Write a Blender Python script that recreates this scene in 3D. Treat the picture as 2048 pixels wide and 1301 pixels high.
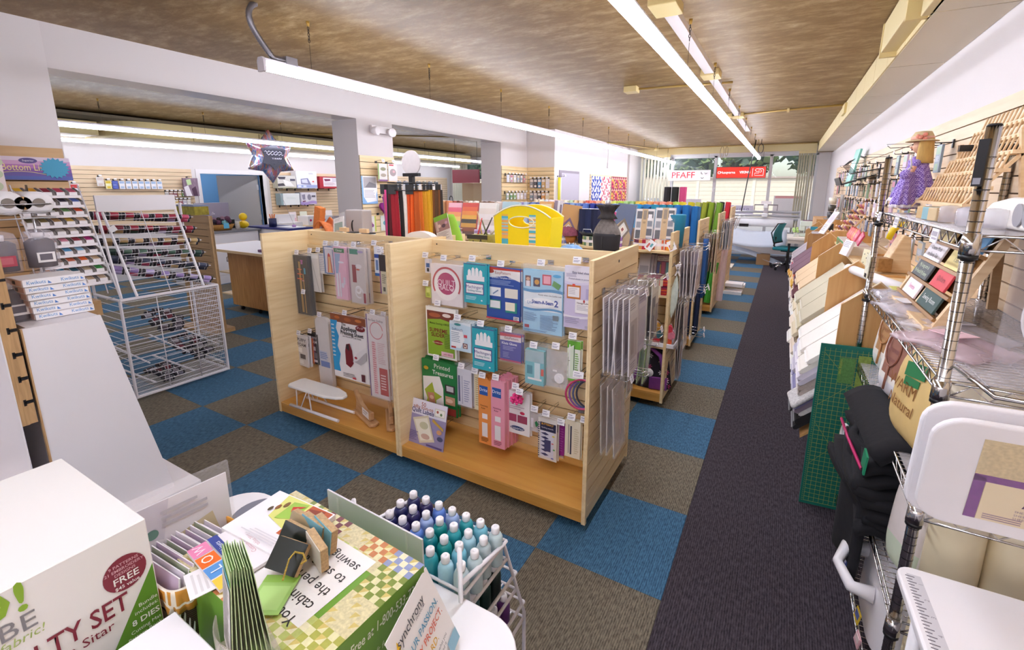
import bpy, math, random
import numpy as np
from mathutils import Vector, Matrix, Euler
random.seed(7)
PI = math.pi
for o in list(bpy.data.objects): bpy.data.objects.remove(o)
SC = bpy.context.scene
COL = SC.collection

# ---------------------------------------------------------------- camera
CF, CYAW, CPIT, CROL = 922.62, -0.513035, 0.207754, -0.002786
CX, CY = 1041.5, 572.1
CAMPOS = Vector((0.2876, -1.7501, 1.7368))
def cam_axes():
    sy, cy, sp, cp = math.sin(CYAW), math.cos(CYAW), math.sin(CPIT), math.cos(CPIT)
    f = Vector((sy*cp, cy*cp, -sp)); r = Vector((cy, -sy, 0)); d = f.cross(r)
    cr, sr = math.cos(CROL), math.sin(CROL)
    return r*cr + d*sr, -r*sr + d*cr, f
AR, AD, AF = cam_axes()
cam = bpy.data.cameras.new('camera'); camo = bpy.data.objects.new('camera', cam); COL.objects.link(camo)
m = Matrix(((AR.x, -AD.x, -AF.x), (AR.y, -AD.y, -AF.y), (AR.z, -AD.z, -AF.z))).to_4x4(); m.translation = CAMPOS
camo.matrix_world = m
cam.sensor_width = 36.0; cam.lens = 36.0*CF/2048; cam.clip_start = 0.02; cam.clip_end = 200
cam.shift_x = (1024-CX)/2048; cam.shift_y = (CY-650.5)/2048
SC.camera = camo
def at(u, v, axis, val):
    """point of the room plane axis=val that the photograph shows at pixel u, v"""
    d = AR*((u-CX)/CF) + AD*((v-CY)/CF) + AF
    return CAMPOS + d*((val-CAMPOS[axis])/d[axis])

# ---------------------------------------------------------------- world, sun, exposure
vs = SC.view_settings
vs.view_transform = 'Standard'; vs.look = 'None'; vs.gamma = 1.0; vs.use_curve_mapping = False
vs.exposure = 0.4
LAMP = 36.0
w = bpy.data.worlds.new('sky'); SC.world = w; w.use_nodes = True
nt = w.node_tree; bg = nt.nodes['Background']
sky = nt.nodes.new('ShaderNodeTexSky'); sky.sky_type = 'NISHITA'; sky.sun_disc = False
sky.sun_elevation = math.radians(50); sky.sun_rotation = math.radians(200); sky.dust_density = 2.0
nt.links.new(sky.outputs[0], bg.inputs[0]); bg.inputs[1].default_value = 0.2
sun = bpy.data.lights.new('sun', 'SUN'); sun.energy = 1.7; sun.angle = 0.02; sun.color = (1, .95, .88)
suno = bpy.data.objects.new('sun', sun); COL.objects.link(suno)
suno.rotation_euler = Euler((math.radians(42), 0, math.radians(-35)))
try:
    SC.cycles.use_denoising = True; SC.cycles.max_bounces = 10; SC.cycles.diffuse_bounces = 6
    SC.cycles.transparent_max_bounces = 24; SC.cycles.caustics_reflective = False; SC.cycles.caustics_refractive = False
    SC.cycles.sample_clamp_indirect = 6
except Exception: pass

# ---------------------------------------------------------------- materials
def lin(c):
    if isinstance(c, str):
        c = c.lstrip('#'); c = [int(c[i:i+2], 16)/255 for i in (0, 2, 4)]
    return tuple((x/12.92 if x <= .04045 else ((x+.055)/1.055)**2.4) for x in c[:3]) + (1.0,)
MATS = {}
def mat(c, rough=.55, metal=0.0, var=.06, scale=40.0, bump=0.0, spec=.5, stretch=(1, 1, 1), coat=0.0):
    key = (c, rough, metal, var, scale, bump, spec, stretch, coat)
    if key in MATS: return MATS[key]
    M = bpy.data.materials.new('m_%s' % c.lstrip('#')); M.use_nodes = True; N = M.node_tree.nodes; L = M.node_tree.links
    b = N['Principled BSDF']; b.inputs['Roughness'].default_value = rough; b.inputs['Metallic'].default_value = metal
    b.inputs['Specular IOR Level'].default_value = spec; b.inputs['Coat Weight'].default_value = coat
    rgb = lin(c)
    if var > 0 or bump > 0:
        tc = N.new('ShaderNodeTexCoord'); mp = N.new('ShaderNodeMapping'); mp.inputs['Scale'].default_value = stretch
        L.new(tc.outputs['Object'], mp.inputs[0])
        n = N.new('ShaderNodeTexNoise'); n.inputs['Scale'].default_value = scale; n.inputs['Detail'].default_value = 3
        L.new(mp.outputs[0], n.inputs[0])
        mx = N.new('ShaderNodeMix'); mx.data_type = 'RGBA'
        mx.inputs[6].default_value = tuple(x*(1-var) for x in rgb[:3])+(1,)
        mx.inputs[7].default_value = tuple(min(1, x*(1+var)) for x in rgb[:3])+(1,)
        L.new(n.outputs[0], mx.inputs[0]); L.new(mx.outputs[2], b.inputs['Base Color'])
        if bump > 0:
            bm = N.new('ShaderNodeBump'); bm.inputs['Strength'].default_value = bump; bm.inputs['Distance'].default_value = .004
            L.new(n.outputs[0], bm.inputs['Height']); L.new(bm.outputs[0], b.inputs['Normal'])
    else: b.inputs['Base Color'].default_value = rgb
    MATS[key] = M; return M
def flat(c, rough=.45): return mat(c, rough, 0, 0)
def nodemat(name, build, rough=.5, metal=0.0, spec=.5):
    if name in MATS: return MATS[name]
    M = bpy.data.materials.new(name); M.use_nodes = True; N = M.node_tree.nodes; L = M.node_tree.links
    b = N['Principled BSDF']; b.inputs['Roughness'].default_value = rough; b.inputs['Metallic'].default_value = metal
    b.inputs['Specular IOR Level'].default_value = spec
    build(N, L, b, N.new('ShaderNodeTexCoord')); MATS[name] = M; return M
def ramp(N, stops, interp='LINEAR'):
    r = N.new('ShaderNodeValToRGB'); r.color_ramp.interpolation = interp; e = r.color_ramp.elements
    while len(e) > 1: e.remove(e[-1])
    e[0].position = stops[0][0]; e[0].color = lin(stops[0][1])
    for p, c in stops[1:]: x = e.new(p); x.color = lin(c)
    return r
def wood(name, c1, c2, axis, rough=.42, scale=9.0):
    """fine grain running along axis (0 x, 1 y, 2 z)"""
    def f(N, L, b, tc):
        mp = N.new('ShaderNodeMapping'); s = [scale*2.2]*3; s[axis] = scale*.16; mp.inputs['Scale'].default_value = s
        L.new(tc.outputs['Object'], mp.inputs[0])
        oi = N.new('ShaderNodeObjectInfo'); va = N.new('ShaderNodeVectorMath'); va.operation = 'SCALE'; va.inputs[3].default_value = 7.0
        co = N.new('ShaderNodeCombineXYZ'); [L.new(oi.outputs['Random'], co.inputs[i]) for i in range(3)]
        L.new(co.outputs[0], va.inputs[0]); ad = N.new('ShaderNodeVectorMath'); L.new(mp.outputs[0], ad.inputs[0]); L.new(va.outputs[0], ad.inputs[1])
        n = N.new('ShaderNodeTexNoise'); n.inputs['Scale'].default_value = 1.6; n.inputs['Detail'].default_value = 5; n.inputs['Distortion'].default_value = .5
        L.new(ad.outputs[0], n.inputs[0]); r = ramp(N, [(.32, c1), (.68, c2)]); L.new(n.outputs[0], r.inputs[0]); L.new(r.outputs[0], b.inputs['Base Color'])
    return nodemat(name, f, rough)
MAPX = wood('maple_x', '#e2c593', '#f0d9ad', 0); MAPY = wood('maple_y', '#e2c593', '#f0d9ad', 1); MAPZ = wood('maple_z', '#e4c897', '#f0d9ae', 2)
DECK = wood('deck', '#cf9446', '#dca755', 0, .3, 5); KICK = wood('kick', '#c0893c', '#d09a4c', 0, .35, 6); KICKY = wood('kick_y', '#c0893c', '#d09a4c', 1, .35, 6)
OAKZ = wood('oak_z', '#b5803f', '#cf9a58', 2, .4, 14); PINE = wood('pine', '#dcb98d', '#ecd0a6', 1, .5, 14); PINEX = wood('pine_x', '#dcb98d', '#ecd0a6', 0, .5, 14)
WALN = wood('brown_slat', '#8d6536', '#a87c48', 0, .45, 14); TAN = wood('tan_slat', '#b18c5f', '#bf9a6c', 0, .5, 9)
PIERS = wood('pier_slat', '#c09a6c', '#cfab7e', 1, .5, 9); WALLS = wood('wall_slat', '#dfc39f', '#e9d2b2', 1, .5, 9); WALLX = wood('wall_slat_x', '#cfae82', '#dcbf97', 0, .5, 9)
GROOVE = flat('#6b5335', .8); GROOVE2 = flat('#7a6244', .8)
WHITE = mat('#e9e4e4', .5, 0, .015, 6); WHITEP = mat('#e6e1e3', .35, 0, .01, 8); WPLAST = mat('#eeebee', .28, 0, .01, 8)
CHROME = mat('#d5d3d3', .14, 1.0, .02, 10); WIRE = mat('#c9c8cb', .3, 1.0, .02, 10); WHITEW = mat('#e8e5ea', .4, 0, .02, 10)
BLACK = mat('#1d1b1d', .5, 0, .1, 30); DARKM = mat('#2b2a2c', .35, .6, .1, 20); BLKP = mat('#17171a', .35, 0, .05, 20)
PAPER = flat('#f2eff0', .6); TAGM = flat('#f0eef2', .5)
def clear(c='#ffffff', a=.16, rough=.12):
    key = ('clear', c, a, rough)
    if key in MATS: return MATS[key]
    def f(N, L, b, tc):
        b.inputs['Base Color'].default_value = lin(c)
        n = N.new('ShaderNodeTexNoise'); n.inputs['Scale'].default_value = 14; L.new(tc.outputs['Object'], n.inputs[0])
        mr = N.new('ShaderNodeMapRange'); mr.inputs['To Min'].default_value = a*.5; mr.inputs['To Max'].default_value = a*1.6
        L.new(n.outputs[0], mr.inputs[0]); L.new(mr.outputs[0], b.inputs['Alpha'])
    MATS[key] = nodemat('clear_%s_%s' % (c.strip('#'), a), f, rough); return MATS[key]
def emis(c, s):
    key = ('emis', c, s)
    if key in MATS: return MATS[key]
    def f(N, L, b, tc):
        b.inputs['Base Color'].default_value = lin(c); b.inputs['Emission Color'].default_value = lin(c); b.inputs['Emission Strength'].default_value = s
    MATS[key] = nodemat('glow_%s_%s' % (c.strip('#'), s), f, .4); return MATS[key]

# ---------------------------------------------------------------- mesh building
class MB:
    def __init__(s): s.v = []; s.f = []; s.m = []; s.sm = []
    def add(s, vs, fs, m=0, smooth=False):
        b = len(s.v); s.v += [tuple(x) for x in vs]
        for f in fs: s.f.append(tuple(b+i for i in f)); s.m.append(m); s.sm.append(smooth)
        return s
    def box(s, a, b, m=0, faces=None):
        x0, y0, z0 = a; x1, y1, z1 = b
        return s.add([(x0,y0,z0),(x1,y0,z0),(x1,y1,z0),(x0,y1,z0),(x0,y0,z1),(x1,y0,z1),(x1,y1,z1),(x0,y1,z1)],
            [(0,3,2,1),(4,5,6,7),(0,1,5,4),(1,2,6,5),(2,3,7,6),(3,0,4,7)], m)
    def obox(s, c, size, rot=(0,0,0), m=0):
        R = Euler(rot).to_matrix(); c = Vector(c); h = [x/2 for x in size]; vs = []
        for z in (-1, 1):
            for x, y in ((-1,-1),(1,-1),(1,1),(-1,1)): vs.append(c + R @ Vector((x*h[0], y*h[1], z*h[2])))
        return s.add(vs, [(0,3,2,1),(4,5,6,7),(0,1,5,4),(1,2,6,5),(2,3,7,6),(3,0,4,7)], m)
    def cyl(s, p0, p1, r0, r1=None, n=12, m=0, caps=True, smooth=True):
        if r1 is None: r1 = r0
        p0 = Vector(p0); p1 = Vector(p1); d = (p1-p0).normalized()
        a = d.orthogonal().normalized(); b = d.cross(a); vs = []
        for p, r in ((p0, r0), (p1, r1)):
            for i in range(n): t = 2*PI*i/n; vs.append(p + a*(r*math.cos(t)) + b*(r*math.sin(t)))
        s.add(vs, [(i, (i+1) % n, n+(i+1) % n, n+i) for i in range(n)], m, smooth)
        if caps:
            k = len(s.v)-2*n
            s.f.append(tuple(k+i for i in reversed(range(n)))); s.m.append(m); s.sm.append(False)
            s.f.append(tuple(k+n+i for i in range(n))); s.m.append(m); s.sm.append(False)
        return s
    def tube(s, pts, r, n=6, m=0, closed=False):
        pts = [Vector(p) for p in pts]; N = len(pts); rings = []; prev = None
        for i, p in enumerate(pts):
            if closed: d = pts[(i+1) % N]-pts[i-1]
            else: d = pts[min(i+1, N-1)]-pts[max(i-1, 0)]
            d.normalize()
            a = d.orthogonal() if prev is None else prev - d*prev.dot(d)
            if a.length < 1e-6: a = d.orthogonal()
            a.normalize(); prev = a; b = d.cross(a); rr = r[i] if isinstance(r, (list, tuple)) else r
            rings += [p + a*(rr*math.cos(2*PI*k/n)) + b*(rr*math.sin(2*PI*k/n)) for k in range(n)]
        fs = []
        for i in range(N if closed else N-1):
            j = (i+1) % N
            for k in range(n): fs.append((i*n+k, i*n+(k+1) % n, j*n+(k+1) % n, j*n+k))
        if not closed: fs += [tuple(reversed(range(n))), tuple((N-1)*n+k for k in range(n))]
        return s.add(rings, fs, m, True)
    def lathe(s, prof, n=16, m=0, c=(0,0,0), M=None, mats=None):
        vs = []; fs = []
        for r, z in prof:
            for k in range(n):
                t = 2*PI*k/n; p = Vector((r*math.cos(t), r*math.sin(t), z)); p = M @ p if M else p; vs.append(p+Vector(c))
        b = len(s.v); s.v += [tuple(x) for x in vs]
        for i in range(len(prof)-1):
            for k in range(n):
                s.f.append((b+i*n+k, b+i*n+(k+1) % n, b+(i+1)*n+(k+1) % n, b+(i+1)*n+k)); s.m.append(mats[i] if mats else m); s.sm.append(True)
        if prof[0][0] > 1e-5: s.f.append(tuple(b+k for k in reversed(range(n)))); s.m.append(mats[0] if mats else m); s.sm.append(False)
        if prof[-1][0] > 1e-5: s.f.append(tuple(b+(len(prof)-1)*n+k for k in range(n))); s.m.append(mats[-1] if mats else m); s.sm.append(False)
        return s
    def prism(s, poly, lo, hi, axis=1, m=0):
        """poly in the two other axes (order x,y,z), extruded along axis"""
        def P(a, b, h): q = [a, b]; q.insert(axis, h); return q
        n = len(poly); vs = [P(a, b, lo) for a, b in poly]+[P(a, b, hi) for a, b in poly]
        return s.add(vs, [tuple(range(n)), tuple(reversed(range(n, 2*n)))]+[(i, n+i, n+(i+1) % n, (i+1) % n) for i in range(n)], m)
    def poly(s, pts, m=0): return s.add(pts, [tuple(range(len(pts)))], m)
    def grid(s, fn, nu, nv, m=0, smooth=True, mfn=None):
        b = len(s.v); s.v += [tuple(fn(i/nu, j/nv)) for j in range(nv+1) for i in range(nu+1)]
        for j in range(nv):
            for i in range(nu):
                k = b+j*(nu+1)+i; s.f.append((k, k+1, k+nu+2, k+nu+1)); s.m.append(mfn((i+.5)/nu, (j+.5)/nv) if mfn else m); s.sm.append(smooth)
        return s
    def ball(s, c, r, n=12, m=0, sc=(1,1,1)):
        k = max(4, n//2); return s.lathe([(max(1e-6, r*math.sin(PI*i/k))*1, -r*math.cos(PI*i/k)) for i in range(k+1)], n, m, c, Matrix.Diagonal(sc))
    def mesh(s, name, mats):
        me = bpy.data.meshes.new(name); me.from_pydata(s.v, [], s.f)
        if not isinstance(mats, (list, tuple)): mats = [mats]
        for x in mats: me.materials.append(x)
        me.polygons.foreach_set('material_index', [min(i, len(mats)-1) for i in s.m]); me.polygons.foreach_set('use_smooth', s.sm)
        me.update(); return me
    def build(s, name, mats, parent=None, loc=(0,0,0), rot=(0,0,0), bevel=0, seg=2, solid=0):
        return obj(name, s.mesh(name, mats), parent, loc, rot, bevel, seg, solid)
def obj(name, data, parent=None, loc=(0,0,0), rot=(0,0,0), bevel=0, seg=2, solid=0):
    o = bpy.data.objects.new(name, data); COL.objects.link(o)
    if parent: o.parent = parent
    o.location = loc; o.rotation_euler = rot
    if solid: md = o.modifiers.new('s', 'SOLIDIFY'); md.thickness = solid; md.offset = 0
    if bevel: md = o.modifiers.new('b', 'BEVEL'); md.width = bevel; md.segments = seg; md.limit_method = 'ANGLE'
    return o
LABELS = {}
def tag(o, label, cat, group=None, kind=None):
    o['label'] = label; o['category'] = cat
    if group: o['group'] = group
    if kind: o['kind'] = kind
    n = len(label.split())
    if n < 4 or n > 16: print('LABEL LEN', n, label)
    LABELS.setdefault(label, []).append((o.name, group)); return o
def thing(name, label, cat, loc=(0,0,0), rot=(0,0,0), group=None):
    return tag(obj(name, None, None, loc, rot), label, cat, group)
def struct(name, mb, mats, parent=None, **k):
    o = mb.build(name, mats, parent, **k); o['kind'] = 'structure'; return o
def kids(o): return [c for c in bpy.data.objects if c.parent == o]
KID = {}
def dup(root, loc, rot=None, label=None, group=None, tree=None):
    """a copy of a thing with copies of its parts and sub-parts; tree caches the children"""
    tree = tree if tree is not None else KID.setdefault(root.name, [(c, kids(c)) for c in kids(root)])
    r = root.copy(); COL.objects.link(r); r.location = loc
    if rot is not None: r.rotation_euler = rot
    if label: r['label'] = label; LABELS.setdefault(label, []).append((r.name, group))
    if group: r['group'] = group
    for c, gs in tree:
        d = c.copy(); COL.objects.link(d); d.parent = r
        for g in gs: e = g.copy(); COL.objects.link(e); e.parent = d
    return r
TXT = {}
def text(s, size, m, parent, loc, rot=(PI/2,0,0), name='lettering', align='CENTER', sx=1.0, bold=0.0, shear=0.0):
    k = (s, round(size, 5), m.name, align, bold, shear)
    if k not in TXT:
        c = bpy.data.curves.new(name, 'FONT'); c.body = s; c.size = size; c.align_x = align; c.align_y = 'CENTER'; c.resolution_u = 2
        c.offset = bold*size; c.shear = shear; c.materials.append(m)
        tmp = bpy.data.objects.new('tmp', c); me = bpy.data.meshes.new_from_object(tmp); me.name = name; TXT[k] = me
        bpy.data.objects.remove(tmp); bpy.data.curves.remove(c)
        if not me.materials: me.materials.append(m)
    o = obj(name, TXT[k], parent, loc, rot)
    if sx != 1.0: o.scale = (sx, 1, 1)
    return o
ORD = ['first','second','third','fourth','fifth','sixth','seventh','eighth','ninth','tenth','eleventh','twelfth','thirteenth','fourteenth','fifteenth','sixteenth','seventeenth','eighteenth','nineteenth','twentieth','twenty-first','twenty-second','twenty-third','twenty-fourth','twenty-fifth','twenty-sixth','twenty-seventh','twenty-eighth','twenty-ninth','thirtieth','thirty-first','thirty-second','thirty-third','thirty-fourth','thirty-fifth','thirty-sixth','thirty-seventh','thirty-eighth','thirty-ninth','fortieth','forty-first','forty-second','forty-third','forty-fourth','forty-fifth']

# ---------------------------------------------------------------- shell
ZC = 2.82; YE = 12.25; YB = -9.0; XR = 1.154; XL = -10.5; XB = -4.15; XF = -3.56; T = 0.61
def ceil_mat(N, L, b, tc):
    mp = N.new('ShaderNodeMapping'); mp.inputs['Scale'].default_value = (1.5, 3.4, 1); L.new(tc.outputs['Object'], mp.inputs[0])
    n = N.new('ShaderNodeTexNoise'); n.inputs['Scale'].default_value = 2.6; n.inputs['Detail'].default_value = 7; n.inputs['Roughness'].default_value = .74; n.inputs['Distortion'].default_value = .15
    L.new(mp.outputs[0], n.inputs[0]); r = ramp(N, [(.3, '#735524'), (.48, '#87693a'), (.62, '#a48a60'), (.75, '#c4b391')]); L.new(n.outputs[0], r.inputs[0]); L.new(r.outputs[0], b.inputs['Base Color'])
    bm = N.new('ShaderNodeBump'); bm.inputs['Strength'].default_value = .25; bm.inputs['Distance'].default_value = .01; L.new(n.outputs[0], bm.inputs['Height']); L.new(bm.outputs[0], b.inputs['Normal'])
CEIL = nodemat('ceiling_paint', ceil_mat, .5)
WALL = mat('#dcd6d6', .7, 0, .012, 3); YEL = mat('#dcc88e', .5, 0, .02, 4); CREAM = mat('#d8c795', .5, 0, .02, 4); SOFF = mat('#d8cdb6', .35, 0, .03, 2)
struct('ceiling', MB().box((XL, YB, ZC), (XR+.1, YE+.1, ZC+.12)), CEIL)
wr = struct('wall_right', MB().box((XR, YB, 0), (XR+.1, YE, ZC)), WALL)
struct('wall_back', MB().box((XL, YB-.1, 0), (XR, YB, ZC)), WALL)
struct('wall_left_near', MB().box((XB-.16, YB, 0), (XB, -.4, ZC)), WALL)
struct('trim_beam', MB().box((XB-.28, -.4, 2.53), (XB, 6.34, ZC)), mat('#dcd6d6', .25, 0, .012, 3))
struct('trim_column_near', MB().box((XB-.42, 2.22, 0), (XB, 2.79, 2.53)), mat('#d6cfcf', .7, 0, .012, 3))
struct('trim_column_middle', MB().box((XB-.42, 5.4, 0), (XB, 6.5, 2.53)), mat('#d6cfcf', .7, 0, .012, 3))
struct('wall_left_far', MB().box((XB-.4, 6.36, 0), (XF, 10.99, ZC)), WALL)
struct('trim_pier_window', MB().box((XF-.6, 10.99, 0), (XF+.06, YE-.02, ZC)), mat('#d3ccca', .7, 0, .012, 3))

# carpet tiles: a checkerboard of blue and grey-brown squares, ribs along the room
def carpet(name, dark, light, sc=1.0):
    def f(N, L, b, tc):
        geo = N.new('ShaderNodeNewGeometry'); sp = N.new('ShaderNodeSeparateXYZ'); L.new(geo.outputs['Position'], sp.inputs[0])
        mp = N.new('ShaderNodeMapping'); mp.inputs['Scale'].default_value = (120*sc, 34*sc, 1); L.new(geo.outputs['Position'], mp.inputs[0])
        n = N.new('ShaderNodeTexNoise'); n.inputs['Scale'].default_value = 1.0; n.inputs['Detail'].default_value = 2; n.inputs['Roughness'].default_value = .7; L.new(mp.outputs[0], n.inputs[0])
        wv = N.new('ShaderNodeMath'); wv.operation = 'MULTIPLY'; wv.inputs[1].default_value = 2*PI/.0095; L.new(sp.outputs[0], wv.inputs[0])
        sn = N.new('ShaderNodeMath'); sn.operation = 'SINE'; L.new(wv.outputs[0], sn.inputs[0])
        ml = N.new('ShaderNodeMath'); ml.operation = 'MULTIPLY_ADD'; ml.inputs[1].default_value = .10; L.new(sn.outputs[0], ml.inputs[0]); L.new(n.outputs[0], ml.inputs[2])
        r = ramp(N, [(.3, dark), (.68, light)]); L.new(ml.outputs[0], r.inputs[0]); L.new(r.outputs[0], b.inputs['Base Color'])
        bm = N.new('ShaderNodeBump'); bm.inputs['Strength'].default_value = .5; bm.inputs['Distance'].default_value = .003; L.new(ml.outputs[0], bm.inputs['Height']); L.new(bm.outputs[0], b.inputs['Normal'])
    return nodemat(name, f, .9, 0, .25)
BLUEC = carpet('carpet_blue', '#2a4c67', '#4c7695'); GREYC = carpet('carpet_grey', '#4e483d', '#837a6a'); RUNC = carpet('carpet_dark', '#262126', '#4d454d', .9)
fl = struct('floor', MB().box((XL-3, YB, -.1), (XR+.1, YE+.2, -.008)), flat('#3b3834', .9))
struct('carpet_runner', MB().box((0.001, YB, -.008), (XR, YE, 0)), RUNC, fl)
tm = [MB().box((.0006, .0006, -.008), (T-.0006, T-.0006, 0)).mesh('carpet_tile', c) for c in (GREYC, BLUEC)]
cells = [(i, k) for i in range(-18, 0) for k in range(-7, 20) if not (i < -9 and k < 0)]
cells.sort(key=lambda c: (c[0]*T+.3-CAMPOS.x)**2+(c[1]*T+.3-CAMPOS.y)**2)
far = [MB(), MB()]
for q, (i, k) in enumerate(cells):
    c = (i+k) % 2
    if q < 290: obj('carpet_tile', tm[c], fl, (i*T, k*T, 0))
    else: far[c].box((i*T+.0006, k*T+.0006, -.008), (i*T+T-.0006, k*T+T-.0006, 0))
for c in (0, 1): far[c].build('carpet_tile_field', (GREYC, BLUEC)[c], fl)['kind'] = 'stuff'

# slatwall: separate boards with recessed grooves between them
PITCH = .0762
def slats(parent, axis, plane, face, a, b, z0, z1, m, back=GROOVE, th=.014, gap=.007, name='slat'):
    """boards on the plane axis=plane, facing the sign face, running from a to b; top of the highest at z1"""
    lo, hi = (plane, plane+face*.004) if face > 0 else (plane+face*.004, plane)
    q0, q1 = (plane, plane+face*th) if face > 0 else (plane+face*th, plane)
    n = int(round((z1-z0)/PITCH)); h = (z1-z0)/n
    if axis == 0: bk = MB().box((lo, a, z0), (hi, b, z1)); sb = MB().box((q0, a, -h+gap), (q1, b, 0))
    else: bk = MB().box((a, lo, z0), (b, hi, z1)); sb = MB().box((a, q0, -h+gap), (b, q1, 0))
    bk.build('backing', back, parent); me = sb.mesh(name, m)
    for i in range(n): obj(name, me, parent, (0, 0, z1-i*h))
wr_s = wr
slats(wr, 0, XR, -1, -3.2, 9.9, .9, 2.165, WALLS)
wln = bpy.data.objects['wall_left_near']; slats(wln, 0, XB, 1, -3.0, -.41, .95, 2.0, PIERS)
cn = bpy.data.objects['trim_column_near']; slats(cn, 0, XB, 1, 2.225, 2.785, .8, 2.12, MAPY)
cm = bpy.data.objects['trim_column_middle']; slats(cm, 0, XB, 1, 5.41, 6.34, .8, 2.135, MAPY)
wf = bpy.data.objects['wall_left_far']; slats(wf, 1, 6.36, -1, XB+.015, XF, .8, 2.135, MAPX)
slats(wf, 0, XF, 1, 8.2, 10.98, .8, 2.06, WALLS)
# the next room
wl = struct('wall_left_room', MB().box((XL-.12, YB, 0), (XL, 3.62, ZC)).box((XL-.12, 4.98, 0), (XL, YE, ZC)).box((XL-.12, 3.62, 2.03), (XL, 4.98, ZC)), WALL)
slats(wl, 0, XL, 1, .2, 3.46, .9, 2.11, WALLS); slats(wl, 0, XL, 1, 5.14, 11.9, .7, 2.11, WALLS)
d = MB()
for y in (3.54, 4.98): d.box((XL-.13, y, 0), (XL+.02, y+.08, 2.03))
d.box((XL-.13, 3.54, 2.03), (XL+.02, 5.06, 2.12)); d1 = struct('door_1', d, WHITEP)
dl = MB().box((-.9, -.02, .01), (0, .02, 2.02)).build('door_leaf', mat('#a8a3a0', .5, 0, .01), d1, (XL-.14, 4.94, 0), (0, 0, .62))
MB().ball((-.82, -.06, 1.0), .03).build('door_knob', CHROME, dl)
for z in (1.75, 1.05, .3): MB().box((-.02, -.03, z-.06), (.02, -.02, z+.06)).build('hinge', WIRE, dl)
struct('wall_blue_room', MB().box((XL-2.6, 1.5, 0), (XL-2.5, 7.2, ZC)).box((XL-2.5, 1.5, 0), (XL-.12, 1.6, ZC)).box((XL-2.5, 7.1, 0), (XL-.12, 7.2, ZC)), mat('#5f8fb8', .7, 0, .02, 3))
struct('ceiling_blue_room', MB().box((XL-2.6, 1.5, ZC), (XL, 7.2, ZC+.1)), WALL)

# shop front: two banks of glazing, valance, low wall
def frontage(x0, x1, posts, n):
    fr = MB(); 
    for x in posts: fr.box((x-.035, YE-.06, .46), (x+.035, YE+.06, 2.62))
    fr.box((x0, YE-.06, .42), (x1, YE+.06, .5)); fr.box((x0, YE-.06, 2.58), (x1, YE+.06, 2.66))
    o = struct('window_%d' % n, fr, mat('#d9d9dc', .4, .2, .02))
    for a, b in zip(posts[:-1], posts[1:]): MB().box((a+.035, YE-.004, .5), (b-.035, YE+.004, 2.58)).build('pane', clear('#eef6f8', .05, .02), o)
    return o
struct('wall_front', MB().box((XL, YE-.08, 0), (XR, YE+.08, .42)).box((XL, YE-.08, 2.66), (XR, YE+.08, ZC)).box((XR-.25, YE-.08, .42), (XR+.1, YE+.08, 2.66)).box((XF-.5, YE-.08, .42), (XF+.06, YE+.08, 2.66)).box((XL, YE-.08, .42), (XL+.3, YE+.08, 2.66)), WHITE)
win1 = frontage(XF+.06, XR-.25, [XF+.08, -2.62, -1.47, -.13, .74, XR-.27], 1)
win2 = frontage(XL+.3, XF-.5, [XL+.33, -9.0, -7.6, -6.2, -4.9, XF-.53], 2)
struct('trim_valance', MB().box((XF+.06, YE-.55, 2.66), (XR-.33, YE-.5, ZC)), CREAM)

# ---------------------------------------------------------------- strip lights on chains
LENS = emis('#eef1ff', LAMP); HOUS = mat('#e4e0ea', .35, 0, .01, 6)
hb = MB(); SEG = 2.435
hb.prism([(-.026, .024), (.026, .024), (.018, .05), (-.018, .05)], 0, SEG, 1)
lb = MB(); arc = [(.034*math.cos(PI-.42+(PI+.84)*i/10), .010+.034*math.sin(PI-.42+(PI+.84)*i/10)) for i in range(11)]; lb.prism(arc, .004, SEG-.004, 1)
eb = MB().prism([(-.033, -.03), (.033, -.03), (.033, .034), (.02, .053), (-.02, .053), (-.033, .034)], -.012, .004, 1)
HME, LME, EME = hb.mesh('housing', HOUS), lb.mesh('lens', LENS), eb.mesh('end_cap', HOUS)
def chain_me(h):
    c = MB(); c.cyl((0,0,h), (0,0,h-.03), .012, .008, 8, 1)
    n = 5
    for i in range(n):
        z = h-.04-i*.02; p = [(.006*math.cos(t), 0, z+.012*math.sin(t)) if i % 2 else (0, .006*math.cos(t), z+.012*math.sin(t)) for t in [2*PI*k/8 for k in range(8)]]
        c.tube(p, .0022, 4, 0, True)
    c.cyl((0,0,h-.04-n*.02), (0,0,.0), .0012, None, 4); return c.mesh('chain', [DARKM, mat('#c3a052', .4, .3)])
CH = chain_me(ZC-2.52)
LM2 = lb.mesh('lens', emis('#eef1ff', LAMP*.55))
def row(x, y0, n, rowname, z=2.47, lens=None):
    for i in range(n):
        t = thing('strip_light', 'white strip light, %s' % ('%s segment of %s' % (ORD[i], rowname)), 'light', (x, y0+i*SEG, z), group='suspended strip lights')
        obj('housing', HME, t); obj('lens', lens or LME, t); obj('chain', CH, t, (0, .35, .05)); obj('chain', CH, t, (0, .35+1.22, .05))
        if i == 0: obj('end_cap', EME, t)
        if i == n-1: obj('end_cap', EME, t, (0, SEG+.008, 0))
row(-2.6, .13, 5, 'the left ceiling row over the gondolas')
row(-.37, -5.99-2.435, 8, 'the right ceiling row by the aisle')
for k, x in enumerate((-3.6, -1.55, .6)): row(x, -8.7, 2, 'the %s added unseen rear row behind the foreground table' % ORD[k])  # rows added out of view for frontal light on the gondolas
row(-7.3, -8.5, 3, 'the first added unseen rear row in the next room')  # another row added out of view, for more light from the rear
row(-7.3, -.6, 5, 'the first row in the next room', lens=LM2)
row(-11.8, 3.1, 1, 'the added unseen row in the blue back office')  # unseen lamp added to brighten the blue room and its door leaf
row(-9.7, -.6, 5, 'the second row in the next room', lens=LM2)
c = MB(); pts = []
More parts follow.
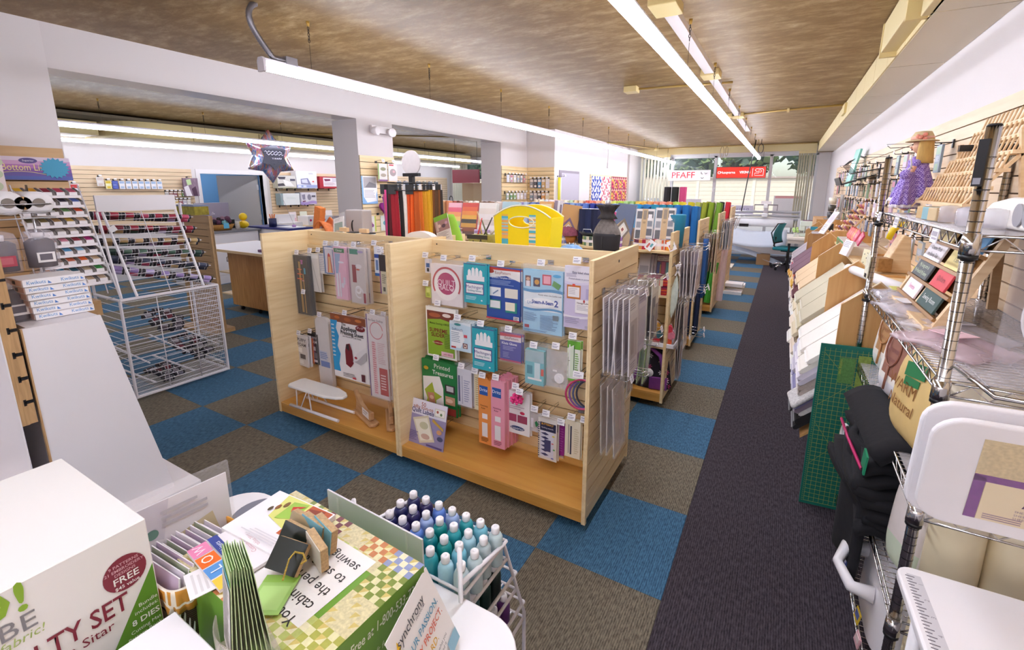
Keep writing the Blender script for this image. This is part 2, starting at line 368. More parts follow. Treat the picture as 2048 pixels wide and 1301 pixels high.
for i in range(41):
    s = i/40
    pts.append(Vector((-2.6-.02*math.sin(s*3), .30-.30*(1-s)*math.sin(s*2.2)-.28*(1-s)**.5+.0, 2.53+(ZC-2.53)*(1-s)**1.0)) if 0 else Vector((-2.6, .13+.17*s**3-.10*math.sin(PI*s)*(1-s), ZC-(ZC-2.535)*min(1, s*1.25)**1.3)))
c.tube(pts, .016, 8)
for i in range(40): c.cyl(pts[i]+(pts[i+1]-pts[i])*.2, pts[i]+(pts[i+1]-pts[i])*.7, .0185, None, 8, 0, False)
c.box((-2.625, .28, 2.515), (-2.575, .36, 2.56))
tag(c.build('flexible_conduit', mat('#8d8a90', .4, .7, .05)), 'grey flexible conduit dropping from ceiling to the near end of left light row', 'conduit')

# ---------------------------------------------------------------- soffit along the right wall, ducts, pipes
so = MB().box((.845, YB, 2.61), (XR, YE-.5, ZC)); s_o = struct('trim_soffit_right', so, mat('#93845f', .7))
for i in range(-3, 8):
    y = 2.68+i*1.22
    if y+1.2 > YE-.5: continue
    MB().box((.835, y, 2.598), (XR-.002, y+1.208, 2.61)).build('soffit_panel', SOFF, s_o)
    for k in (0, 1): MB().box((.825, y+.61*k, 2.6), (.846, y+.61*k+.602, ZC-.012)).build('soffit_panel', CREAM, s_o)
MB().box((.74, 1.55, 2.63), (.85, 2.35, ZC-.01)).build('duct_cover', CREAM, s_o, bevel=.004)
MB().box((.79, .4, 2.60), (.93, 1.5, ZC-.02)).build('duct_cover', CREAM, s_o, bevel=.004)
for y in (1.53, 2.33): MB().box((.735, y, 2.60), (.86, y+.03, ZC-.01)).build('duct_flange', YEL, s_o)
MB().box((.8, 5.4, 2.66), (.826, 5.72, 2.78)).build('vent_grille', YEL, s_o)
# yellow duct in the next room
du = MB(); X0, X1 = -8.95, -8.5
prof = [(-9.6, 1.55), (-9.05, 1.62)]+[(-8.5-.45*(1-math.sin(t)), 2.15-.5*math.cos(t)) for t in [PI/2*i/8 for i in range(9)]]+[(-8.5, 10.6), (-9.6, 10.6)]
du.prism(prof, 2.5, 2.76, 2); dd = struct('trim_duct', du, YEL)
MB().box((-9.6, .5, 2.52), (-9.0, 1.52, 2.72)).build('duct_section', YEL, dd)
MB().box((-9.7, .5, 2.74), (-8.45, 10.6, 2.78)).build('duct_shade_strip', flat('#6d6350', .8), dd)  # shade between duct and ceiling painted as a solid dark strip
for y in (2.6, 3.8, 5.0, 6.2, 7.4, 8.6, 9.8): MB().box((-8.502, y, 2.5), (-8.496, y+.012, 2.76)).build('duct_joint', mat('#a5935c', .6), dd)
def grille(y):
    g = thing('vent_grille', 'yellow slatted vent grille on the duct %s' % ('beyond the balloon' if y < 6 else 'near the far windows'), 'vent', (-8.49, y, 2.63))
    MB().box((-.004, -.2, -.1), (.0, .2, .1)).build('backing', flat('#6a5c30', .7), g)
    for k in range(9): MB().box((0, -.2, -.095+k*.0215), (.012, .2, -.082+k*.0215)).build('slat', YEL, g)
    for k in (-.2, .185): MB().box((0, k, -.1), (.014, k+.015, .1)).build('frame', YEL, g)
grille(3.95); grille(9.6)
# conduits and boxes on the main ceiling
BRASS = mat('#b79a58', .4, .15, .05)
t = thing('ceiling_conduit', 'thin tan conduit with square junction box across the ceiling between light rows', 'conduit', (0,0,0))
MB().cyl((-1.24, 3.53, ZC-.02), (-.3, 3.66, ZC-.02), .012).build('pipe', BRASS, t); MB().box((-1.36, 3.42, ZC-.06), (-1.22, 3.56, ZC)).build('junction_box', YEL, t, bevel=.006)
t = thing('ceiling_conduit', 'tan conduit from right light row to the soffit', 'conduit', (0,0,0))
MB().cyl((-.5, 5.98, ZC-.02), (.83, 5.72, ZC-.02), .014).build('pipe', BRASS, t); MB().box((-.62, 5.9, ZC-.05), (-.48, 6.04, ZC)).build('junction_box', YEL, t, bevel=.006)
MB().box((.18, 5.82, ZC-.045), (.21, 5.9, ZC)).build('clip', YEL, t)
t = thing('ceiling_raceway', 'white flat raceway with junction boxes above right light row', 'raceway', (0,0,0))
MB().box((-.48, 1.2, ZC-.045), (-.40, 8.0, ZC)).build('raceway', WHITEP, t)
for y in (1.15, 3.05, 5.9): MB().box((-.52, y, ZC-.06), (-.36, y+.22, ZC)).build('junction_box', YEL, t, bevel=.006)
t = thing('ceiling_conduit', 'tan conduit along the ceiling near the front windows with round box', 'conduit', (0,0,0))
MB().cyl((-3.5, 9.1, ZC-.02), (-2.9, 11.3, ZC-.02), .012).cyl((-2.9, 11.3, ZC-.02), (.8, 11.35, ZC-.02), .012).build('pipe', BRASS, t); MB().cyl((-2.9, 11.3, ZC-.06), (-2.9, 11.3, ZC), .07).build('junction_box', YEL, t)
t = thing('ceiling_conduit', 'tan conduit across the ceiling of next room beyond first column', 'conduit', (0,0,0))
MB().cyl((-8.4, 4.4, ZC-.02), (-5.2, 7.0, ZC-.02), .014).build('pipe', BRASS, t); MB().box((-5.3, 6.9, ZC-.06), (-5.1, 7.1, ZC)).build('junction_box', YEL, t)
t = thing('power_cord', 'black power cord hanging from ceiling to sewing machine frame by the window', 'cord', (0,0,0))
MB().tube([(-.42, 10.2, ZC), (-.44, 10.2, 2.6), (-.5, 10.1, 2.0), (-.54, 10.05, 1.5), (-.56, 10.02, 1.25)], .012, 6).build('cable', BLKP, t)
t = thing('cord_coil', 'dark coiled cord hanging under the ceiling beside right light row end', 'cord', (-.30, 10.1, 2.62))
MB().tube([(.05*math.sin(a), 0, .1*math.cos(a)) for a in [2*PI*i/16 for i in range(16)]], .008, 5, 0, True).cyl((0,0,.1),(0,0,.2), .006).build('cable', BLKP, t)
t = thing('cord_coil', 'looped tan wires hanging from ceiling hook in front of left window mullion', 'cord', (-1.15, 10.6, 2.6))
MB().tube([(.04*math.sin(a), 0, .14*math.cos(a)) for a in [2*PI*i/16 for i in range(16)]], .007, 5, 0, True).tube([(.1+.03*math.sin(a), 0, .02+.11*math.cos(a)) for a in [2*PI*i/16 for i in range(16)]], .007, 5, 0, True).box((-.05,-.02,.16),(.16,.02,.22)).build('cable', mat('#8f7c5c'), t)
# emergency light, projector-like ceiling box
e = thing('emergency_light', 'white twin head emergency light on near column under the beam', 'light', (XB, 2.55, 2.42))
MB().box((0, -.14, -.03), (.05, .14, .06)).build('body', WHITEP, e, bevel=.006)
for s in (-1, 1):
    MB().lathe([(.02, -.06), (.045, -.02), (.055, .03), (.05, .035)], 14, 0, (0,0,0), Matrix.Rotation(PI/2, 3, 'Y') @ Matrix.Rotation(s*.3, 3, 'X')).build('lamp_head', WHITEP, e, (.09, s*.13, -.01))
t = thing('smoke_detector', 'beige ceiling sensor hanging beside first column in next room', 'sensor', (-5.2, 2.7, ZC))
MB().cyl((0,0,0), (0,0,-.1), .07, .06, 14).build('body', CREAM, t)

# ---------------------------------------------------------------- outdoors
struct('ground', MB().box((-40, YE+.1, -.12), (30, 45, -.02)), mat('#a7a5a4', .9, 0, .1, 4))
sd = thing('outbuilding', 'cream clapboard building across the parking lot', 'building', (0, 24, 0))
for k in range(11): MB().prism([(-.02, .205*k), (.0, .205*k), (-.0, .205*k+.2), (-.012, .205*k+.2)], -24, 16, 0).build('siding', mat('#e8dcc4', .7, 0, .02, 2), sd)
MB().box((-24, .02, 0), (16, 4, 2.26)).build('wall', mat('#e0d4bc', .8), sd)
MB().box((-24, -.12, 2.26), (16, 4.1, 2.34)).build('roof', mat('#b9a79a', .8), sd)
for k in range(14): MB().box((-22+k*2.6, -.045, 0), (-21.86+k*2.6, .02, 2.26)).build('batten', mat('#efe6d2', .7), sd)
LEAFM = [mat(c, .7, 0, .3, 1.2) for c in ('#5f7a4e', '#4e6a52', '#7c9460', '#3e5a4a')]
def tree(x, y, r, h, lab, k):
    rnd = random.Random(k); t = thing('tree', lab, 'tree', (x, y, 0), group='trees behind the outbuilding')
    MB().cyl((0,0,0), (0,0,h-r*.5), .2, .12, 8).build('trunk', mat('#5b4a3a', .9), t); cr = MB()
    for i in range(260):
        a, u = rnd.uniform(0, 2*PI), rnd.uniform(-1, 1); q = (1-u*u)**.5; rr = r*rnd.uniform(.55, 1.05)
        cr.obox((rr*q*math.cos(a), rr*q*math.sin(a), h+rr*u), (rnd.uniform(.2,.55), rnd.uniform(.2,.5), .05), (rnd.uniform(-1,1), rnd.uniform(-1,1), rnd.uniform(0,3)), rnd.randrange(2))
    cr.ball((0,0,h), r*.8, 10, 2); cr.build('crown', [LEAFM[k % 4], LEAFM[(k+1) % 4], LEAFM[3]], t)
for k in range(10):
    tree(-23+k*3.5, 31.5+(k % 2)*.6, 1.7, 3.5+.5*((k*5) % 4)*.5, '%s leafy tree rising behind the clapboard building, %s from the left' % (('dark green', 'bluish green', 'pale green', 'deep green')[k % 4], ORD[k]), k)
def car(x, y, col, lab):
    c = thing('car', lab, 'car', (x, y, 0)); P = mat(col, .25, .1, .02, 3, coat=.5)
    MB().prism([(-2.1, .3), (2.1, .3), (2.15, .75), (1.2, .9), (.7, 1.35), (-1.1, 1.4), (-1.8, .95), (-2.15, .85)], -.8, .8, 1).build('body', P, c, bevel=.06)
    MB().prism([(-1.6, .95), (1.1, .92), (.65, 1.3), (-1.0, 1.34)], -.815, .815, 1).build('side_windows', mat('#8d979e', .1), c)
    for wx in (-1.35, 1.35):
        for s in (-1, 1): MB().cyl((wx, s*.62, .32), (wx, s*.84, .32), .32, None, 18).cyl((wx, s*.83, .32), (wx, s*.85, .32), .18, None, 12, 1).build('wheel', [BLACK, WIRE], c)
car(-5.3, 18.5, '#e6e6ea', 'silver white car parked left outside the front window'); car(3.2, 19.0, '#dfe3ec', 'pale blue car parked outside the window at right')

# ---------------------------------------------------------------- window fittings and signs
ws = WHITE
def blind(x0, x1, n, lab):
    t = thing('vertical_blind', lab, 'blind', (0, YE-.45, 0))
    MB().box((x0, -.02, 2.6), (x1, .02, 2.66)).box((x0+.05, -.015, 2.66), (x0+.1, .015, ZC)).box((x1-.1, -.015, 2.66), (x1-.05, .015, ZC)).build('head_rail', CREAM, t)
    me = MB().grid(lambda u, v: (-.045+.09*u, .008*math.sin(PI*u), 2.1*v), 4, 1).mesh('vane', mat('#e6e2cf', .7, 0, .02, 6))
    for i in range(n): obj('vane', me, t, (x0+(x1-x0)*(i+.5)/n, 0, .5), (0, 0, 1.1))
blind(-3.42, -2.6, 9, 'cream vertical blind drawn back at left end of front window')
blind(.46, .82, 7, 'cream vertical blind gathered at right end of front window')
blind(XL+.35, XL+1.0, 7, 'cream vertical blind at far window of next room')
def sign(x0, x1, z0, z1, y, col, lab, nm='window_sign', em=0):
    t = thing(nm, lab, 'sign', ((x0+x1)/2, y, (z0+z1)/2)); w, h = (x1-x0)/2, (z1-z0)/2
    MB().box((-w, 0, -h), (w, .02, h)).build('panel', emis(col, em) if em else mat(col, .4, 0, .02), t)
    for s in (-1, 1): MB().cyl((s*w*.86, .01, h), (s*w*.86, .01, ZC-.06-(z0+z1)/2), .003, None, 5).build('wire', DARKM, t)
    return t, w, h
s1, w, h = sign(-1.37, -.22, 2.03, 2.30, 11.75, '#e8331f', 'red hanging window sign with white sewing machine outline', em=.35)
MB().box((-w-.012, -.004, -h-.012), (w+.012, .024, -h)).box((-w-.012, -.004, h), (w+.012, .024, h+.012)).box((-w-.012, -.004, -h), (-w, .024, h)).box((w, -.004, -h), (w+.012, .024, h)).build('frame', flat('#5b2430'), s1)
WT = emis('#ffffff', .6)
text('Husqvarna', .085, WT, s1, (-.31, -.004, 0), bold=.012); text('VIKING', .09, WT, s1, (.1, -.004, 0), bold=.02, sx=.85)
MB().tube([(-.515+.03*math.cos(a), -.004, .03*math.sin(a)) for a in [2*PI*i/12 for i in range(12)]], .006, 4, 0, True).build('emblem', WT, s1)
q = MB(); q.box((.275, -.006, -.1), (.283, -.002, .1))
q.tube([(.33, -.004, -.08), (.33, -.004, -.02), (.42, -.004, -.02), (.43, -.004, .02), (.36, -.004, .02), (.335, -.004, .05), (.36, -.004, .085), (.5, -.004, .085), (.525, -.004, .06), (.525, -.004, -.08)], .006, 4, 0, True)
q.tube([(.41,-.004,.05),(.46,-.004,.055),(.485,-.004,.03),(.47,-.004,.0),(.44,-.004,.0)], .005, 4); q.build('emblem', WT, s1)
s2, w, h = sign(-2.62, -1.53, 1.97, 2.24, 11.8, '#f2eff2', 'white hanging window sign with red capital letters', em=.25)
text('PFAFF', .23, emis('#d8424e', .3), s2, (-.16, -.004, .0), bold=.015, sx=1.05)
MB().tube([(.31, -.003, .09), (.31, -.003, .04), (.35, -.003, .03)], .009, 4).tube([(.40, -.003, .07), (.42, -.003, .03), (.46, -.003, .06)], .008, 4).tube([(.31, -.003, -.06), (.34, -.003, -.09), (.38, -.003, -.06)], .01, 4).build('emblem', BLACK, s2)
t = thing('window_poster', 'pale lilac poster taped on the window behind fabric bolts', 'poster', (-2.05, YE-.05, 1.3))
MB().box((-.28, 0, -.16), (.28, .004, .16)).build('sheet', mat('#d8d3df', .6), t)
t = thing('window_poster', 'large white poster with pink top edge on right window pane', 'poster', (.35, YE-.05, 1.25))
MB().box((-.33, 0, -.4), (.33, .004, .32)).build('sheet', mat('#eeeaec', .6), t); MB().box((-.3, -.002, .26), (.3, .0, .32)).build('stripe', flat('#e0a2a2'), t)
t = thing('window_lettering', 'lilac parking notice on the window, read from outside', 'sign', (-.85, YE-.03, 1.18))
MB().box((-.5, 0, -.16), (.42, .004, .13)).build('sheet', mat('#dcd8ec', .6), t)
tx = text('PARKING', .15, flat('#9a8fb8'), t, (0, -.003, 0)); tx.scale = (-1, 1, 1)

# ---------------------------------------------------------------- gondolas (double-sided slatwall display units on casters)
def caster(parent, x, y, z=.0):
    c = MB().cyl((x-.012, y, .028), (x+.012, y, .028), .026, None, 12).box((x-.018, y-.02, .05), (x+.018, y+.02, .062)).build('caster', BLACK, parent)
    return c
def gondola(x0, x1, y0, y1, label, z1=1.42, end_r=True, shelves=(), deck_z=.13, front=True, group=None, lowslats=True, topshelf=None):
    g = thing('display_gondola', label, 'display unit', (0, 0, 0), group=group)
    ym = (y0+y1)/2+.008; th = .022
    MB().box((x0, y0, .05), (x0+th, y1, z1)).build('side_panel', MAPY, g, bevel=.0015, seg=1)
    MB().box((x1-th, y0, .05), (x1-.012, y1, z1)).box((x1-.012, y0, .05), (x1, y0+.02, z1)).box((x1-.012, y1-.02, .05), (x1, y1, z1)).box((x1-.012, y0+.02, 1.315), (x1, y1-.02, z1)).build('side_panel', MAPY if not end_r else MAPY, g, bevel=.0015, seg=1)
    MB().box((x0+th, ym-.003, 1.312), (x1-th, ym+.016, 1.415)).build('top_rail', MAPX, g, bevel=.001, seg=1)
    for xx in (x0+.06,): MB().cyl((xx, ym-.0045, 1.385), (xx, ym-.003, 1.385), .005, None, 8).build('screw', DARKM, g)
    if front: slats(g, 1, ym, -1, x0+th, x1-th, .16, 1.306, MAPX)
    else: MB().box((x0+th, ym-.012, .16), (x1-th, ym, 1.306)).build('backing', MAPX, g)
    if end_r:
        slats(g, 0, x1-.012, 1, y0+.021, y1-.021, .07, 1.312, MAPY, th=.011)
        MB().cyl((x1, (y0+y1)/2, 1.37), (x1+.0012, (y0+y1)/2, 1.37), .008, None, 10).build('screw', DARKM, g)
    MB().box((x0+th, y0+.004, deck_z-.018), (x1-th, y1-.004, deck_z)).build('deck', DECK, g, bevel=.002, seg=1)
    for yy in (y0+.006, y1-.024): MB().box((x0+th, yy, .055), (x1-th, yy+.018, deck_z-.018)).build('kick_board', KICK, g)
    for xx in (x0+.1, x1-.1):
        for yy in (y0+.09, y1-.09): caster(g, xx, yy)
    for z, d in shelves:
        MB().box((x0+th, ym-.016-d, z-.019), (x1-th, ym-.016, z)).build('shelf', MAPX, g, bevel=.0015, seg=1)
        for xx in (x0+.2, (x0+x1)/2, x1-.2): MB().box((xx-.012, ym-.1, z-.075), (xx+.012, ym-.014, z-.02)).build('shelf_bracket', BLACK, g)
    if topshelf:
        MB().box((x0+th, ym-.02, z1-.13), (x1-th, y1-.01, z1-.11)).build('top_shelf', MAPX, g)
    return g
GA = gondola(-2.945, -1.706, .2, .935, 'maple slatwall gondola with sleeve boards and pressing sheet, left of the front pair', end_r=False, topshelf=1, group=None)
GB = gondola(-1.704, -.432, .2, .935, 'maple slatwall gondola with quilting gloves and stabilizers, right of the front pair', topshelf=1)
R2 = 1.79
gondola(-2.88, -1.645, R2, R2+.665, 'maple gondola behind the zipper rack in the second row', end_r=False, shelves=((1.275, .3), (.93, .3)), topshelf=None)
gondola(-1.643, -.405, R2, R2+.665, 'maple gondola with red fabric stacks and purple bag in the second row', shelves=((1.275, .31), (.93, .3), (.515, .3)))
R3, R4, R5 = 3.35, 5.0, 6.62
for k, (x0, x1) in enumerate(((-4.06, -2.86), (-2.858, -1.658), (-1.656, -.455))):
    gondola(x0, x1, R3, R3+.68, 'maple gondola holding blue fabric bolts in the third row, %s from the aisle' % ORD[2-k], end_r=(k == 2), shelves=((.95, .32),), front=(k == 2))
for k, (x0, x1) in enumerate(((-3.4, -2.42), (-2.418, -1.44), (-1.438, -.455))):
    gondola(x0, x1, R4, R4+.68, 'maple gondola holding green and yellow fabric bolts in the fourth row, %s from the aisle' % ORD[2-k], end_r=(k == 2), shelves=((.95, .32),), front=(k == 2))
gondola(-1.7, -.46, R5, R5+.68, 'farthest maple gondola by the aisle, before the sewing frame', z1=1.45, shelves=((.95, .3),))

# ---------------------------------------------------------------- fabric bolts
def bolt_me(col, th, d, h, name='fabric'):
    b = MB(); r = th/2; prof = []
    for i in range(7): a = PI/2+PI*i/6; prof.append((r*math.cos(a)*.9, -d/2+r-r*math.sin(a)*0+ (0) if 0 else -d/2+r+r*math.cos(a)*1.0))
    pts = []
    for i in range(5): a = PI+PI*i/4; pts.append((r*math.cos(a), -(d/2-r)+r*math.sin(a)))
    for i in range(5): a = PI*i/4; pts.append((r*math.cos(a), (d/2-r)+r*math.sin(a)))
    b.prism(pts, 0, h, 2, 0)
    inner = [(x*.72, y*.93) for x, y in pts]; b.add([(x, y, h+.001) for x, y in inner], [tuple(range(len(inner)))], 1)
    return b
def lighten(c, k):
    c = c.lstrip('#'); v = [int(c[i:i+2], 16) for i in (0,2,4)]; return '#%02x%02x%02x' % tuple(int(x+(255-x)*k) for x in v)
BM = {}
def bolt(col, loc, rot, label, th=.075, d=.2, h=.6, pat=0, group='fabric bolts on the gondolas'):
    k = (col, th, d, h)
    if k not in BM:
        M1 = mat(col, .8, 0, .16 if pat else .06, 60 if pat else 25, .15); M2 = mat(lighten(col, .55), .8, 0, .1, 90, 0)
        board = MB().box((-.006, -d*.38, .01), (.006, d*.38, h+.006)).mesh('bolt_board', PAPER)
        BM[k] = (bolt_me(col, th, d, h).mesh('fabric_bolt', [M1, M2]), board)
    o = obj('fabric_bolt', BM[k][0], None, loc, rot); tag(o, label, 'fabric bolt', group); obj('bolt_board', BM[k][1], o); return o
rb = random.Random(3)
B3 = ['#1766a8','#1569ae','#1a6fb4','#16809e','#1a86a2','#2590ae','#2a7ab8','#1a8fc4','#3f8fd0','#4f86d0','#5b8ad6','#3d5fb4','#2b49a0','#32409c','#5c7cc8','#7e9cd8','#8fb0dc','#4a66b0','#23285a','#1d2550','#242a62','#3a4c8e','#6d86c2','#b4c4dc','#8f86b8','#7f6ca0','#b49ac0','#c9b4c4','#d8c8b8','#8a5f3c','#74503a','#a08260','#e2d6c4','#efe6d6','#c3a88a','#8a4a3a','#b45a4a','#d88a60','#e0b080','#c8d4c8','#9ab8a8']
NM3 = lambda c: {'b': 'blue'}.get(c, 'blue')
def cname(c):
    c = c.lstrip('#'); r, g, b = [int(c[i:i+2], 16) for i in (0,2,4)]; mx, mn = max(r,g,b), min(r,g,b)
    if mx-mn < 28: return 'black' if mx < 60 else 'grey' if mx < 175 else 'white'
    dk = 'dark ' if mx < 130 else 'pale ' if mn > 150 else ''
    h = 0
    if mx == r: h = ((g-b)/(mx-mn)) % 6
    elif mx == g: h = (b-r)/(mx-mn)+2
    else: h = (r-g)/(mx-mn)+4
    h *= 60
    n = 'red' if h < 12 or h > 345 else 'orange' if h < 38 else 'yellow' if h < 62 else 'lime' if h < 85 else 'green' if h < 165 else 'teal' if h < 200 else 'blue' if h < 250 else 'purple' if h < 290 else 'pink'
    if n == 'orange' and mx < 190: n = 'brown'
    if n == 'orange' and mn > 140: n = 'cream'
    return dk+n
for i in range(39):
    c = B3[i]; x = -.53-i*.089
    bolt(c, (x+rb.uniform(-.006, .006), R3+.16+rb.uniform(-.008, .008), .963), (-.09, rb.uniform(-.03, .03), 0), '%s fabric bolt upright on the third row shelf, %s from the aisle' % (cname(c), ORD[i]), d=.2+.012*(i % 3), h=.6 if i else .59)
B4 = ['#6f9c30','#7f9a22','#8f9a2a','#a9b058','#c9ba18','#d6c22a','#b8dc60','#e4895e','#e8a08a','#e59a7a','#f0b070','#e8c060','#f2cf5a','#a8d08c','#b4dc96','#c0dc50','#d4e06a','#f0e4a0','#f4d8a0','#f0b8a0','#e88a78','#d86a5c','#f0dcc0','#e6c8a0','#c8e0c0','#f4ecd8','#ecd2b8','#f0c8c0','#e8d8e0','#d0e0e8','#f0e8c8','#dcc8a8']
for i in range(32):
    c = B4[i]; x = -.53-i*.0895
    bolt(c, (x+rb.uniform(-.006, .006), R4+.15, .964), (-.1, .06*(i < 5) + rb.uniform(-.02, .02), 0), '%s fabric bolt upright on the fourth row shelf, %s from the aisle' % (cname(c), ORD[i]), d=.2+.01*(i % 3), h=.59)
for i, c in enumerate(['#1c2f5c', '#24406e', '#1b2a52', '#2a4a80']):
    bolt(c, (-.54-i*.095, R3+.17, .142), (-.08, .05, 0), '%s fabric bolt on the third row bottom deck, %s from the aisle' % (cname(c), ORD[i]), h=.58)
for i, c in enumerate(['#3f9a30', '#4aa83a', '#7fae62', '#2f8f3a']):
    bolt(c, (-.54-i*.1, R4+.15, .152), (-.14, .1, 0), '%s fabric bolt on the fourth row bottom deck, %s from the aisle' % (cname(c), ORD[i]), h=.58, th=.085, pat=1)
for i, c in enumerate(['#c8283c', '#1d1b22', '#e0d4c8', '#8a8f2a']):
    bolt(c, (-.56-i*.1, R5+.14, .964), (-.1, .04, 0), '%s fabric bolt upright on the farthest gondola, %s from the aisle' % (cname(c), ORD[i]), h=.56)
for i, c in enumerate(['#c9477a', '#1f2220', '#221d20']):
    bolt(c, (-1.62-i*.16, 8.6, 1.0), (-.06, 0, 0), ('pink and red marbled', 'middle black', 'leftmost black')[i]+' fabric roll standing before the left window', h=.78, th=.15, d=.15, pat=1)
MB_ = MB().box((-2.1, 8.3, .98), (-1.3, 8.9, 1.0)); t = thing('roll_stand', 'maple stand carrying dark fabric rolls before left window', 'stand')
MB_.build('top', MAPX, t)
for x in (-2.08, -1.34):
    for y in (8.32, 8.86): MB().box((x, y, 0), (x+.03, y+.03, .98)).build('leg', MAPZ, t)
# more bolts facing the alcove, left of the zipper rack
COLS = ['#e0a0a8', '#f0b060', '#e8642a', '#8fb8d8', '#a8d86a', '#e8e0d4', '#c8b8a0', '#d04a5a', '#f0ead8', '#6a8a4a']

# ---------------------------------------------------------------- hooks and hanging packs
def hook_me(L, m, tagm=TAGM):
    b = MB(); b.box((-.018, -.005, -.012), (.018, .0, .014), 0)
    b.tube([(0, -.004, 0), (0, -L*.5, -.004), (0, -L+.02, -.006), (0, -L, .012)], .0026, 6, 0)
    b.tube([(0, -.004, .012), (0, -L*.5, .022), (0, -L-.005, .022)], .0016, 5, 0); return b
HOOKS = {}
def hook(x, y, z, L=.2, rot=0, dark=False, desc='goods', tagw=.045, label=None, tagged=True):
    k = (L, dark)
    if k not in HOOKS: HOOKS[k] = hook_me(L, 0).mesh('display_hook', BLKP if dark else CHROME)
    o = obj('display_hook', HOOKS[k], None, (x, y, z), (0, 0, rot)); tag(o, label or '%s hook holding %s' % ('black' if dark else 'chrome', desc), 'hook', 'slatwall display hooks')
    if tagged:
        k = ('tag', tagw)
        if k not in HOOKS: HOOKS[k] = MB().box((-tagw/2, -.002, -.018), (tagw/2, .0, .018), 0).box((-tagw*.4, -.0026, .006), (tagw*.1, -.002, .010), 1).box((-tagw*.4, -.0026, -.004), (tagw*.34, -.002, -.001), 1).box((-tagw*.4, -.0026, -.01), (tagw*.2, -.002, -.007), 1).mesh('price_tag', [TAGM, flat('#9a94a8')])
        obj('price_tag', HOOKS[k], o, (0, -L-.006, .016), (-.25, 0, 0))
    return o
def card_mb(w, h, t, shapes, mats, r=0):
    b = MB()
    if r:
        pts = []
        for cx, cz, a0 in ((w/2-r, -r, 0), (-w/2+r, -r, PI/2), (-w/2+r, -h+r, PI), (w/2-r, -h+r, 1.5*PI)):
            for i in range(5): a = a0+PI/2*i/4; pts.append((cx+r*math.cos(a), cz+r*math.sin(a)))
        b.prism(pts, -t/2, t/2, 1, 0)
    else: b.box((-w/2, -t/2, -h), (w/2, t/2, 0), 0)
    X = lambda u: -w/2+u*w; Z = lambda v: -v*h; txt = []
    for k, s in enumerate(shapes):
        y = -t/2-.0004*(k+1); kind = s[0]
        def mi(c):
            M = c if not isinstance(c, str) else flat(c)
            if M not in mats: mats.append(M)
            return mats.index(M)
        if kind == 'r': b.poly([(X(s[1]), y, Z(s[4])), (X(s[3]), y, Z(s[4])), (X(s[3]), y, Z(s[2])), (X(s[1]), y, Z(s[2]))], mi(s[5]))
        elif kind == 'c': b.poly([(X(s[1])+s[3]*w*math.cos(a), y, Z(s[2])+s[4]*w*math.sin(a)) for a in [2*PI*i/20 for i in range(20)]], mi(s[5]))
        elif kind == 'ring': 
            n = 24
            for i in range(n):
                a, a2 = s[5]+(s[6]-s[5])*i/n, s[5]+(s[6]-s[5])*(i+1)/n
                b.poly([(X(s[1])+q*w*math.cos(t_), y, Z(s[2])+q*w*math.sin(t_)) for q, t_ in ((s[3], a), (s[4], a), (s[4], a2), (s[3], a2))], mi(s[7]))
        elif kind == 'p': b.poly([(X(u), y, Z(v)) for u, v in s[1]], mi(s[2]))
        elif kind == 'w':   # wavy band between v0 and v1
            n = 14; top = [(X(i/n), y, Z(s[1]+s[3]*math.sin(2*PI*i/n*s[4]))) for i in range(n+1)]; bot = [(X(i/n), y, Z(s[2]+s[3]*math.sin(2*PI*i/n*s[4]))) for i in range(n+1)]
            for i in range(n): b.poly([bot[i], bot[i+1], top[i+1], top[i]], mi(s[5]))
        elif kind == 'l':
            n = s[5]; rr = random.Random(n*7+k)
            for i in range(n):
                v0 = s[2]+(s[4]-s[2])*i/n; x1 = s[3]-(s[3]-s[1])*rr.uniform(0, .35)
                b.poly([(X(s[1]), y, Z(v0+(s[4]-s[2])/n*.45)), (X(x1), y, Z(v0+(s[4]-s[2])/n*.45)), (X(x1), y, Z(v0)), (X(s[1]), y, Z(v0))], mi(s[6]))
        elif kind == 't': txt.append((s, X(s[2]), y-.0004, Z(s[3])))
    return b, txt
def pack(name, w, h, t, base, shapes, label, cat, loc, rot=(0,0,0), group=None, sleeve=False, r=0, header=True, solid=None):
    mats = [base if not isinstance(base, str) else mat(base, .4, 0, .01)]
    b, txt = card_mb(w, h, t, shapes, mats, r)
    o = b.build(name, mats, None, loc, rot); tag(o, label, cat, group)
    for s, x, y, z in txt:
        text(s[1], s[4]*w, flat(s[5]), o, (x, y-.0006, z), (PI/2, s[6] if len(s) > 6 else 0, 0), bold=s[7] if len(s) > 7 else .01, sx=s[8] if len(s) > 8 else 1)
    if sleeve: MB().box((-w/2-.006, -t/2-.003-.0004*len(shapes), -h-.008), (w/2+.006, t/2+.002, .03 if header else .004)).build('plastic_sleeve', clear('#f4f2f4', .10, .15), o)
    return o
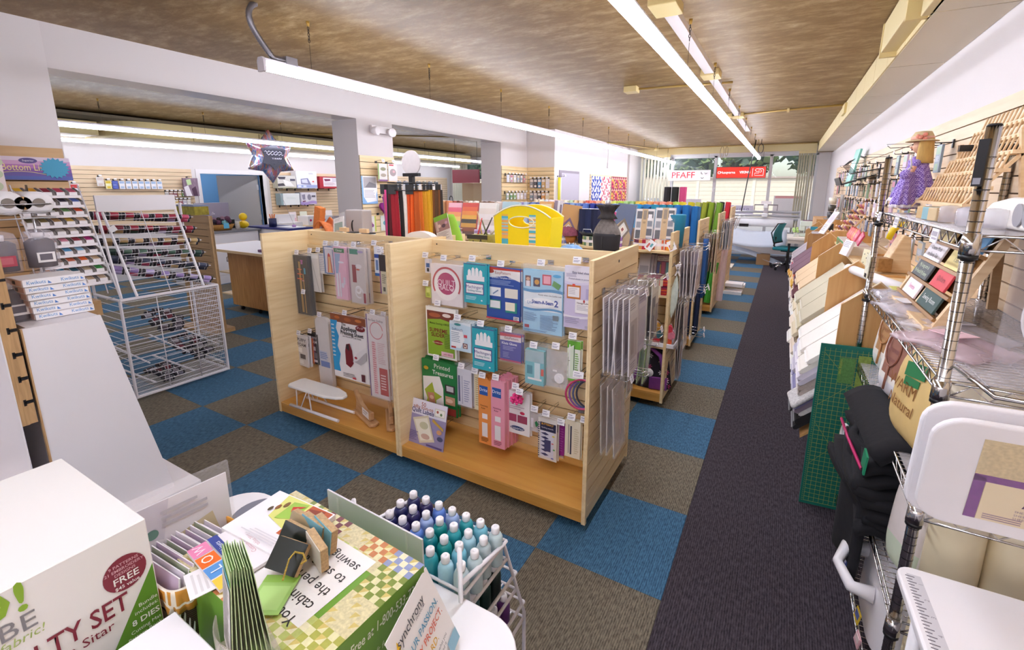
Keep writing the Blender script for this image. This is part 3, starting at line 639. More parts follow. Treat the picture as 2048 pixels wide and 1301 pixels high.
def hang(px, y, name, t, base, shapes, desc, cat, n=1, L=None, gap=.012, sleeve=False, dark=False, r=0, wall=.568, rot=0, tilt=0, tag_=True, top=.012, w=None, hk=True):
    """a pack hanging on a gondola hook; px = left, top, right, bottom in the photograph, y = plane of the front pack"""
    l, tp, rt, bt = px; um, vm = (l+rt)/2, (tp+bt)/2
    xl, xr = at(l, vm, 1, y).x, at(rt, vm, 1, y).x; zt, zb = at(um, tp, 1, y).z, at(um, bt, 1, y).z
    W, H = w or xr-xl, zt-zb; x = (xl+xr)/2
    o = pack(name, W, H, t, base, shapes, ('%s hanging on gondola' % desc) if n == 1 else ('%s, frontmost' % desc), cat, (x, y, zt), (0, tilt, rot), sleeve=sleeve, r=r)
    for i in range(1, n):
        dup(o, (x+.004*i*(1 if i % 2 else -1), y+(t+gap)*i, zt-.001*i), (0, tilt+.02*((i*7) % 3-1), rot), '%s, behind the front one' % desc, 'copies behind the front %s' % name)
    if hk: hook(x, wall, zt+top, L or (wall-y+.02), 0, dark, desc, tagged=tag_)
    return o

# ---------------------------------------------------------------- goods on the left front gondola
HK = 'display hook'
hang((592,512,620,628), .43, 'tool_pack', .012, '#3a3634', [('r',.08,.02,.92,.98,'#2c2928'),('r',.36,.1,.5,.96,'#b08a4a'),('r',.6,.3,.68,.97,'#a98448'),('r',.2,.03,.26,.98,'#4c4744'),('c',.62,.08,.1,.03,'#c05a9a'),('r',.56,.08,.68,.14,'#b060a0'),('r',.72,.2,.84,.3,'#3a9ab8'),('r',.3,.22,.58,.235,'#f08050'),('r',.26,.3,.6,.315,'#f06a3a'),('r',.24,.38,.6,.395,'#f06a3a'),('r',.55,.41,.72,.42,'#e89ab0')], 'dark pack of gold marking tools with orange bands', 'tool pack', 2, dark=True, sleeve=True)
hang((619,508,640,583), .46, 'ruler_pack', .006, '#e2ded8', [('r',.06,.03,.94,.12,'#f0eeea'),('p',[(.3,.15),(.34,.15),(.86,.98),(.82,.98)],'#b0aaa0'),('l',.1,.5,.4,.9,6,'#cfcac4')], 'tall cream ruler pack beside dark tool pack', 'ruler', 2, dark=True)
hang((637,507,652,547), .47, 'grid_pad', .008, '#e9e6e4', [('l',.1,.1,.95,.9,9,'#c5c2cc'),('r',.1,.05,.7,.09,'#a8a4b4')], 'small white grid pad between ruler and blue needle packs', 'pad', 1, dark=True)
hang((649,494,671,548), .42, 'needle_pack', .008, '#4f74a8', [('r',.12,.1,.8,.96,'#dcd8e0'),('p',[(.28,.95),(.36,.3),(.46,.22),(.6,.3),(.72,.95)],'#c23a2a'),('p',[(.36,.95),(.42,.36),(.56,.36),(.64,.95)],'#e8b878'),('r',.1,.02,.9,.09,'#e8e6ee')], 'blue pack with orange pointed tool drawing', 'tool pack', 5, sleeve=True)
hang((672,495,695,598), .40, 'craft_iron_pack', .02, '#e8b6cc', [('r',.06,.02,.94,.1,'#2f7a4a'),('t','Clover',.5,.06,.2,'#e8f0e8'),('p',[(.1,.12),(.6,.12),(.25,.6),(.1,.6)],'#9ab0d0'),('c',.62,.28,.25,.06,'#e9e6ee'),('r',.14,.5,.3,.95,'#eceaf0'),('r',.38,.48,.5,.95,'#e6e4ec'),('c',.66,.72,.12,.16,'#dcd9e4'),('r',.74,.56,.9,.7,'#d8d4e0')], 'pink pack with white cord craft iron and green header', 'craft iron', 2, sleeve=True)
hang((703,497,733,606), .41, 'mini_iron_pack', .02, '#cfc6c4', [('r',.05,.02,.6,.11,'#3f8a72'),('c',.75,.06,.2,.06,'#a89ac0'),('r',.16,.3,.42,.62,'#8a2430'),('c',.6,.32,.2,.1,'#e2dde0'),('c',.55,.38,.12,.04,'#d06a50'),('ring',.5,.75,.1,.2,0,6.2,'#f0eef0'),('ring',.55,.8,.2,.28,0,5.2,'#e4e2e6'),('r',.82,.8,.96,.98,'#9c2c38')], 'grey pack with dark red mini iron and coiled white cord', 'craft iron', 2, sleeve=True)
hang((750,494,762,552), .44, 'marker_pack', .008, '#e6e6ee', [('r',0,.25,1,.38,'#2c4fa0'),('r',0,.55,1,.9,'#dfe4ee'),('r',.2,.45,.6,.8,'#6a86b8'),('r',0,.9,1,1,'#2a66a8')], 'narrow white and blue marker pack by the middle panel', 'marker', 2)
hang((760,510,775,588), .40, 'black_ruler_pack', .006, '#d8d0b4', [('r',0,0,1,.42,'#3a3234'),('r',0,.42,.16,1,'#8a5a8a'),('l',.3,.5,.9,.75,5,'#8a8470'),('r',.4,.82,.7,.93,'#6a665a')], 'black and cream ruler pack hanging against middle panel', 'ruler', 1)
hang((606,590,624,622), .44, 'clear_spool_pack', .004, clear('#d8d4d0', .3), [('r',.1,.6,.9,.95,'#b8a48a')], 'small clear pack on a hook under the dark tools', 'pack', 1)
hang((597,672,617,732), .40, 'foam_sheet_pack', .012, '#e8e2e0', [('r',.0,.0,1,1,'#d9d4d2'),('t','PUFFY',.5,.15,.3,'#2e2a2e'),('t','FOAM',.5,.3,.3,'#2e2a2e'),('r',.1,.4,.5,.55,'#f8f6f4'),('r',.3,.6,.8,.75,'#5c5458'),('r',.2,.8,.6,.92,'#f2f0ee')], 'white and black foam sheet pack at the lower left', 'foam pack', 2, dark=True, tilt=.04)
for i, c in enumerate(('#e8605a', '#4a80c0', '#f09060', '#e88ab0')):
    pack('foam_sheet', .085, .21, .004, c, [], '%s foam sheet hanging behind white foam pack' % ('coral','blue','orange','pink')[i], 'foam sheet', (at(612+i*2,700,1,.43).x, .432+i*.008, at(610,676,1,.43).z), (0, .03, 0))
hang((619,668,639,727), .46, 'black_foam_pack', .012, '#2c2a2c', [('t','PUFFY',.5,.15,.28,'#e8e4e8'),('t','FOAM',.5,.27,.28,'#e8e4e8'),('r',.2,.42,.7,.55,'#c8c4c8'),('r',.3,.62,.8,.8,'#7c787c'),('r',.4,.85,.8,.93,'#d8d4d8')], 'black foam sheet pack with white lettering', 'foam pack', 2)
o = hang((639,636,664,776), .47, 'sleeve_board', .03, mat('#dfdcde', .35), [('r',.1,.46,.75,.62,'#c8d0e4'),('r',.2,.6,.9,.68,'#5a7ac0'),('l',.2,.48,.8,.58,4,'#6a86c0')], 'long grey sleeve ironing board hanging wrapped in plastic', 'ironing board', 1, sleeve=True, r=.045)
hang((667,633,736,759), .40, 'pressing_sheet_pack', .012, '#f2eeee', [('r',0,0,1,.12,'#8a4a2a'),('c',.2,.05,.08,.03,'#c06a30'),('c',.5,.06,.1,.04,'#a85a2c'),('c',.8,.05,.09,.03,'#c8783c'),('p',[(0,.1),(.2,.1),(.15,.22),(.22,.34),(.16,.5),(.23,.62),(.17,.78),(.2,.9),(0,.9)],'#2f9fd8'),('t','The',.38,.14,.085,'#3a3234'),('t','Applique',.52,.2,.125,'#2c2628',0,.02),('t','Pressing Sheet',.6,.27,.115,'#2c2628',0,.02,.95),('t','and Nonstick Craft Sheet',.6,.32,.05,'#4a4446'),('c',.85,.16,.13,.06,'#7a2028'),('t','18" x 20"',.85,.15,.05,'#f0e0e0'),('p',[(.38,.55),(.42,.44),(.52,.42),(.58,.52),(.6,.72),(.5,.8),(.38,.76)],'#7a1824'),('p',[(.4,.5),(.44,.44),(.5,.44),(.5,.54)],'#2a2224'),('p',[(.58,.68),(.75,.58),(.98,.5),(.98,.62),(.8,.72)],'#b8b4b8'),('p',[(.58,.7),(.7,.56),(.98,.42),(.98,.5),(.72,.66)],'#ece8ea'),('c',.68,.62,.04,.025,'#b02838'),('r',.8,.86,.9,.97,'#5c2430'),('l',.28,.9,.7,.97,3,'#8a8486'),('r',.55,.94,.65,.97,'#c03a44')]+[('r',.04,.16+.06*i,.12,.18+.06*i,'#e0f0f8') for i in range(9)], 'large white pack with dark red iron picture and blue wavy edge', 'pressing sheet', 2, dark=True)
hang((738,632,776,795), .40, 'long_ruler_pack', .008, '#eae2e2', [('r',0,0,.05,1,'#6a4a86'),('ring',.5,.18,.3,.34,.1,6.1,'#d88a90'),('r',.22,.32,.42,.96,'#ecc8cc'),('l',.24,.32,.42,.96,24,'#d08088'),('r',.54,.62,.96,.95,'#b8423c'),('l',.6,.7,.9,.9,6,'#f0d0cc'),('l',.52,.32,.92,.58,12,'#dcbcc0'),('t','the Easy Scallop',.5,.06,.12,'#7a6a70')], 'long white and red scallop ruler pack', 'ruler', 2, sleeve=True)
hang((768,636,787,790), .45, 'blue_ruler_pack', .008, '#3f62a0', [('r',0,0,.25,1,'#2f4f8a')], 'long blue ruler pack behind the red scallop ruler', 'ruler', 2)
# things standing on the deck of the left gondola
IRB = mat('#efedea', .7, 0, .02, 30, .05)
t = thing('tabletop_ironing_board', 'small white ironing board on metal legs on gondola deck', 'ironing board', (0,0,0))
p0, p1 = at(597,765,2,.30), at(682,795,2,.285); v = p1-p0; v.z = 0; L = v.length; ang = math.atan2(v.y, v.x); mid = (p0+p1)/2
t.location = (mid.x, mid.y, .132); t.rotation_euler = (0, 0, ang)
pts = [(-L/2-.04, -.05), (-L/2-.02, -.075), (L/2-.1, -.075), (L/2, -.05), (L/2+.045, -.02), (L/2+.045, .02), (L/2, .05), (L/2-.1, .075), (-L/2-.02, .075), (-L/2-.04, .05)]
MB().prism(pts, .15, .172, 2).build('board', IRB, t, bevel=.008, seg=3)
for s in (-1, 1): MB().cyl((-L/2-.02, s*.07, .012), (L/2+.04, s*.07, .012), .011, None, 8).build('foot_rail', WHITEP, t)
MB().tube([(-L/2+.06, -.07, .012), (-L/2+.04, -.05, .15), (-L/2+.04, .05, .15), (-L/2+.06, .07, .012)], .005).tube([(-L/2+.22, -.07, .012), (-L/2+.16, -.04, .15), (-L/2+.16, .04, .15), (-L/2+.22, .07, .012)], .005).tube([(-L/2+.1, -.07, .012), (-L/2+.16, -.05, .15)], .004).tube([(-L/2+.1, .07, .012), (-L/2+.16, .05, .15)], .004).build('leg_frame', WHITEP, t)
BEE = wood('beech', '#b98d62', '#cfa67c', 0, .5, 12)
def clapper(x, y, rz, lab, sticker):
    t = thing('wooden_clapper', lab, 'clapper', (x, y, .132), (0, 0, rz))
    MB().prism([(-.15, -.035), (.15, -.035), (.17, 0), (.15, .035), (-.15, .035), (-.16, 0)], 0, .022, 2).build('base', BEE, t, bevel=.006)
    MB().prism([(-.15, .022), (.10, .022), (.12, .035), (.12, .09), (.03, .075), (-.05, .10), (-.16, .17), (-.17, .16), (-.13, .1)], -.014, .014, 1).build('board', BEE, t, bevel=.005)
    if sticker: MB().box((-.02, -.0152, .03), (.09, -.0142, .085), 0).box((0, -.0158, .066), (.07, -.0152, .072), 1).box((0, -.0158, .05), (.05, -.0152, .055), 1).build('sticker', [PAPER, flat('#a09a98')], t)
a = at(735,835,2,.16); clapper(a.x-.04, a.y+.02, -.35, 'beech point presser and clapper with white sticker on gondola deck', True)
a = at(782,838,2,.16); clapper(a.x-.02, a.y+.02, -.75, 'beech point presser leaning beside the middle gondola panel', False)
# ---------------------------------------------------------------- goods on the right front gondola
hang((851,518,863,546), .47, 'charm_pack', .01, '#d8d4dc', [('r',.2,.3,.8,.6,'#4a6aa0'),('r',.3,.65,.7,.9,'#3c3a3a')], 'tiny blue and grey charm pack by the middle panel', 'charm', 1)
hang((852,574,863,595), .47, 'pin_pack', .01, '#c4d060', [('r',.2,.1,.8,.5,'#dce48a'),('l',.2,.6,.8,.9,3,'#7a8a30')], 'tiny lime green pin pack by the middle panel', 'pins', 1)
hang((864,530,926,611), .45, 'quilt_hoop_pack', .012, '#e9e0e2', [('c',.5,.5,.4,.4,'#f4eeee'),('ring',.5,.48,.405,.455,-.5,PI+.5,'#b8343c'),('c',.5,.46,.29,.29,'#b01c62'),('t','QUILT',.5,.44,.2,'#f6dce8',0,.0),('t','HALO',.48,.56,.2,'#f6dce8'),('ring',.68,.6,.025,.04,0,6.28,'#f6dce8')], 'white pack with red hoop ring and magenta round label', 'hoop', 2, sleeve=True, top=.03)
GLV = [('r',0,0,1,1,'#2fa9b8'),('r',0,0,1,.02,'#4a3a7a')]+[('p',[(.18+.17*i,.36),(.2+.17*i,.1+.05*abs(i-1.5)),(.26+.17*i,.06+.05*abs(i-1.5)),(.33+.17*i,.1+.05*abs(i-1.5)),(.35+.17*i,.36)],'#f4f2f4') for i in range(4)]+[('r',.14,.3,.94,.42,'#f1eff2'),('r',.06,.42,1,.43,'#2fa9b8'),('r',.09,.48,.91,.76,'#4a3a86'),('r',.12,.5,.88,.74,'#f4f2f4'),('t','Machingers',.5,.58,.17,'#4a4488',0,.0),('t','Quilting Gloves',.5,.67,.1,'#3a8a9a'),('l',.1,.82,.7,.92,3,'#bfe6ec'),('c',.82,.9,.04,.03,'#e8f6f8')]
hang((929,528,973,607), .42, 'quilting_gloves_pack', .01, '#2fa9b8', GLV, 'teal pack of white quilting gloves on the top hook row', 'gloves', 3, top=.02)
hang((974,536,1041,640), .46, 'template_plastic_pack', .008, '#2d4f9c', [('p',[(0,0),(1,.02),(1,.1),(0,.08)],'#c8402f'),('p',[(.08,.05),(1,.05),(1,.24),(.6,.15),(.1,.2)],'#ece8e6'),('c',.14,.08,.1,.05,'#a8402f'),('t','EasyPattern',.5,.1,.1,'#a05a48',0,0),('t','Quilters Template Sheets',.5,.19,.065,'#e8ecf6'),('l',.08,.24,.9,.34,4,'#8aa0d0'),('r',.08,.38,.44,.55,'#ece9ea'),('r',.56,.38,.94,.56,'#e6e0d4'),('r',.08,.62,.44,.8,'#3a8a7a'),('r',.12,.64,.42,.78,'#ece9ea'),('r',.58,.64,.92,.84,'#2f8a80'),('r',.58,.64,.86,.8,'#f0e6d0'),('p',[(.2,.5),(.36,.42),(.38,.44),(.22,.52)],'#7a8aa8'),('r',.82,.9,.98,.98,'#f2f0f2'),('l',.84,.91,.97,.97,5,'#333'*1+'333'),('r',0,.97,1,1,'#c03a4a')], 'blue booklet pack with four white pictures', 'template pack', 2)
hang((1047,541,1126,667), .47, 'fusible_web_pack', .008, '#8ec4e4', [('r',.01,.01,.99,.99,'#a4d2ec'),('r',.02,.32,.98,.64,'#ecf2f6'),('w',.3,.345,.015,1,'#4a90c4'),('w',.6,.635,.015,1,'#4a90c4'),('r',.06,.1,.2,.27,'#6a3a34'),('c',.13,.15,.05,.04,'#d8a888'),('r',.08,.18,.18,.27,'#f2e6ea'),('r',.27,.12,.44,.26,'#3a3050'),('c',.36,.19,.06,.06,'#d89a30'),('r',.5,.06,.72,.22,'#c2384a'),('r',.53,.08,.7,.2,'#f0a8b8'),('p',[(.78,.14),(.96,.2),(.9,.28),(.74,.22)],'#5a9a4a'),('c',.86,.07,.1,.035,'#38a4dc'),('c',.3,.5,.24,.06,'#ffffff'),('c',.5,.47,.26,.06,'#ffffff'),('c',.7,.51,.22,.07,'#ffffff'),('c',.45,.54,.28,.06,'#ffffff'),('t','Lite',.2,.52,.1,'#6a9ac8'),('t','Steam-A-Seam',.52,.5,.115,'#2a4aa0',0,.035,.8),('t','2',.86,.5,.2,'#2a4aa0',0,.03),('t','Ready when Lite fusible web',.7,.38,.05,'#4a4a56'),('l',.04,.68,.4,.82,8,'#6a8ab0'),('l',.46,.7,.92,.94,12,'#6a8ab0'),('r',.06,.88,.18,.93,'#a03040'),('r',.78,.68,.92,.76,'#6a7a86'),('l',.04,.95,.7,.98,2,'#5a7aa0')], 'large light blue fusible web pack with cloud lettering', 'fusible web', 2, sleeve=True, top=.03)
hang((1129,533,1184,658), .47, 'transfer_sheet_pack', .006, '#cfc6e2', [('r',0,0,1,.26,'#e8e4f0'),('w',.24,.28,.02,.6,'#dcd6ec'),('l',.06,.12,.6,.18,3,'#a8a0c0'),('t','Easy label sheets',.62,.1,.1,'#5a5678'),('t','Printed sheets to personalize',.6,.2,.075,'#7a7698'),('r',.1,.3,.6,.52,'#c87a3a'),('r',.14,.33,.56,.49,'#f2eef0'),('r',.3,.28,.4,.32,'#d84a3a'),('l',.18,.35,.52,.46,4,'#cac6d0'),('r',.42,.52,1,.74,'#f6f2f4'),('p',[(.7,.54),(.74,.51),(.78,.54),(.74,.58)],'#b83a3a'),('t','Vintage Labels',.72,.575,.085,'#5a3a3a'),('l',.48,.61,.96,.7,4,'#c8c4cc'),('r',.8,.34,.94,.5,'#b4aad0'),('w',.78,.82,.015,.6,'#eae6f2'),('l',.06,.82,.6,.93,4,'#a8a2be'),('r',.8,.93,.95,.97,'#b8b4cc')], 'pale lilac label sheet pack against right gondola panel', 'label sheets', 2, top=.02)
hang((854,616,913,716), .44, 'slider_mat_pack', .006, '#f4f2ee', [('r',.04,.08,.94,.28,'#7a3a2c'),('c',.3,.16,.2,.06,'#a85a3a'),('c',.7,.14,.14,.05,'#e8d8d0'),('p',[(.04,.26),(.5,.22),(.94,.27),(.94,.96),(.04,.96)],'#8ab030'),('t','Makes Sewing a BREEZE',.5,.32,.075,'#4a5a1c'),('t','SUPREME',.42,.46,.15,'#7a2a20',0,.02),('t','SLIDER',.4,.55,.15,'#7a2a20',0,.02),('c',.4,.7,.16,.065,'#8a2c24'),('t','free-motion sheet',.4,.7,.05,'#f0dcc8'),('r',.5,.86,.9,.95,'#f0c4d0'),('t','pink ribbon',.72,.905,.06,'#b04a6a'),('l',.62,.5,.92,.8,9,'#5c7a20')], 'green and brown slider mat pack with white border', 'slider mat', 2, top=.02)
hang((901,645,943,702), .38, 'needle_felting_pack', .012, '#dfe8f0', [('p',[(0,.1),(.5,.05),(1,.1),(1,1),(0,1)],'#c4dcea'),('p',[(.06,.3),(.6,.25),(.7,.6),(.5,.9),(.06,.9)],'#eef2f6'),('t','Softouch',.38,.26,.16,'#4a6a98',0,0,.9),('l',.08,.36,.5,.74,6,'#a8b4c4'),('r',.62,.7,.84,.88,'#6a2a2a'),('r',.66,.73,.8,.86,'#e8dcd4'),('c',.73,.79,.04,.04,'#6a2a2a'),('r',.68,.4,.84,.5,'#c84a5a'),('r',.08,.86,.3,.92,'#b83a3a'),('c',.4,.08,.16,.05,'#3f8a8c')], 'pale blue and white padded pack below quilt hoop', 'pack', 4, top=.02)
hang((946,657,989,740), .38, 'quilting_gloves_pack', .01, '#2fa9b8', GLV, 'teal pack of white quilting gloves on the second hook row', 'gloves', 3, top=.02)
hang((1001,668,1043,723), .41, 'kids_fabric_pack', .008, '#3f3f9a', [('r',0,0,1,.26,'#e8dcde'),('p',[(0,0),(1,0),(1,.08),(0,.12)],'#c83a4a'),('t','EasyPattern',.55,.16,.14,'#8a5a60'),('t','Klutz Glove',.45,.36,.15,'#eceaf6',0,.02),('l',.14,.46,.86,.62,3,'#9a9ad0'),('l',.14,.68,.5,.9,4,'#8a8ac4'),('r',0,.94,1,1,'#b03060')], 'violet blue pack with white lettering', 'pack', 2, sleeve=True, top=.02)
hang((1053,700,1090,768), .42, 'teal_notion_bag', .03, '#74bcc6', [('r',.0,0,1,.34,clear('#eceaec', .35)),('r',.5,.35,.8,.8,'#cfe4e8'),('r',.1,.45,.4,.7,'#3f8a98'),('r',.85,.5,1,.7,'#d05a4a'),('r',.15,.8,.9,.86,'#eeecec')], 'clear bag with teal measuring notions', 'notions bag', 2, sleeve=True, top=.02)
o = hang((1094,702,1136,775), .43, 'zip_notion_bag', .012, clear('#e6e2e6', .32), [('r',.3,.52,.5,.57,'#f0eef0')], 'clear bag holding round white tape measure', 'notions bag', 1, sleeve=True, top=.02)
MB().cyl((.015, -.012, -.155), (.015, .004, -.155), .028, None, 18).cyl((.015, -.016, -.155), (.015, -.012, -.155), .012, None, 12).build('tape_measure', WPLAST, o)
hang((1135,682,1161,762), .44, 'green_pen_pack', .008, '#eaeee6', [('r',0,0,1,.2,'#6ab03a'),('p',[(.0,.2),(.5,.1),(.5,.9),(.0,.95)],'#dce8d4'),('r',.14,.1,.22,.9,'#f8f8f6'),('r',.5,.12,.56,.88,'#3f6a3a'),('l',.6,.3,.9,.86,10,'#7ab050'),('r',0,.95,1,1,'#6ab03a'),('c',.15,.5,.08,.02,'#222222')], 'tall white and green pen pack', 'pen pack', 2, top=.02)
for i, c in enumerate(('#c03a6a', '#8a5aa8', '#5a6a9a', '#4a4a5c')):
    cx, cz = at(1180,790,1,.44).x-.0+.012*i, at(1170,790,1,.44).z; t = thing('embroidery_hoop', '%s thin ring hoop hanging at lower right of gondola' % ('crimson','violet','slate blue','dark grey')[i], 'hoop', (cx-.045, .43+.022*i, cz-.006*i), (0, .1*i, .3))
    MB().tube([(.085*math.cos(a), 0, .085*math.sin(a)) for a in [2*PI*k/28 for k in range(28)]], .0055, 6, 0, True).build('ring', mat(c, .35), t)
    MB().box((-.012, -.008, -.104), (.012, .008, -.088)).cyl((-.018, 0, -.096), (.02, 0, -.096), .004, None, 8).build('clamp', WIRE, t)
hook(at(1178,745,1,.56).x, .568, at(1178,745,1,.5).z, .16, 0, True, 'four ring hoops', .06)
hang((847,724,914,826), .42, 'printed_fabric_pack', .012, '#1f7a3e', [('p',[(.02,.34),(.52,.28),(.62,.5),(.62,1),(.02,1)],'#f0ecea'),('t','Printed',.6,.1,.16,'#f4f2ec',0,.0),('t','Treasures',.62,.22,.15,'#f4f2ec'),('p',[(.06,.6),(.3,.42),(.36,.6),(.58,.66),(.4,.76),(.42,.98),(.24,.86),(.04,.94),(.14,.76)],'#a8b83a'),('p',[(.14,.64),(.34,.62),(.38,.82),(.2,.86)],'#c88a70'),('c',.27,.72,.06,.05,'#e8c0a8'),('r',.68,.4,.96,.56,'#3a3234'),('r',.72,.42,.92,.52,'#c8c4c8'),('r',.68,.62,.96,.78,'#c89a78'),('c',.8,.7,.1,.05,'#e8c8b0'),('r',.68,.84,.98,.98,'#a8423a'),('c',.14,.16,.07,.045,'#c8a030')], 'green pack with star quilt block picture', 'printed fabric', 3, top=.02)
hang((914,738,944,812), .43, 'glue_stick_pack', .008, '#dcdce8', [('r',.12,.2,.24,.9,'#4a4a7a'),('r',.34,.2,.42,.95,'#b8b8cc'),('l',.5,.3,.9,.9,10,'#9aa0c0')], 'narrow lavender grey pack next to green pack', 'pack', 5, sleeve=True, gap=.014)
hang((949,748,962,820), .42, 'cream_ruler_card', .006, '#e0d4b4', [('l',.2,.1,.8,.9,14,'#b0a078')], 'slim cream ruler card beside the orange box', 'ruler', 1)
def boxpack(px, y, c, c2, lab, n):
    l, tp, rt, bt = px; x0, x1 = at(l,(tp+bt)/2,1,y).x, at(rt,(tp+bt)/2,1,y).x; zt, zb = at((l+rt)/2,tp,1,y).z, at((l+rt)/2,bt,1,y).z; w, h = x1-x0, zt-zb
    o = pack('curve_tool_box', w, h, .03, c, [('p',[(.2,0),(.35,-.06),(.65,-.06),(.8,0)],c),('r',.1,.1,.75,.24,'#2a5aa8'),('t','Dritz',.42,.16,.3,'#e8ecf8'),('t','Hemming',.45,.4,.15,c2),('t','Ruler',.4,.44,.15,c2),('r',.3,.52,.72,.6,'#f2eef0'),('r',.28,.66,.72,.88,'#eceaec'),('l',.2,.9,.8,.97,3,c2)], lab+', frontmost on its hook', 'boxed ruler', ((x0+x1)/2, y, zt))
    for i in range(1, n): dup(o, ((x0+x1)/2+.006*i, y+.034*i, zt), None, lab+', behind the front one', 'boxed rulers behind')
    hook((x0+x1)/2, .568, zt+.02, .568-y+.03, 0, False, lab)
boxpack((960,758,985,886), .42, '#e8944a', '#7a4a1c', 'tall orange ruler box on lower hook row', 3)
boxpack((985,762,1012,894), .40, '#eda0b4', '#8a3a54', 'tall pink ruler box on lower hook row', 4)
hang((1012,784,1060,868), .43, 'thread_sampler_card', .006, '#f0eef0', [('r',.08,.54,.46,.72,'#a8486a'),('r',.5,.54,.9,.72,'#a04462'),('c',.7,.48,.1,.06,'#c02c56'),('l',.1,.2,.8,.44,5,'#c8b8c4'),('c',.5,.86,.3,.085,'#2c3f72'),('t','Superior',.5,.86,.16,'#e8ecf8',0,0)], 'white card with pink panels and navy oval', 'card', 3, top=.03, dark=True)
a = at(1033,799,1,.36); t = thing('yarn_scrubber', 'hot pink knotted yarn cluster hanging before white card', 'yarn', (a.x, .36, a.z))
y_ = MB(); rr = random.Random(5)
for i in range(60):
    u = Vector((rr.gauss(0,1), rr.gauss(0,1), rr.gauss(0,1))).normalized()*.034*rr.uniform(.6,1.1); y_.ball(u, .0085, 6)
y_.build('tuft', mat('#e8408c', .85, 0, .2, 60), t)
hook(a.x+.03, .568, a.z+.045, .22, 0, True, 'pink yarn and white card')
hang((1060,826,1086,864), .44, 'charm_bag', .01, clear('#e8e6ea', .4), [('p',[(.4,.5),(.55,.4),(.7,.6),(.5,.75)],'#2a7a4a'),('p',[(.6,.7),(.8,.72),(.7,.85)],'#4a5a9a'),('r',.1,.3,.3,.8,'#d8d4dc')], 'small clear bag of coloured charms', 'charms', 1, top=.02)
hang((1077,838,1114,920), .42, 'stencil_pack', .008, '#ded8d2', [('r',.1,.1,.95,.3,'#2e2e4a'),('t','BUTTERFLY',.5,.14,.14,'#e0a830',0,.01,.9),('t','Quilting stencils',.5,.22,.1,'#d8d6e4'),('r',.12,.3,.84,.94,'#d8d8e6')]+[('p',[(.14,.36+.1*i),(.4,.33+.1*i),(.6,.37+.1*i),(.4,.4+.1*i)],'#3a3a64') for i in range(6)]+[('r',.36,.5,.7,.78,'#45456e'),('c',.84,.38,.07,.04,'#e8d23a'),('c',.8,.56,.06,.03,'#d8605a'),('c',.88,.7,.06,.04,'#5aa85a'),('c',.8,.92,.08,.04,'#7a7ac0'),('l',.02,.1,.1,.96,16,'#3a3a5c')], 'navy and white butterfly stencil pack', 'stencil', 4, top=.03)
hang((1118,852,1132,912), .45, 'purple_ruler', .004, '#8a2080', [('l',.2,.1,.8,.9,10,'#a04a98')], 'deep purple narrow ruler strip', 'ruler', 3, tilt=.06, top=.02)
hang((1130,842,1161,916), .43, 'cream_stencil', .004, '#e6dfca', [('r',.34,.15,.44,.92,'#3a3a52'),('r',.22,.12,.26,.9,'#6a6a72'),('l',.6,.2,.9,.9,12,'#d2c8a8')], 'cream stencil sheet with dark vertical stripe', 'stencil', 3, top=.02)
hang((1167,848,1174,930), .46, 'green_strip_pack', .004, '#c8d8a0', [('r',0,.2,1,.4,'#eef0ea'),('l',.2,.5,.8,.9,12,'#8aa858')], 'slim green strip pack at the right gondola edge', 'pack', 1, top=.02)
# booklet on deck
a = at(860,880,1,.36); l = at(826,845,1,.33).x; r_ = at(896,845,1,.33).x; hz = at(860,802,1,.36).z-.132
pack('quilt_label_book', r_-l, .285, .006, '#9a8fb4', [('r',0,0,1,.34,'#e6e2ee'),('t','50',.36,.1,.13,'#a8604a'),('t','nifty iron-on',.36,.17,.11,'#b06a50'),('t','Quilt Labels',.36,.25,.135,'#3c3a70',0,.015,.95),('r',.68,.1,.96,.28,'#d8d4c8'),('r',.7,.12,.94,.26,'#f4f2ea'),('c',.76,.17,.03,.03,'#c06a5a'),('c',.86,.21,.03,.03,'#6a8a5a'),('p',[(.1,.44),(.52,.3),(.76,.84),(.36,.96)],'#d8ccb0'),('p',[(.16,.47),(.5,.36),(.7,.8),(.38,.9)],'#ece6d4'),('c',.43,.55,.12,.08,'#c8c4a0'),('c',.5,.78,.12,.06,'#c8a898'),('p',[(.66,.34),(.96,.5),(.96,.56),(.64,.4)],'#c8a040'),('c',.86,.6,.07,.05,'#d8a070'),('c',.9,.74,.08,.05,'#4a4a6a'),('l',.06,.72,.3,.94,6,'#7a6a98'),('r',.55,.93,.98,.97,'#5c4a80')], 'lilac quilt label booklet leaning on gondola deck by middle panel', 'booklet', ((l+r_)/2, .335, .132+.276), (-.22, 0, 0))
hook(at(895,840,1,.5).x, .568, at(895,846,1,.5).z, .1, 0, False, 'nothing, under the green star pack')

# ---------------------------------------------------------------- packets on the gondola ends (facing the aisle)
def side_packs(xp, y, zt, w, h, n, base, shapes, desc, cat, step=.022, name='pattern_packet', sleeve=True, t=.004, x0=.03, dark=False, L=None, tagged=True, jig=0.0):
    o = None; rr = random.Random(int(y*100)+n)
    for i in range(n):
        x = xp+x0+step*i; lab = desc if n == 1 else ('%s, outermost' % desc if i == n-1 else '%s, inner copies' % desc)
        loc = (x, y+rr.uniform(-.008, .008), zt-rr.uniform(0, .008)); rot = (rr.uniform(-.06, .06)+jig, rr.uniform(-.03, .03), PI/2+rr.uniform(-.05, .05))
        if o is None: o = pack(name, w, h, t, base, shapes, lab, cat, loc, rot, 'packets on gondola end hooks', sleeve=sleeve)
        else: dup(o, loc, rot, lab, 'packets on gondola end hooks')
    hook(xp, y, zt+.012, L or x0+step*n+.03, PI/2, dark, desc, tagged=tagged); return o
PK = mat('#e4dee4', .35, 0, .03, 20)
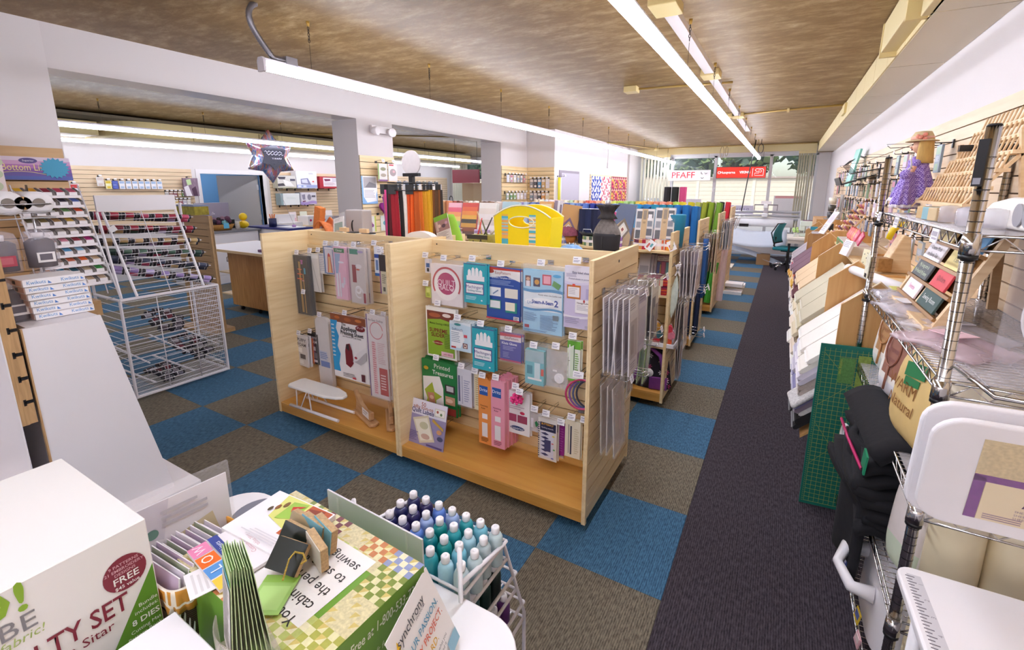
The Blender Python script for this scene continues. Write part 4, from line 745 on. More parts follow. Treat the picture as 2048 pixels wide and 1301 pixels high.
PS = [('r',.06,.05,.94,.2,'#f2eef2'),('l',.1,.08,.7,.17,3,'#a8a0b0'),('r',.12,.3,.88,.8,'#c4bcc0'),('r',.18,.36,.5,.74,'#a89ca0'),('l',.12,.85,.8,.95,3,'#b4acb8')]
side_packs(-.432, .335, 1.245, .15, .37, 6, PK, PS, 'clear bagged sewing pattern, nearest hook of the front gondola end', 'pattern', .024)
side_packs(-.432, .54, 1.25, .15, .34, 6, mat('#d8d2e0', .35, 0, .03, 20), [('r',.08,.06,.9,.22,'#b4aac8'),('l',.1,.08,.7,.2,3,'#8a80a0'),('r',.1,.3,.9,.9,'#c8c2d4')], 'lilac bagged sewing pattern, middle hook of the front gondola end', 'pattern', .022)
side_packs(-.432, .76, 1.25, .16, .33, 6, mat('#d6d0c4', .35, 0, .03, 20), [('r',.08,.05,.92,.2,'#eae6de'),('r',.1,.25,.55,.95,'#6a6670'),('c',.4,.5,.16,.16,'#a8a49c'),('r',.6,.4,.92,.9,'#8a7f80')], 'grey photo sewing pattern, far hook of the front gondola end', 'pattern', .024)
side_packs(-.432, .36, .80, .17, .36, 3, clear('#ece4e2', .45), [('r',.12,.1,.9,.9,clear('#e8dcd8', .35)),('r',.62,.3,.64,.8,'#c89a98'),('r',.5,.35,.52,.7,'#d0aaa8')], 'translucent bagged interfacing on the lower end hook', 'interfacing', .03)
side_packs(-.432, .70, .86, .14, .26, 2, clear('#dcd8d6', .5), [('r',.1,.2,.5,.9,'#c0a8a4'),('r',.55,.3,.9,.6,'#d8c83a')], 'small brown bagged kit beside bagged interfacing', 'kit', .03)
side_packs(-.432, .87, .92, .13, .3, 2, clear('#c8dcae', .55), [('r',0,0,1,.06,'#8ac040'),('r',0,.2,.1,1,'#9ac850'),('r',.3,.2,.9,.9,'#cfdccf')], 'lime edged bagged kit at the back of front gondola end', 'kit', .03, x0=.08)
for y, z, L in ((.46, .83, .2), (.52, .79, .2), (.62, .93, .22), (.7, .95, .22)): hook(-.432, y, z, L, PI/2, False, '', label='empty chrome hook on the front gondola end at %d cm height' % int(z*100), tagged=False)
# second row end
side_packs(-.405, 2.02, 1.27, .15, .36, 6, PK, [('r',.05,.04,.95,.25,'#d8d0d8'),('r',.08,.3,.92,.94,'#b8a8ac'),('c',.5,.55,.24,.14,'#7a6a74')], 'pale bagged pattern on the top hook of second gondola end', 'pattern', .026)
side_packs(-.405, 2.24, 1.27, .15, .34, 5, mat('#cfc4c0', .4, 0, .03, 20), [('r',.06,.05,.94,.2,'#eee8e4'),('r',.08,.28,.92,.9,'#a08c84')], 'tan bagged pattern on the second gondola end', 'pattern', .026)
side_packs(-.405, 1.98, .86, .16, .36, 4, mat('#d6cbc4', .4, 0, .03, 20), [('r',.14,.1,.86,.6,'#8a7a84'),('r',.2,.14,.8,.56,'#b8a8b0'),('l',.14,.66,.8,.9,5,'#9a8c88')], 'framed picture pattern on the second gondola end', 'pattern', .02)
side_packs(-.405, 2.22, .88, .2, .34, 3, mat('#d2bfa4', .4, 0, .04, 20), [('c',.5,.4,.3,.2,'#b08a58'),('c',.45,.7,.2,.12,'#6a4a44'),('l',.1,.86,.9,.96,3,'#8a7a68')], 'tan animal picture pattern on the second gondola end', 'pattern', .02)
side_packs(-.405, 2.08, .52, .14, .32, 3, mat('#cfc9d0', .4, 0, .04, 20), [('r',.05,.1,.4,.95,'#a87a5a'),('r',.5,.2,.9,.8,'#b8b4c0')], 'grey brown pattern on the low hook of second gondola end', 'pattern', .02)
for y, z in ((2.3, .93), (2.36, .90), (2.12, .92), (2.28, .56), (2.3, .50)): hook(-.405, y, z, .2, PI/2, False, '', label='empty chrome hook on second gondola end, %d cm up and %d cm back' % (int(z*100), int((y-R2)*100)))
t = thing('zipper_pouch', 'slim white and green zipper pouch hanging on the second gondola end front', 'pouch', (-.37, 1.86, 1.16))
MB().grid(lambda u, v: (.028*math.sin(PI*v)**.7*(math.cos(2*PI*u)), .012*math.sin(2*PI*u), -.07-.34*v), 16, 14).build('pouch', mat('#c8d4cc', .6, 0, .2, 40), t, rot=(0, .06, 0))
MB().obox((0, -.004, -.03), (.012, .004, .09), (0, .4, 0)).obox((0, -.004, -.03), (.012, .004, .09), (0, -.4, 0)).box((-.01, -.012, .0), (.01, .004, .02)).build('clip', WHITEP, t)
hook(-.405, 1.86, 1.17, .06, PI/2, False, 'slim zipper pouch', tagged=False)
# third, fourth and fifth row ends
side_packs(-.455, 3.62, 1.27, .17, .42, 6, mat('#b8987a', .5, 0, .06, 20), [('r',.0,0,1,.14,'#e6e2e4'),('r',.1,.2,.3,.95,'#9a7a5c'),('r',.6,.2,.8,.95,'#a5876a')], 'brown bagged leather pack on the third gondola end', 'pack', .024)
t = thing('denim_fabric', 'dark blue folded denim hanging on the third gondola end', 'fabric', (-.40, 3.46, 1.22))
MB().grid(lambda u, v: (.015*math.sin(7*u+2*v), -.09+.18*u, -.62*v), 10, 8).build('cloth', mat('#24508c', .9, 0, .15, 40, .3), t, solid=.03); MB().box((.02, -.02, -.56), (.024, .02, -.5)).build('price_tag', PAPER, t)
hook(-.455, 3.46, 1.23, .1, PI/2, False, 'folded dark blue denim', tagged=False)
t = thing('navy_print_fabric', 'navy print fabric lengths hanging low on the third gondola end', 'fabric', (-.43, 3.42, .78))
MB().grid(lambda u, v: (.012*math.sin(8*u+3*v), -.06+.13*u, -.6*v), 10, 8).build('cloth', mat('#1e2c4e', .9, 0, .4, 60, .3), t, solid=.025)
hook(-.455, 3.42, .79, .08, PI/2, False, 'navy print fabric lengths', tagged=False)
side_packs(-.455, 5.22, 1.3, .16, .38, 5, mat('#ccc8ce', .4, 0, .03, 20), [('r',.1,.08,.9,.25,'#8a94a8'),('r',.15,.3,.85,.9,'#a8aab4')], 'blue grey pattern pack on the fourth gondola end, near hook', 'pattern', .024)
side_packs(-.455, 5.45, 1.3, .16, .34, 5, mat('#d0ccd2', .4, 0, .03, 20), [('r',.1,.1,.9,.5,'#b4a8b0'),('c',.5,.7,.2,.12,'#8aa0b4')], 'pale pattern pack on the fourth gondola end, far hook', 'pattern', .024)
bolt('#e2c8c8', (-.415, 5.45, .133), (0, .03, .4), 'pale pink fabric roll standing against the fourth gondola end', th=.09, d=.1, h=.78, pat=0)
side_packs(-.46, 6.85, 1.28, .18, .2, 4, mat('#d8c8c4', .4, 0, .03, 20), [('r',.08,.5,.92,.6,'#7a5a60'),('r',.08,.7,.92,.8,'#7a5a60')], 'pink striped card on the farthest gondola end', 'card', .03, jig=.3)
for i, (yy, zz) in enumerate(((6.72, .1), (6.8, .22), (7.4, .1))):
    pack('paper_stack', .26, .05, .3, '#ece8e8', [], 'white paper stack by the farthest gondola base, %s' % ORD[i], 'papers', (-.34, yy, zz+.05-.1+.0), (0, 0, PI/2))

# ---------------------------------------------------------------- on top of the front gondolas
ZS = 1.31
def oval_panel(w0, w1, h, hole, y, m):
    """tote side: width w0 at the foot, w1 at the top, arched top edge, oval handle hole"""
    N = 48; hx, hz, hrx, hrz = hole
    def outer(a):
        dx, dz = math.cos(a), math.sin(a); lo, hi = 0, 2
        for _ in range(40):
            q = (lo+hi)/2; x, z = hx+dx*q, hz+dz*q; wz = (w0+(w1-w0)*z/h)/2; top = h-.07*(abs(x)/(w1/2))**2
            if abs(x) < wz and 0 < z < top: lo = q
            else: hi = q
        return hx+dx*lo, hz+dz*lo
    v = []; f = []
    for k in range(N):
        a = 2*PI*k/N; ox, oz = outer(a); ix, iz = hx+hrx*math.cos(a), hz+hrz*math.sin(a); v += [(ix, y, iz), (ox, y, oz)]
    for k in range(N): j = (k+1) % N; f.append((2*k, 2*k+1, 2*j+1, 2*j))
    return v, f
pl, pr = at(990, 470, 1, .7), at(1100, 470, 1, .7); tw = pr.x-pl.x; tc = (pl.x+pr.x)/2; th_ = at(1040, 411, 1, .7).z-ZS
YT = mat('#f4da08', .75, 0, .03, 40, .1); t = thing('tote_bag', 'bright yellow fabric tote with striped bands on top of front gondola', 'tote bag', (tc, .7, ZS))
for yy, nm in ((0, 'front_panel'), (.17, 'back_panel')):
    v, f = oval_panel(tw*.94, tw*1.03, th_, (0, th_-.10, .085, .032), yy, 0); MB().add(v, f).build(nm, YT, t, solid=.008)
MB().add([(-tw*.47, 0, 0), (tw*.47, 0, 0), (tw*.47, .17, 0), (-tw*.47, .17, 0), (-tw*.515, 0, th_-.07), (tw*.515, 0, th_-.07), (tw*.515, .17, th_-.07), (-tw*.515, .17, th_-.07)], [(0,1,2,3), (0,3,7,4), (1,2,6,5)]).build('gusset', YT, t, solid=.008)
TRIM = mat('#efe9c8', .7); 
for yy in (-.006, .176):
    MB().tube([(tw*.515*(-1+2*k/16), yy, th_-.07*(abs(-1+2*k/16))**2) for k in range(17)], .005, 5).tube([(.087*math.cos(a), yy, th_-.10+.034*math.sin(a)) for a in [2*PI*k/24 for k in range(24)]], .004, 5, 0, True).build('binding', TRIM, t)
rs = random.Random(2)
for sx in (-.36, .14):
    b = MB(); z = .0; ms = [mat(c, .7) for c in ('#e6dfc6', '#4fb0c4', '#e8b848', '#8ec4cc', '#e6a860')]
    while z < th_-.06: hh = rs.choice((.004, .006, .011)); b.box((sx*tw, -.0065, z), (sx*tw+.045, -.0045, min(z+hh, th_-.055)), rs.randrange(5)); z += hh
    b.build('stripe_band', ms, t)
def pincushion(x, y, z, r, c1, c2, lab, h=.05):
    t = thing('pincushion', lab, 'pincushion', (x, y, z))
    MB().lathe([(r*.6, 0), (r*.82, h*.4), (r*.9, h)], 20).build('bowl', mat(c2, .5, 0, .1, 20), t)
    def dome(u, v): a = 2*PI*u; q = math.cos(v*PI/2); k = 1+.07*abs(math.sin(6*a))*q; return (r*k*math.sqrt(max(0, 1-(v*.98)**2))*math.cos(a), r*k*math.sqrt(max(0, 1-(v*.98)**2))*math.sin(a), h*.85+r*.75*v)
    MB().grid(dome, 36, 8).build('cushion', mat(c1, .8, 0, .55, 55, .3), t)
    p = MB()
    for i in range(9): a = i*2.4; q = r*.6*((i+1)/9)**.5; p.ball((q*math.cos(a), q*math.sin(a), h*.85+r*.75*(1-(q/r)**2)**.5+.006), .004, 6)
    p.build('pin', PAPER, t); return t
a = at(1142, 490, 1, .78); pincushion(a.x, .78, ZS, .078, '#7fa6dc', '#3c4a86', 'blue and white ruffled pincushion on top of the front gondola', .055)
a = at(1132, 470, 1, 1.95); pincushion(a.x, 1.98, 1.277, .1, '#8a4658', '#b5763a', 'plum pincushion in wooden bowl on the second row shelf', .075)
# apron shaped bottle cover
a = at(1213, 480, 1, .74); t = thing('apron_bottle_cover', 'black apron bottle cover with grey dotted bib on front gondola', 'bottle cover', (a.x, .74, ZS))
hh = at(1213, 408, 1, .74).z-ZS
MB().lathe([(.062, .0), (.066, .02), (.078, .17), (.07, .185)], 20).build('skirt', mat('#232125', .85, 0, .1, 30), t)
def bib(u, v): a = 2*PI*u; r = .078-.05*v**1.4; return (r*math.cos(a), r*.8*math.sin(a), .18+.09*v)
MB().grid(bib, 24, 6).build('bib', mat('#6f6864', .8, 0, .6, 60), t)
def ruf(u, v): a = 2*PI*u; r = (.032+.022*abs(v-.45)*2)*(1+.25*math.sin(9*a)*abs(v-.3)); return (r*math.cos(a), r*math.sin(a), .265+(hh-.27)*v)
MB().grid(ruf, 40, 5).build('ruffle', mat('#353132', .85, 0, .5, 50), t, solid=.003)
MB().lathe([(.055, .005), (.06, -.0), (.064, .012)], 20).build('hem', mat('#a8a09c', .8, 0, .5, 60), t); MB().cyl((0,0,hh-.01), (0,0,hh+.02), .017, .014, 14).build('bottle_neck', mat('#c9c6cc', .3, .6), t)
MB().box((-.004, -.08, .02), (.004, -.07, .17)).build('pleat', BLACK, t)
# leaning programme board on an easel
c4 = [at(*q, 1, .72) for q in ((862,417),(893,414),(926,480),(895,482))]; ctr = sum(c4, Vector())/4; wv = ((c4[1]-c4[0])+(c4[2]-c4[3])).length/2; hv = ((c4[0]-c4[3])+(c4[1]-c4[2])).length/2; ang = math.atan2(c4[0].x-c4[3].x, c4[0].z-c4[3].z)
hv2 = .255; t = pack('class_flyer', .125, hv2, .004, '#d8d0c8', [('r',0,0,1,.13,'#7aa82f'),('r',0,.13,1,.42,'#a07a72'),('c',.3,.27,.12,.09,'#d8b8a8'),('c',.6,.3,.14,.1,'#5a4048'),('c',.82,.24,.1,.08,'#c898a8'),('r',.1,.14,.24,.4,'#c4a898'),('l',.1,.46,.9,.66,6,'#a89a94'),('c',.45,.8,.22,.1,'#9aa050'),('r',.1,.76,.3,.95,'#b47a6a'),('c',.75,.86,.14,.06,'#c8b8a8')], 'green topped flyer leaning on wire easel on front gondola', 'flyer', (at(876,415,1,.72).x, .74, ZS+hv2*.97), (-.12, -.33, .0))
t = thing('wire_easel', 'small white wire easel holding the green topped flyer', 'easel', (at(905,480,1,.70).x, .70, ZS))
MB().tube([(-.03, 0, 0), (-.015, 0, .07), (0, 0, 0)], .0025, 5).tube([(.03, 0, 0), (.045, 0, .07), (.06, 0, 0)], .0025, 5).tube([(-.03, 0, .0), (.06, 0, 0), (.06, .09, 0), (-.03, .09, 0)], .0025, 5, 0, True).build('frame', WHITEW, t)
t = thing('green_mitt', 'lime green fabric mitt leaning behind the flyer', 'mitt', (at(918,470,1,.84).x, .84, ZS))
MB().grid(lambda u, v: ((.04+.018*math.sin(PI*v))*math.cos(2*PI*u)-.085*v, .016*math.sin(2*PI*u), .25*v), 16, 10).build('mitt', mat('#9ad04a', .8, 0, .08, 30), t, solid=.004)
# fabric bin with tools
a = at(965, 480, 1, .82); t = thing('fabric_bin', 'olive print fabric bin stuffed with sewing tools beside yellow tote', 'bin', (a.x, .82, ZS))
MB().box((-.075, -.06, 0), (.075, .06, .125)).build('bin', mat('#a8a45e', .8, 0, .5, 18), t, bevel=.008); MB().box((-.08, -.065, .1), (.08, -.06, .128)).tube([(-.05,-.066,.02),(-.03,-.066,.09),(.0,-.066,.03),(.03,-.066,.1),(.05,-.066,.02)], .004, 5).build('print', mat('#3c3a30', .8), t)
for i, (dx, c, l, an) in enumerate(((-.05, '#d84a4a', .13, .3), (-.02, '#c8a878', .17, -.2), (.01, '#3a3634', .15, .5), (.04, '#e8e2da', .14, .9), (.055, '#6a6a44', .12, -.4))):
    tag(MB().cyl((0,0,0), (l*math.sin(an), 0, l*math.cos(an)), .006, .004, 8).build('sewing_tool', mat(c, .5), None, (a.x+dx*.8, .82+.02*(i % 2), ZS+.11)), '%s tool handle sticking up from the fabric bin' % ('red','wooden','black','cream','khaki')[i], 'tool')
# left gondola top: orange bag, booklet, grey box lamp, two cups, tape ring
a = at(645, 455, 1, .72); t = thing('fabric_caddy', 'orange print folded fabric caddy on top of left gondola', 'caddy', (a.x, .74, ZS))
OR = mat('#c8703a', .8, 0, .45, 35)
MB().grid(lambda u, v: (-.10+.2*u, -.05+.1*v, .03+.14*math.sin(PI*u)**.8*(1-.2*v)), 14, 4).build('flap', OR, t, solid=.012)
MB().prism([(-.1, 0), (.1, 0), (.115, .02), (.07, .16), (.0, .2), (-.05, .15)], .05, .062, 1).build('back', OR, t, bevel=.006); MB().obox((-.03, -.02, .19), (.07, .05, .18), (0, .25, 0)).build('strap', mat('#d07838', .8, 0, .3, 30), t)
MB().obox((-.02, -.03, .07), (.05, .02, .13), (-.1, -.3, 0)).build('lining', mat('#b4b0c0', .7, 0, .1, 30), t)
a = at(676, 460, 1, .7); pack('quilt_booklet', .12, .23, .006, '#dcd8d4', [('r',.1,.18,.9,.95,'#7c9080'),('c',.4,.5,.2,.14,'#b09070'),('c',.65,.7,.16,.1,'#a8a088'),('l',.15,.05,.8,.14,2,'#b8b0a8')], 'green floral booklet in a clear stand on left gondola', 'booklet', (a.x-.03, .74, ZS+.2), (-.25, -.22, 0), sleeve=True)
a = at(716, 440, 1, .85); b = at(716, 420, 1, .85); t = thing('grey_case', 'pale grey boxy lamp case with black crescent handle on left gondola', 'case', (a.x, .86, ZS))
MB().box((-.095, -.05, .05), (.095, .05, b.z-ZS)).build('body', mat('#b9b2b0', .35, 0, .02, 10), t, bevel=.008); MB().prism([(-.005+.03*math.cos(a_), .13+.05*math.sin(a_)) for a_ in [PI/2+PI*k/10 for k in range(11)]]+[(-.012-.005, .13-.03),(-.02,.13),(-.017,.16)], -.053, -.05, 1).build('handle', BLACK, t)
MB().box((-.09, -.045, 0), (.09, .045, .05)).build('base', mat('#a09a98', .5), t)
for i, u in enumerate((707, 737)):
    a = at(u, 462, 1, .7); t = thing('white_cup', '%s white paper cup with dark rim before grey case' % ('left', 'right')[i], 'cup', (a.x, .70, ZS))
    MB().lathe([(.038, 0), (.05, .095), (.047, .095), (.036, .004)], 20).build('cup', WPLAST, t); MB().lathe([(.052, .094), (.052, .1), (.046, .1)], 20).build('rim', BLACK, t)
    o = MB().box((-.04, -.012, 0), (.04, .012, .03)).build('wood_block', PINEX, None, (a.x-.03+.05*i, .64, 1.416)); tag(o, 'small pine label block on rail before %s cup' % ('left', 'right')[i], 'block')
a = at(843, 468, 1, .8); t = thing('tape_ring', 'white arched tape dispenser ring over yellow floral base', 'dispenser', (a.x, .80, ZS))
MB().prism([(.13*math.cos(a_)*1.0, .07+.055*math.sin(a_)) for a_ in [PI*k/12 for k in range(13)]]+[(.1*math.cos(a_), .06+.02*math.sin(a_)) for a_ in [PI-PI*k/12 for k in range(13)]], -.03, .03, 1).build('arch', WPLAST, t); MB().lathe([(.12, 0), (.14, .04), (.11, .075)], 20).build('base', mat('#c9b04a', .8, 0, .5, 40), t)

# ---------------------------------------------------------------- zipper rack between the rows
zx, zy = -2.46, 1.26; t = thing('zipper_rack', 'tall black revolving zipper rack with white disc on top', 'rack', (zx, zy, 0))
MB().cyl((0,0,0), (0,0,.03), .25, None, 24).cyl((0,0,.03), (0,0,1.84), .014, None, 10).build('pole', BLKP, t)
MB().box((-.085, -.02, 1.835), (.085, .02, 1.862)).box((-.02, -.02, 1.77), (.02, .02, 1.84)).build('disc_holder', BLKP, t, bevel=.004)
MB().cyl((0, -.006, 1.945), (0, .006, 1.945), .1, None, 40).build('disc_sign', mat('#d8d0cf', .5), t)
rg = MB(); 
for z in (1.78, 1.72): rg.tube([(.2*math.cos(a_), .2*math.sin(a_), z) for a_ in [2*PI*k/24 for k in range(24)]], .004, 5, 0, True)
for k in range(8): rg.tube([(.0, 0, 1.76), (.24*math.cos(k*PI/4), .24*math.sin(k*PI/4), 1.76)], .004, 5)
rg.build('hanger_ring', BLKP, t)
zc = [('purple','#8a5aa0'),('salmon','#d86a78'),('pink','#d8488a'),('black','#231f22'),('maroon','#5a1a24'),('dark red','#9c1c2c'),('crimson','#a81e30'),('black','#1e1a1c'),('ivory','#e8e2dc'),('burnt orange','#d8501c'),('orange','#e8601c'),('rust','#c05a20'),('tangerine','#e0782a'),('amber','#d89a20'),('golden yellow','#e0a91e'),('mustard','#c8921c'),('brown','#7a4a22'),('dark brown','#5a3a1e'),('sienna','#8a5428'),('espresso','#3a2a22'),('black','#1f1b1d')]
zpos = lambda an: (zx+.67*.17*math.cos(an)+.74*.235*math.sin(an), zy-.74*.17*math.cos(an)+.67*.235*math.sin(an))
for i, (nm, c) in enumerate(zc):
    u = (i+.5)/len(zc); an = -1.45+2.9*u; px_, py_ = zpos(an); w = .026+.008*(i % 3); hz = .50+.03*((i*3) % 4)
    o = MB().grid(lambda a_, v, w=w, hz=hz, i=i: (-w/2+w*a_+.012*math.sin(2.2*v+i)*v, .008*math.sin(5*a_+i), -hz*v), 3, 8).build('zipper', mat(c, .8, 0, .1, 50, .2), None, (px_, py_, 1.725), (0, 0, .74+an*.5), solid=.006)
    tag(o, '%s zipper hanging on the revolving rack, %s from the left' % (nm, ORD[i]), 'zipper', 'zippers on the revolving rack')
    MB().box((-.011, -.006, -.0), (.011, .006, .045)).build('header_card', BLKP if i % 4 else PAPER, o)
for i, x in enumerate((-.21, -.08, .03)):
    o = MB().box((-.03, -.004, -.06), (.03, .004, .02)).build('zipper_header', BLKP, None, (*zpos((-1.3, -.75, -.1)[i]), 1.75), (0, 0, .74)); o.location.x += .012; o.location.y -= .013; tag(o, '%s black zipper header card hanging at rack front' % ('left','middle','right')[i], 'card')

# ---------------------------------------------------------------- second row: shelf goods
def jelly(x, y, z, r, h, pal, lab, band='#f0ecf2'):
    t = thing('fabric_strip_roll', lab, 'fabric roll', (x, y, z), group='fabric strip rolls'); n = 40; rr = random.Random(int(abs(x)*977)); b = MB(); ms = [mat(c, .8, 0, .15, 80) for c in pal]
    k = 0
    for i in range(n):
        a0, a1 = 2*PI*i/n, 2*PI*(i+1)/n
        if i % 2 == 0: k = rr.randrange(len(pal))
        b.poly([(r*math.cos(a0), r*math.sin(a0), 0), (r*math.cos(a1), r*math.sin(a1), 0), (r*math.cos(a1), r*math.sin(a1), h), (r*math.cos(a0), r*math.sin(a0), h)], k)
    for q in range(4):
        r0, r1 = r*(1-q*.24), r*(1-(q+1)*.24)
        for i in range(20):
            a0, a1 = 2*PI*i/20, 2*PI*(i+1)/20; b.poly([(r0*math.cos(a0), r0*math.sin(a0), h-.001*q), (r0*math.cos(a1), r0*math.sin(a1), h-.001*q), (r1*math.cos(a1), r1*math.sin(a1), h-.001*q), (r1*math.cos(a0), r1*math.sin(a0), h-.001*q)], (q+i//5) % len(pal))
    b.build('fabric', ms, t); MB().cyl((0,0,h*.36), (0,0,h*.64), r+.0015, None, 28, 0, False).build('paper_band', mat(band, .6), t); return t
ZJ = 1.276
def jp(u, v, r, pal, lab, y=1.92): a = at(u, v, 1, y-r); jelly(a.x, y, ZJ, r, .075, pal, lab)
jp(955, 466, .075, ['#b49ac8','#8a6aa8','#d8c4dc','#a8a0c4'], 'lavender batik strip roll left of yellow tote')
jp(905, 462, .06, ['#e0d0c0','#c86a6a','#7aa0b0'], 'cream and red strip roll behind the flyer')
jp(1118, 474, .05, ['#a8a4cc','#e4e0ea','#7a80b4','#c8b8d4'], 'lilac and white strip roll right of yellow tote')
jp(1178, 478, .085, ['#a8b46a','#3a4a3a','#e2dcc8','#6a8a6a','#4a5a54'], 'green and charcoal strip roll under the black tray')
jp(1225, 481, .06, ['#9a6ab0','#d8a8c8','#7a4a90','#e0d4e4'], 'violet pink strip roll behind the apron bottle cover')
jp(1284, 487, .088, ['#b82c44','#2f5a50','#e0d8cc','#6a2c4a','#d89a5a','#3a6a74'], 'large multicolour strip roll under the first black and white kit')
jp(1314, 488, .055, ['#e8e2d8','#3a8a90','#d86a4a','#efe8dc'], 'white teal strip roll between the two kits')
jp(1337, 490, .05, ['#e8a030','#efe8dc','#26242c','#c8502c'], 'orange and white strip roll at the right shelf end')
def loose_tag(u, v, rot, lab):
    a = at(u, v, 1, 1.76); o = MB().box((-.028, -.001, -.04), (.028, .001, .04)).box((-.02,-.002,-.03),(-.005,-.001,.01),1).box((.0,-.002,-.01),(.016,-.001,.02),2).build('hang_tag', [PAPER, flat('#c8584a'), flat('#5aa0a8')], None, (a.x, 1.80, a.z), (-.3, rot, 0)); tag(o, lab, 'tag')
loose_tag(1298, 492, .6, 'white hang tag on string under large multicolour roll'); loose_tag(1341, 493, -.5, 'white hang tag on string at the right end of shelf')
t = thing('black_tray', 'small black dish with white wire handle on strip roll', 'dish', (at(1176,465,1,1.9).x, 1.92, ZJ+.077))
MB().lathe([(.05, 0), (.085, .03), (.08, .03), (.045, .006)], 20).build('dish', mat('#33363a', .5, 0, .3, 40), t); MB().tube([(-.035, -.05, .03), (-.03, -.05, .055), (.035, -.05, .055), (.045, -.05, .03)], .003, 5).build('handle', WHITEW, t)
def kit(px, y, base, shapes, lab, tilt=-.2, t_=.02, lean=0, z0=ZJ, cat='fabric kit', nm='fabric_kit', sleeve=True):
    l, tp, rt, bt = px; x0, x1 = at(l, (tp+bt)/2, 1, y).x, at(rt, (tp+bt)/2, 1, y).x; h = (at((l+rt)/2, tp, 1, y).z-z0)
    hh = h/math.cos(tilt); return pack(nm, x1-x0, hh, t_, base, shapes, lab, cat, ((x0+x1)/2, y+.0+abs(math.sin(tilt))*hh*.5+.01, z0+h+.004), (tilt, lean, 0), sleeve=sleeve, header=False)
KB = [('r',0,0,1,1,'#dedada'),('r',.06,.06,.34,.26,'#4a4e5a'),('r',.06,.34,.3,.5,'#8a8e98'),('r',.06,.56,.32,.78,'#3c4048'),('r',.06,.82,.34,.98,'#5a606c'),('r',.66,.06,.96,.24,'#3f444e'),('r',.68,.32,.94,.46,'#787e8a'),('r',.66,.52,.96,.7,'#4a505c'),('r',.66,.76,.96,.97,'#41618a'),('r',.34,0,.66,1,'#c8a878'),('r',.42,.04,.6,.28,'#8a7a64'),('c',.5,.36,.08,.06,'#a08458'),('r',.7,.14,.9,.3,'#f2eef0')]
kit((1270,420,1306,483), 1.98, '#dedada', KB, 'black and white fabric kit with kraft band, left one'); kit((1309,418,1348,484), 1.98, '#dedada', KB, 'blue black and white fabric kit with kraft band, right one')
LC = lambda a, b, c, d: [('p',[(0,0),(1,0),(1,.55),(.5,.35),(0,.6)],a),('p',[(0,.6),(.5,.35),(1,.75),(1,1),(0,1)],b),('p',[(.1,.62),(.5,.34),(.9,.62),(.5,.94)],c),('p',[(.22,.62),(.5,.44),(.78,.62),(.5,.84)],d),('p',[(.34,.62),(.5,.52),(.66,.62),(.5,.74)],'#efe4d0'),('p',[(.42,.62),(.5,.57),(.58,.62),(.5,.68)],'#8a2a2a')]
kit((1124,412,1160,470), 2.0, '#c8903a', LC('#c8903a','#c85a3a','#6a4a6a','#d8a860'), 'gold log cabin quilt kit in plastic on second row', lean=.12)
kit((1233,410,1270,468), 2.0, '#4a5f86', LC('#44597f','#b49a72','#6a5a48','#d8d4cc'), 'navy log cabin quilt kit in plastic behind bottle cover', lean=.1)
def bundle(px, cols, lab, y=2.0):
    n = len(cols); kit(px, y, cols[0], [('r',0,i/n,1,(i+1)/n,c) for i, c in enumerate(cols)], lab, t_=.05, cat='fabric bundle', nm='fabric_bundle')
bundle((897,408,923,458), ['#f4b8c4','#e8607a','#f2a05a','#f4d06a','#a8d86a','#5aa8d8','#a88ad0'], 'rainbow folded fabric bundle by lime mitt')
bundle((925,408,955,462), ['#d83a24','#e8642a','#f0902a','#f4b83a','#3c3a24','#d8a030','#8a4a2a','#5c3a2a'], 'orange and brown folded fabric bundle, second from left')
bundle((958,408,992,464), ['#f2ece4','#e8dcd0','#f0e8e4','#ddd0c4','#f2eae4','#e8dcd4'], 'cream folded fabric bundle behind fabric bin')
bundle((1004,406,1036,470), ['#a8c8d0','#c85a5a','#d8404a','#7a4a6a'], 'teal and red folded fabric bundle behind yellow tote')
kit((1076,405,1103,468), 2.0, '#d89a40', [('r',0,0,1,.3,'#e0a040'),('r',.1,.06,.9,.16,'#f2d8a0'),('r',0,.3,1,1,'#4a4440'),('c',.4,.5,.3,.12,'#b8a078'),('c',.6,.75,.3,.14,'#8a7a50'),('r',.1,.85,.9,.95,'#c8a888')], 'orange topped quilt magazine behind yellow tote')
kit((1106,403,1121,468), 2.02, '#d8d0d8', [('r',0,0,.4,1,'#8a7a94'),('r',.5,0,.7,1,'#f0ecf0'),('r',.75,.1,1,.9,'#7a6a80')], 'slim purple check fabric panel beside gold log cabin kit')
for i, u in enumerate((1168, 1180, 1192)):
    a = at(u, 440, 1, 2.02); bolt(('#1c2345','#202a52','#1a2040')[i], (a.x, 2.03, ZJ), (-.05, 0, 0), 'navy fabric bolt on second row shelf, %s from the left' % ORD[i], th=.08, d=.16, h=.29)
for i, (u, c) in enumerate(((1278, '#2a2a90'), (1313, '#2b3fa0'), (1225, '#d8408a'))):
    a = at(u, 440, 1, 2.05); bolt(c, (a.x, 2.06, ZJ), (-.05, .1, 0), '%s half bolt on second row shelf behind the kits' % ('indigo','royal blue','hot pink')[i], th=.06, d=.1, h=.27)
a = at(1362, 450, 1, 2.0); t = thing('teal_fabric_drum', 'teal ribbed fabric bolt end leaning behind the right kit', 'fabric bolt', (a.x-.05, 2.06, ZJ))
MB().lathe([(.06, 0), (.075, .26), (.07, .265)], 20).build('fabric', mat('#17718c', .8, 0, .12, 60, .2), t)
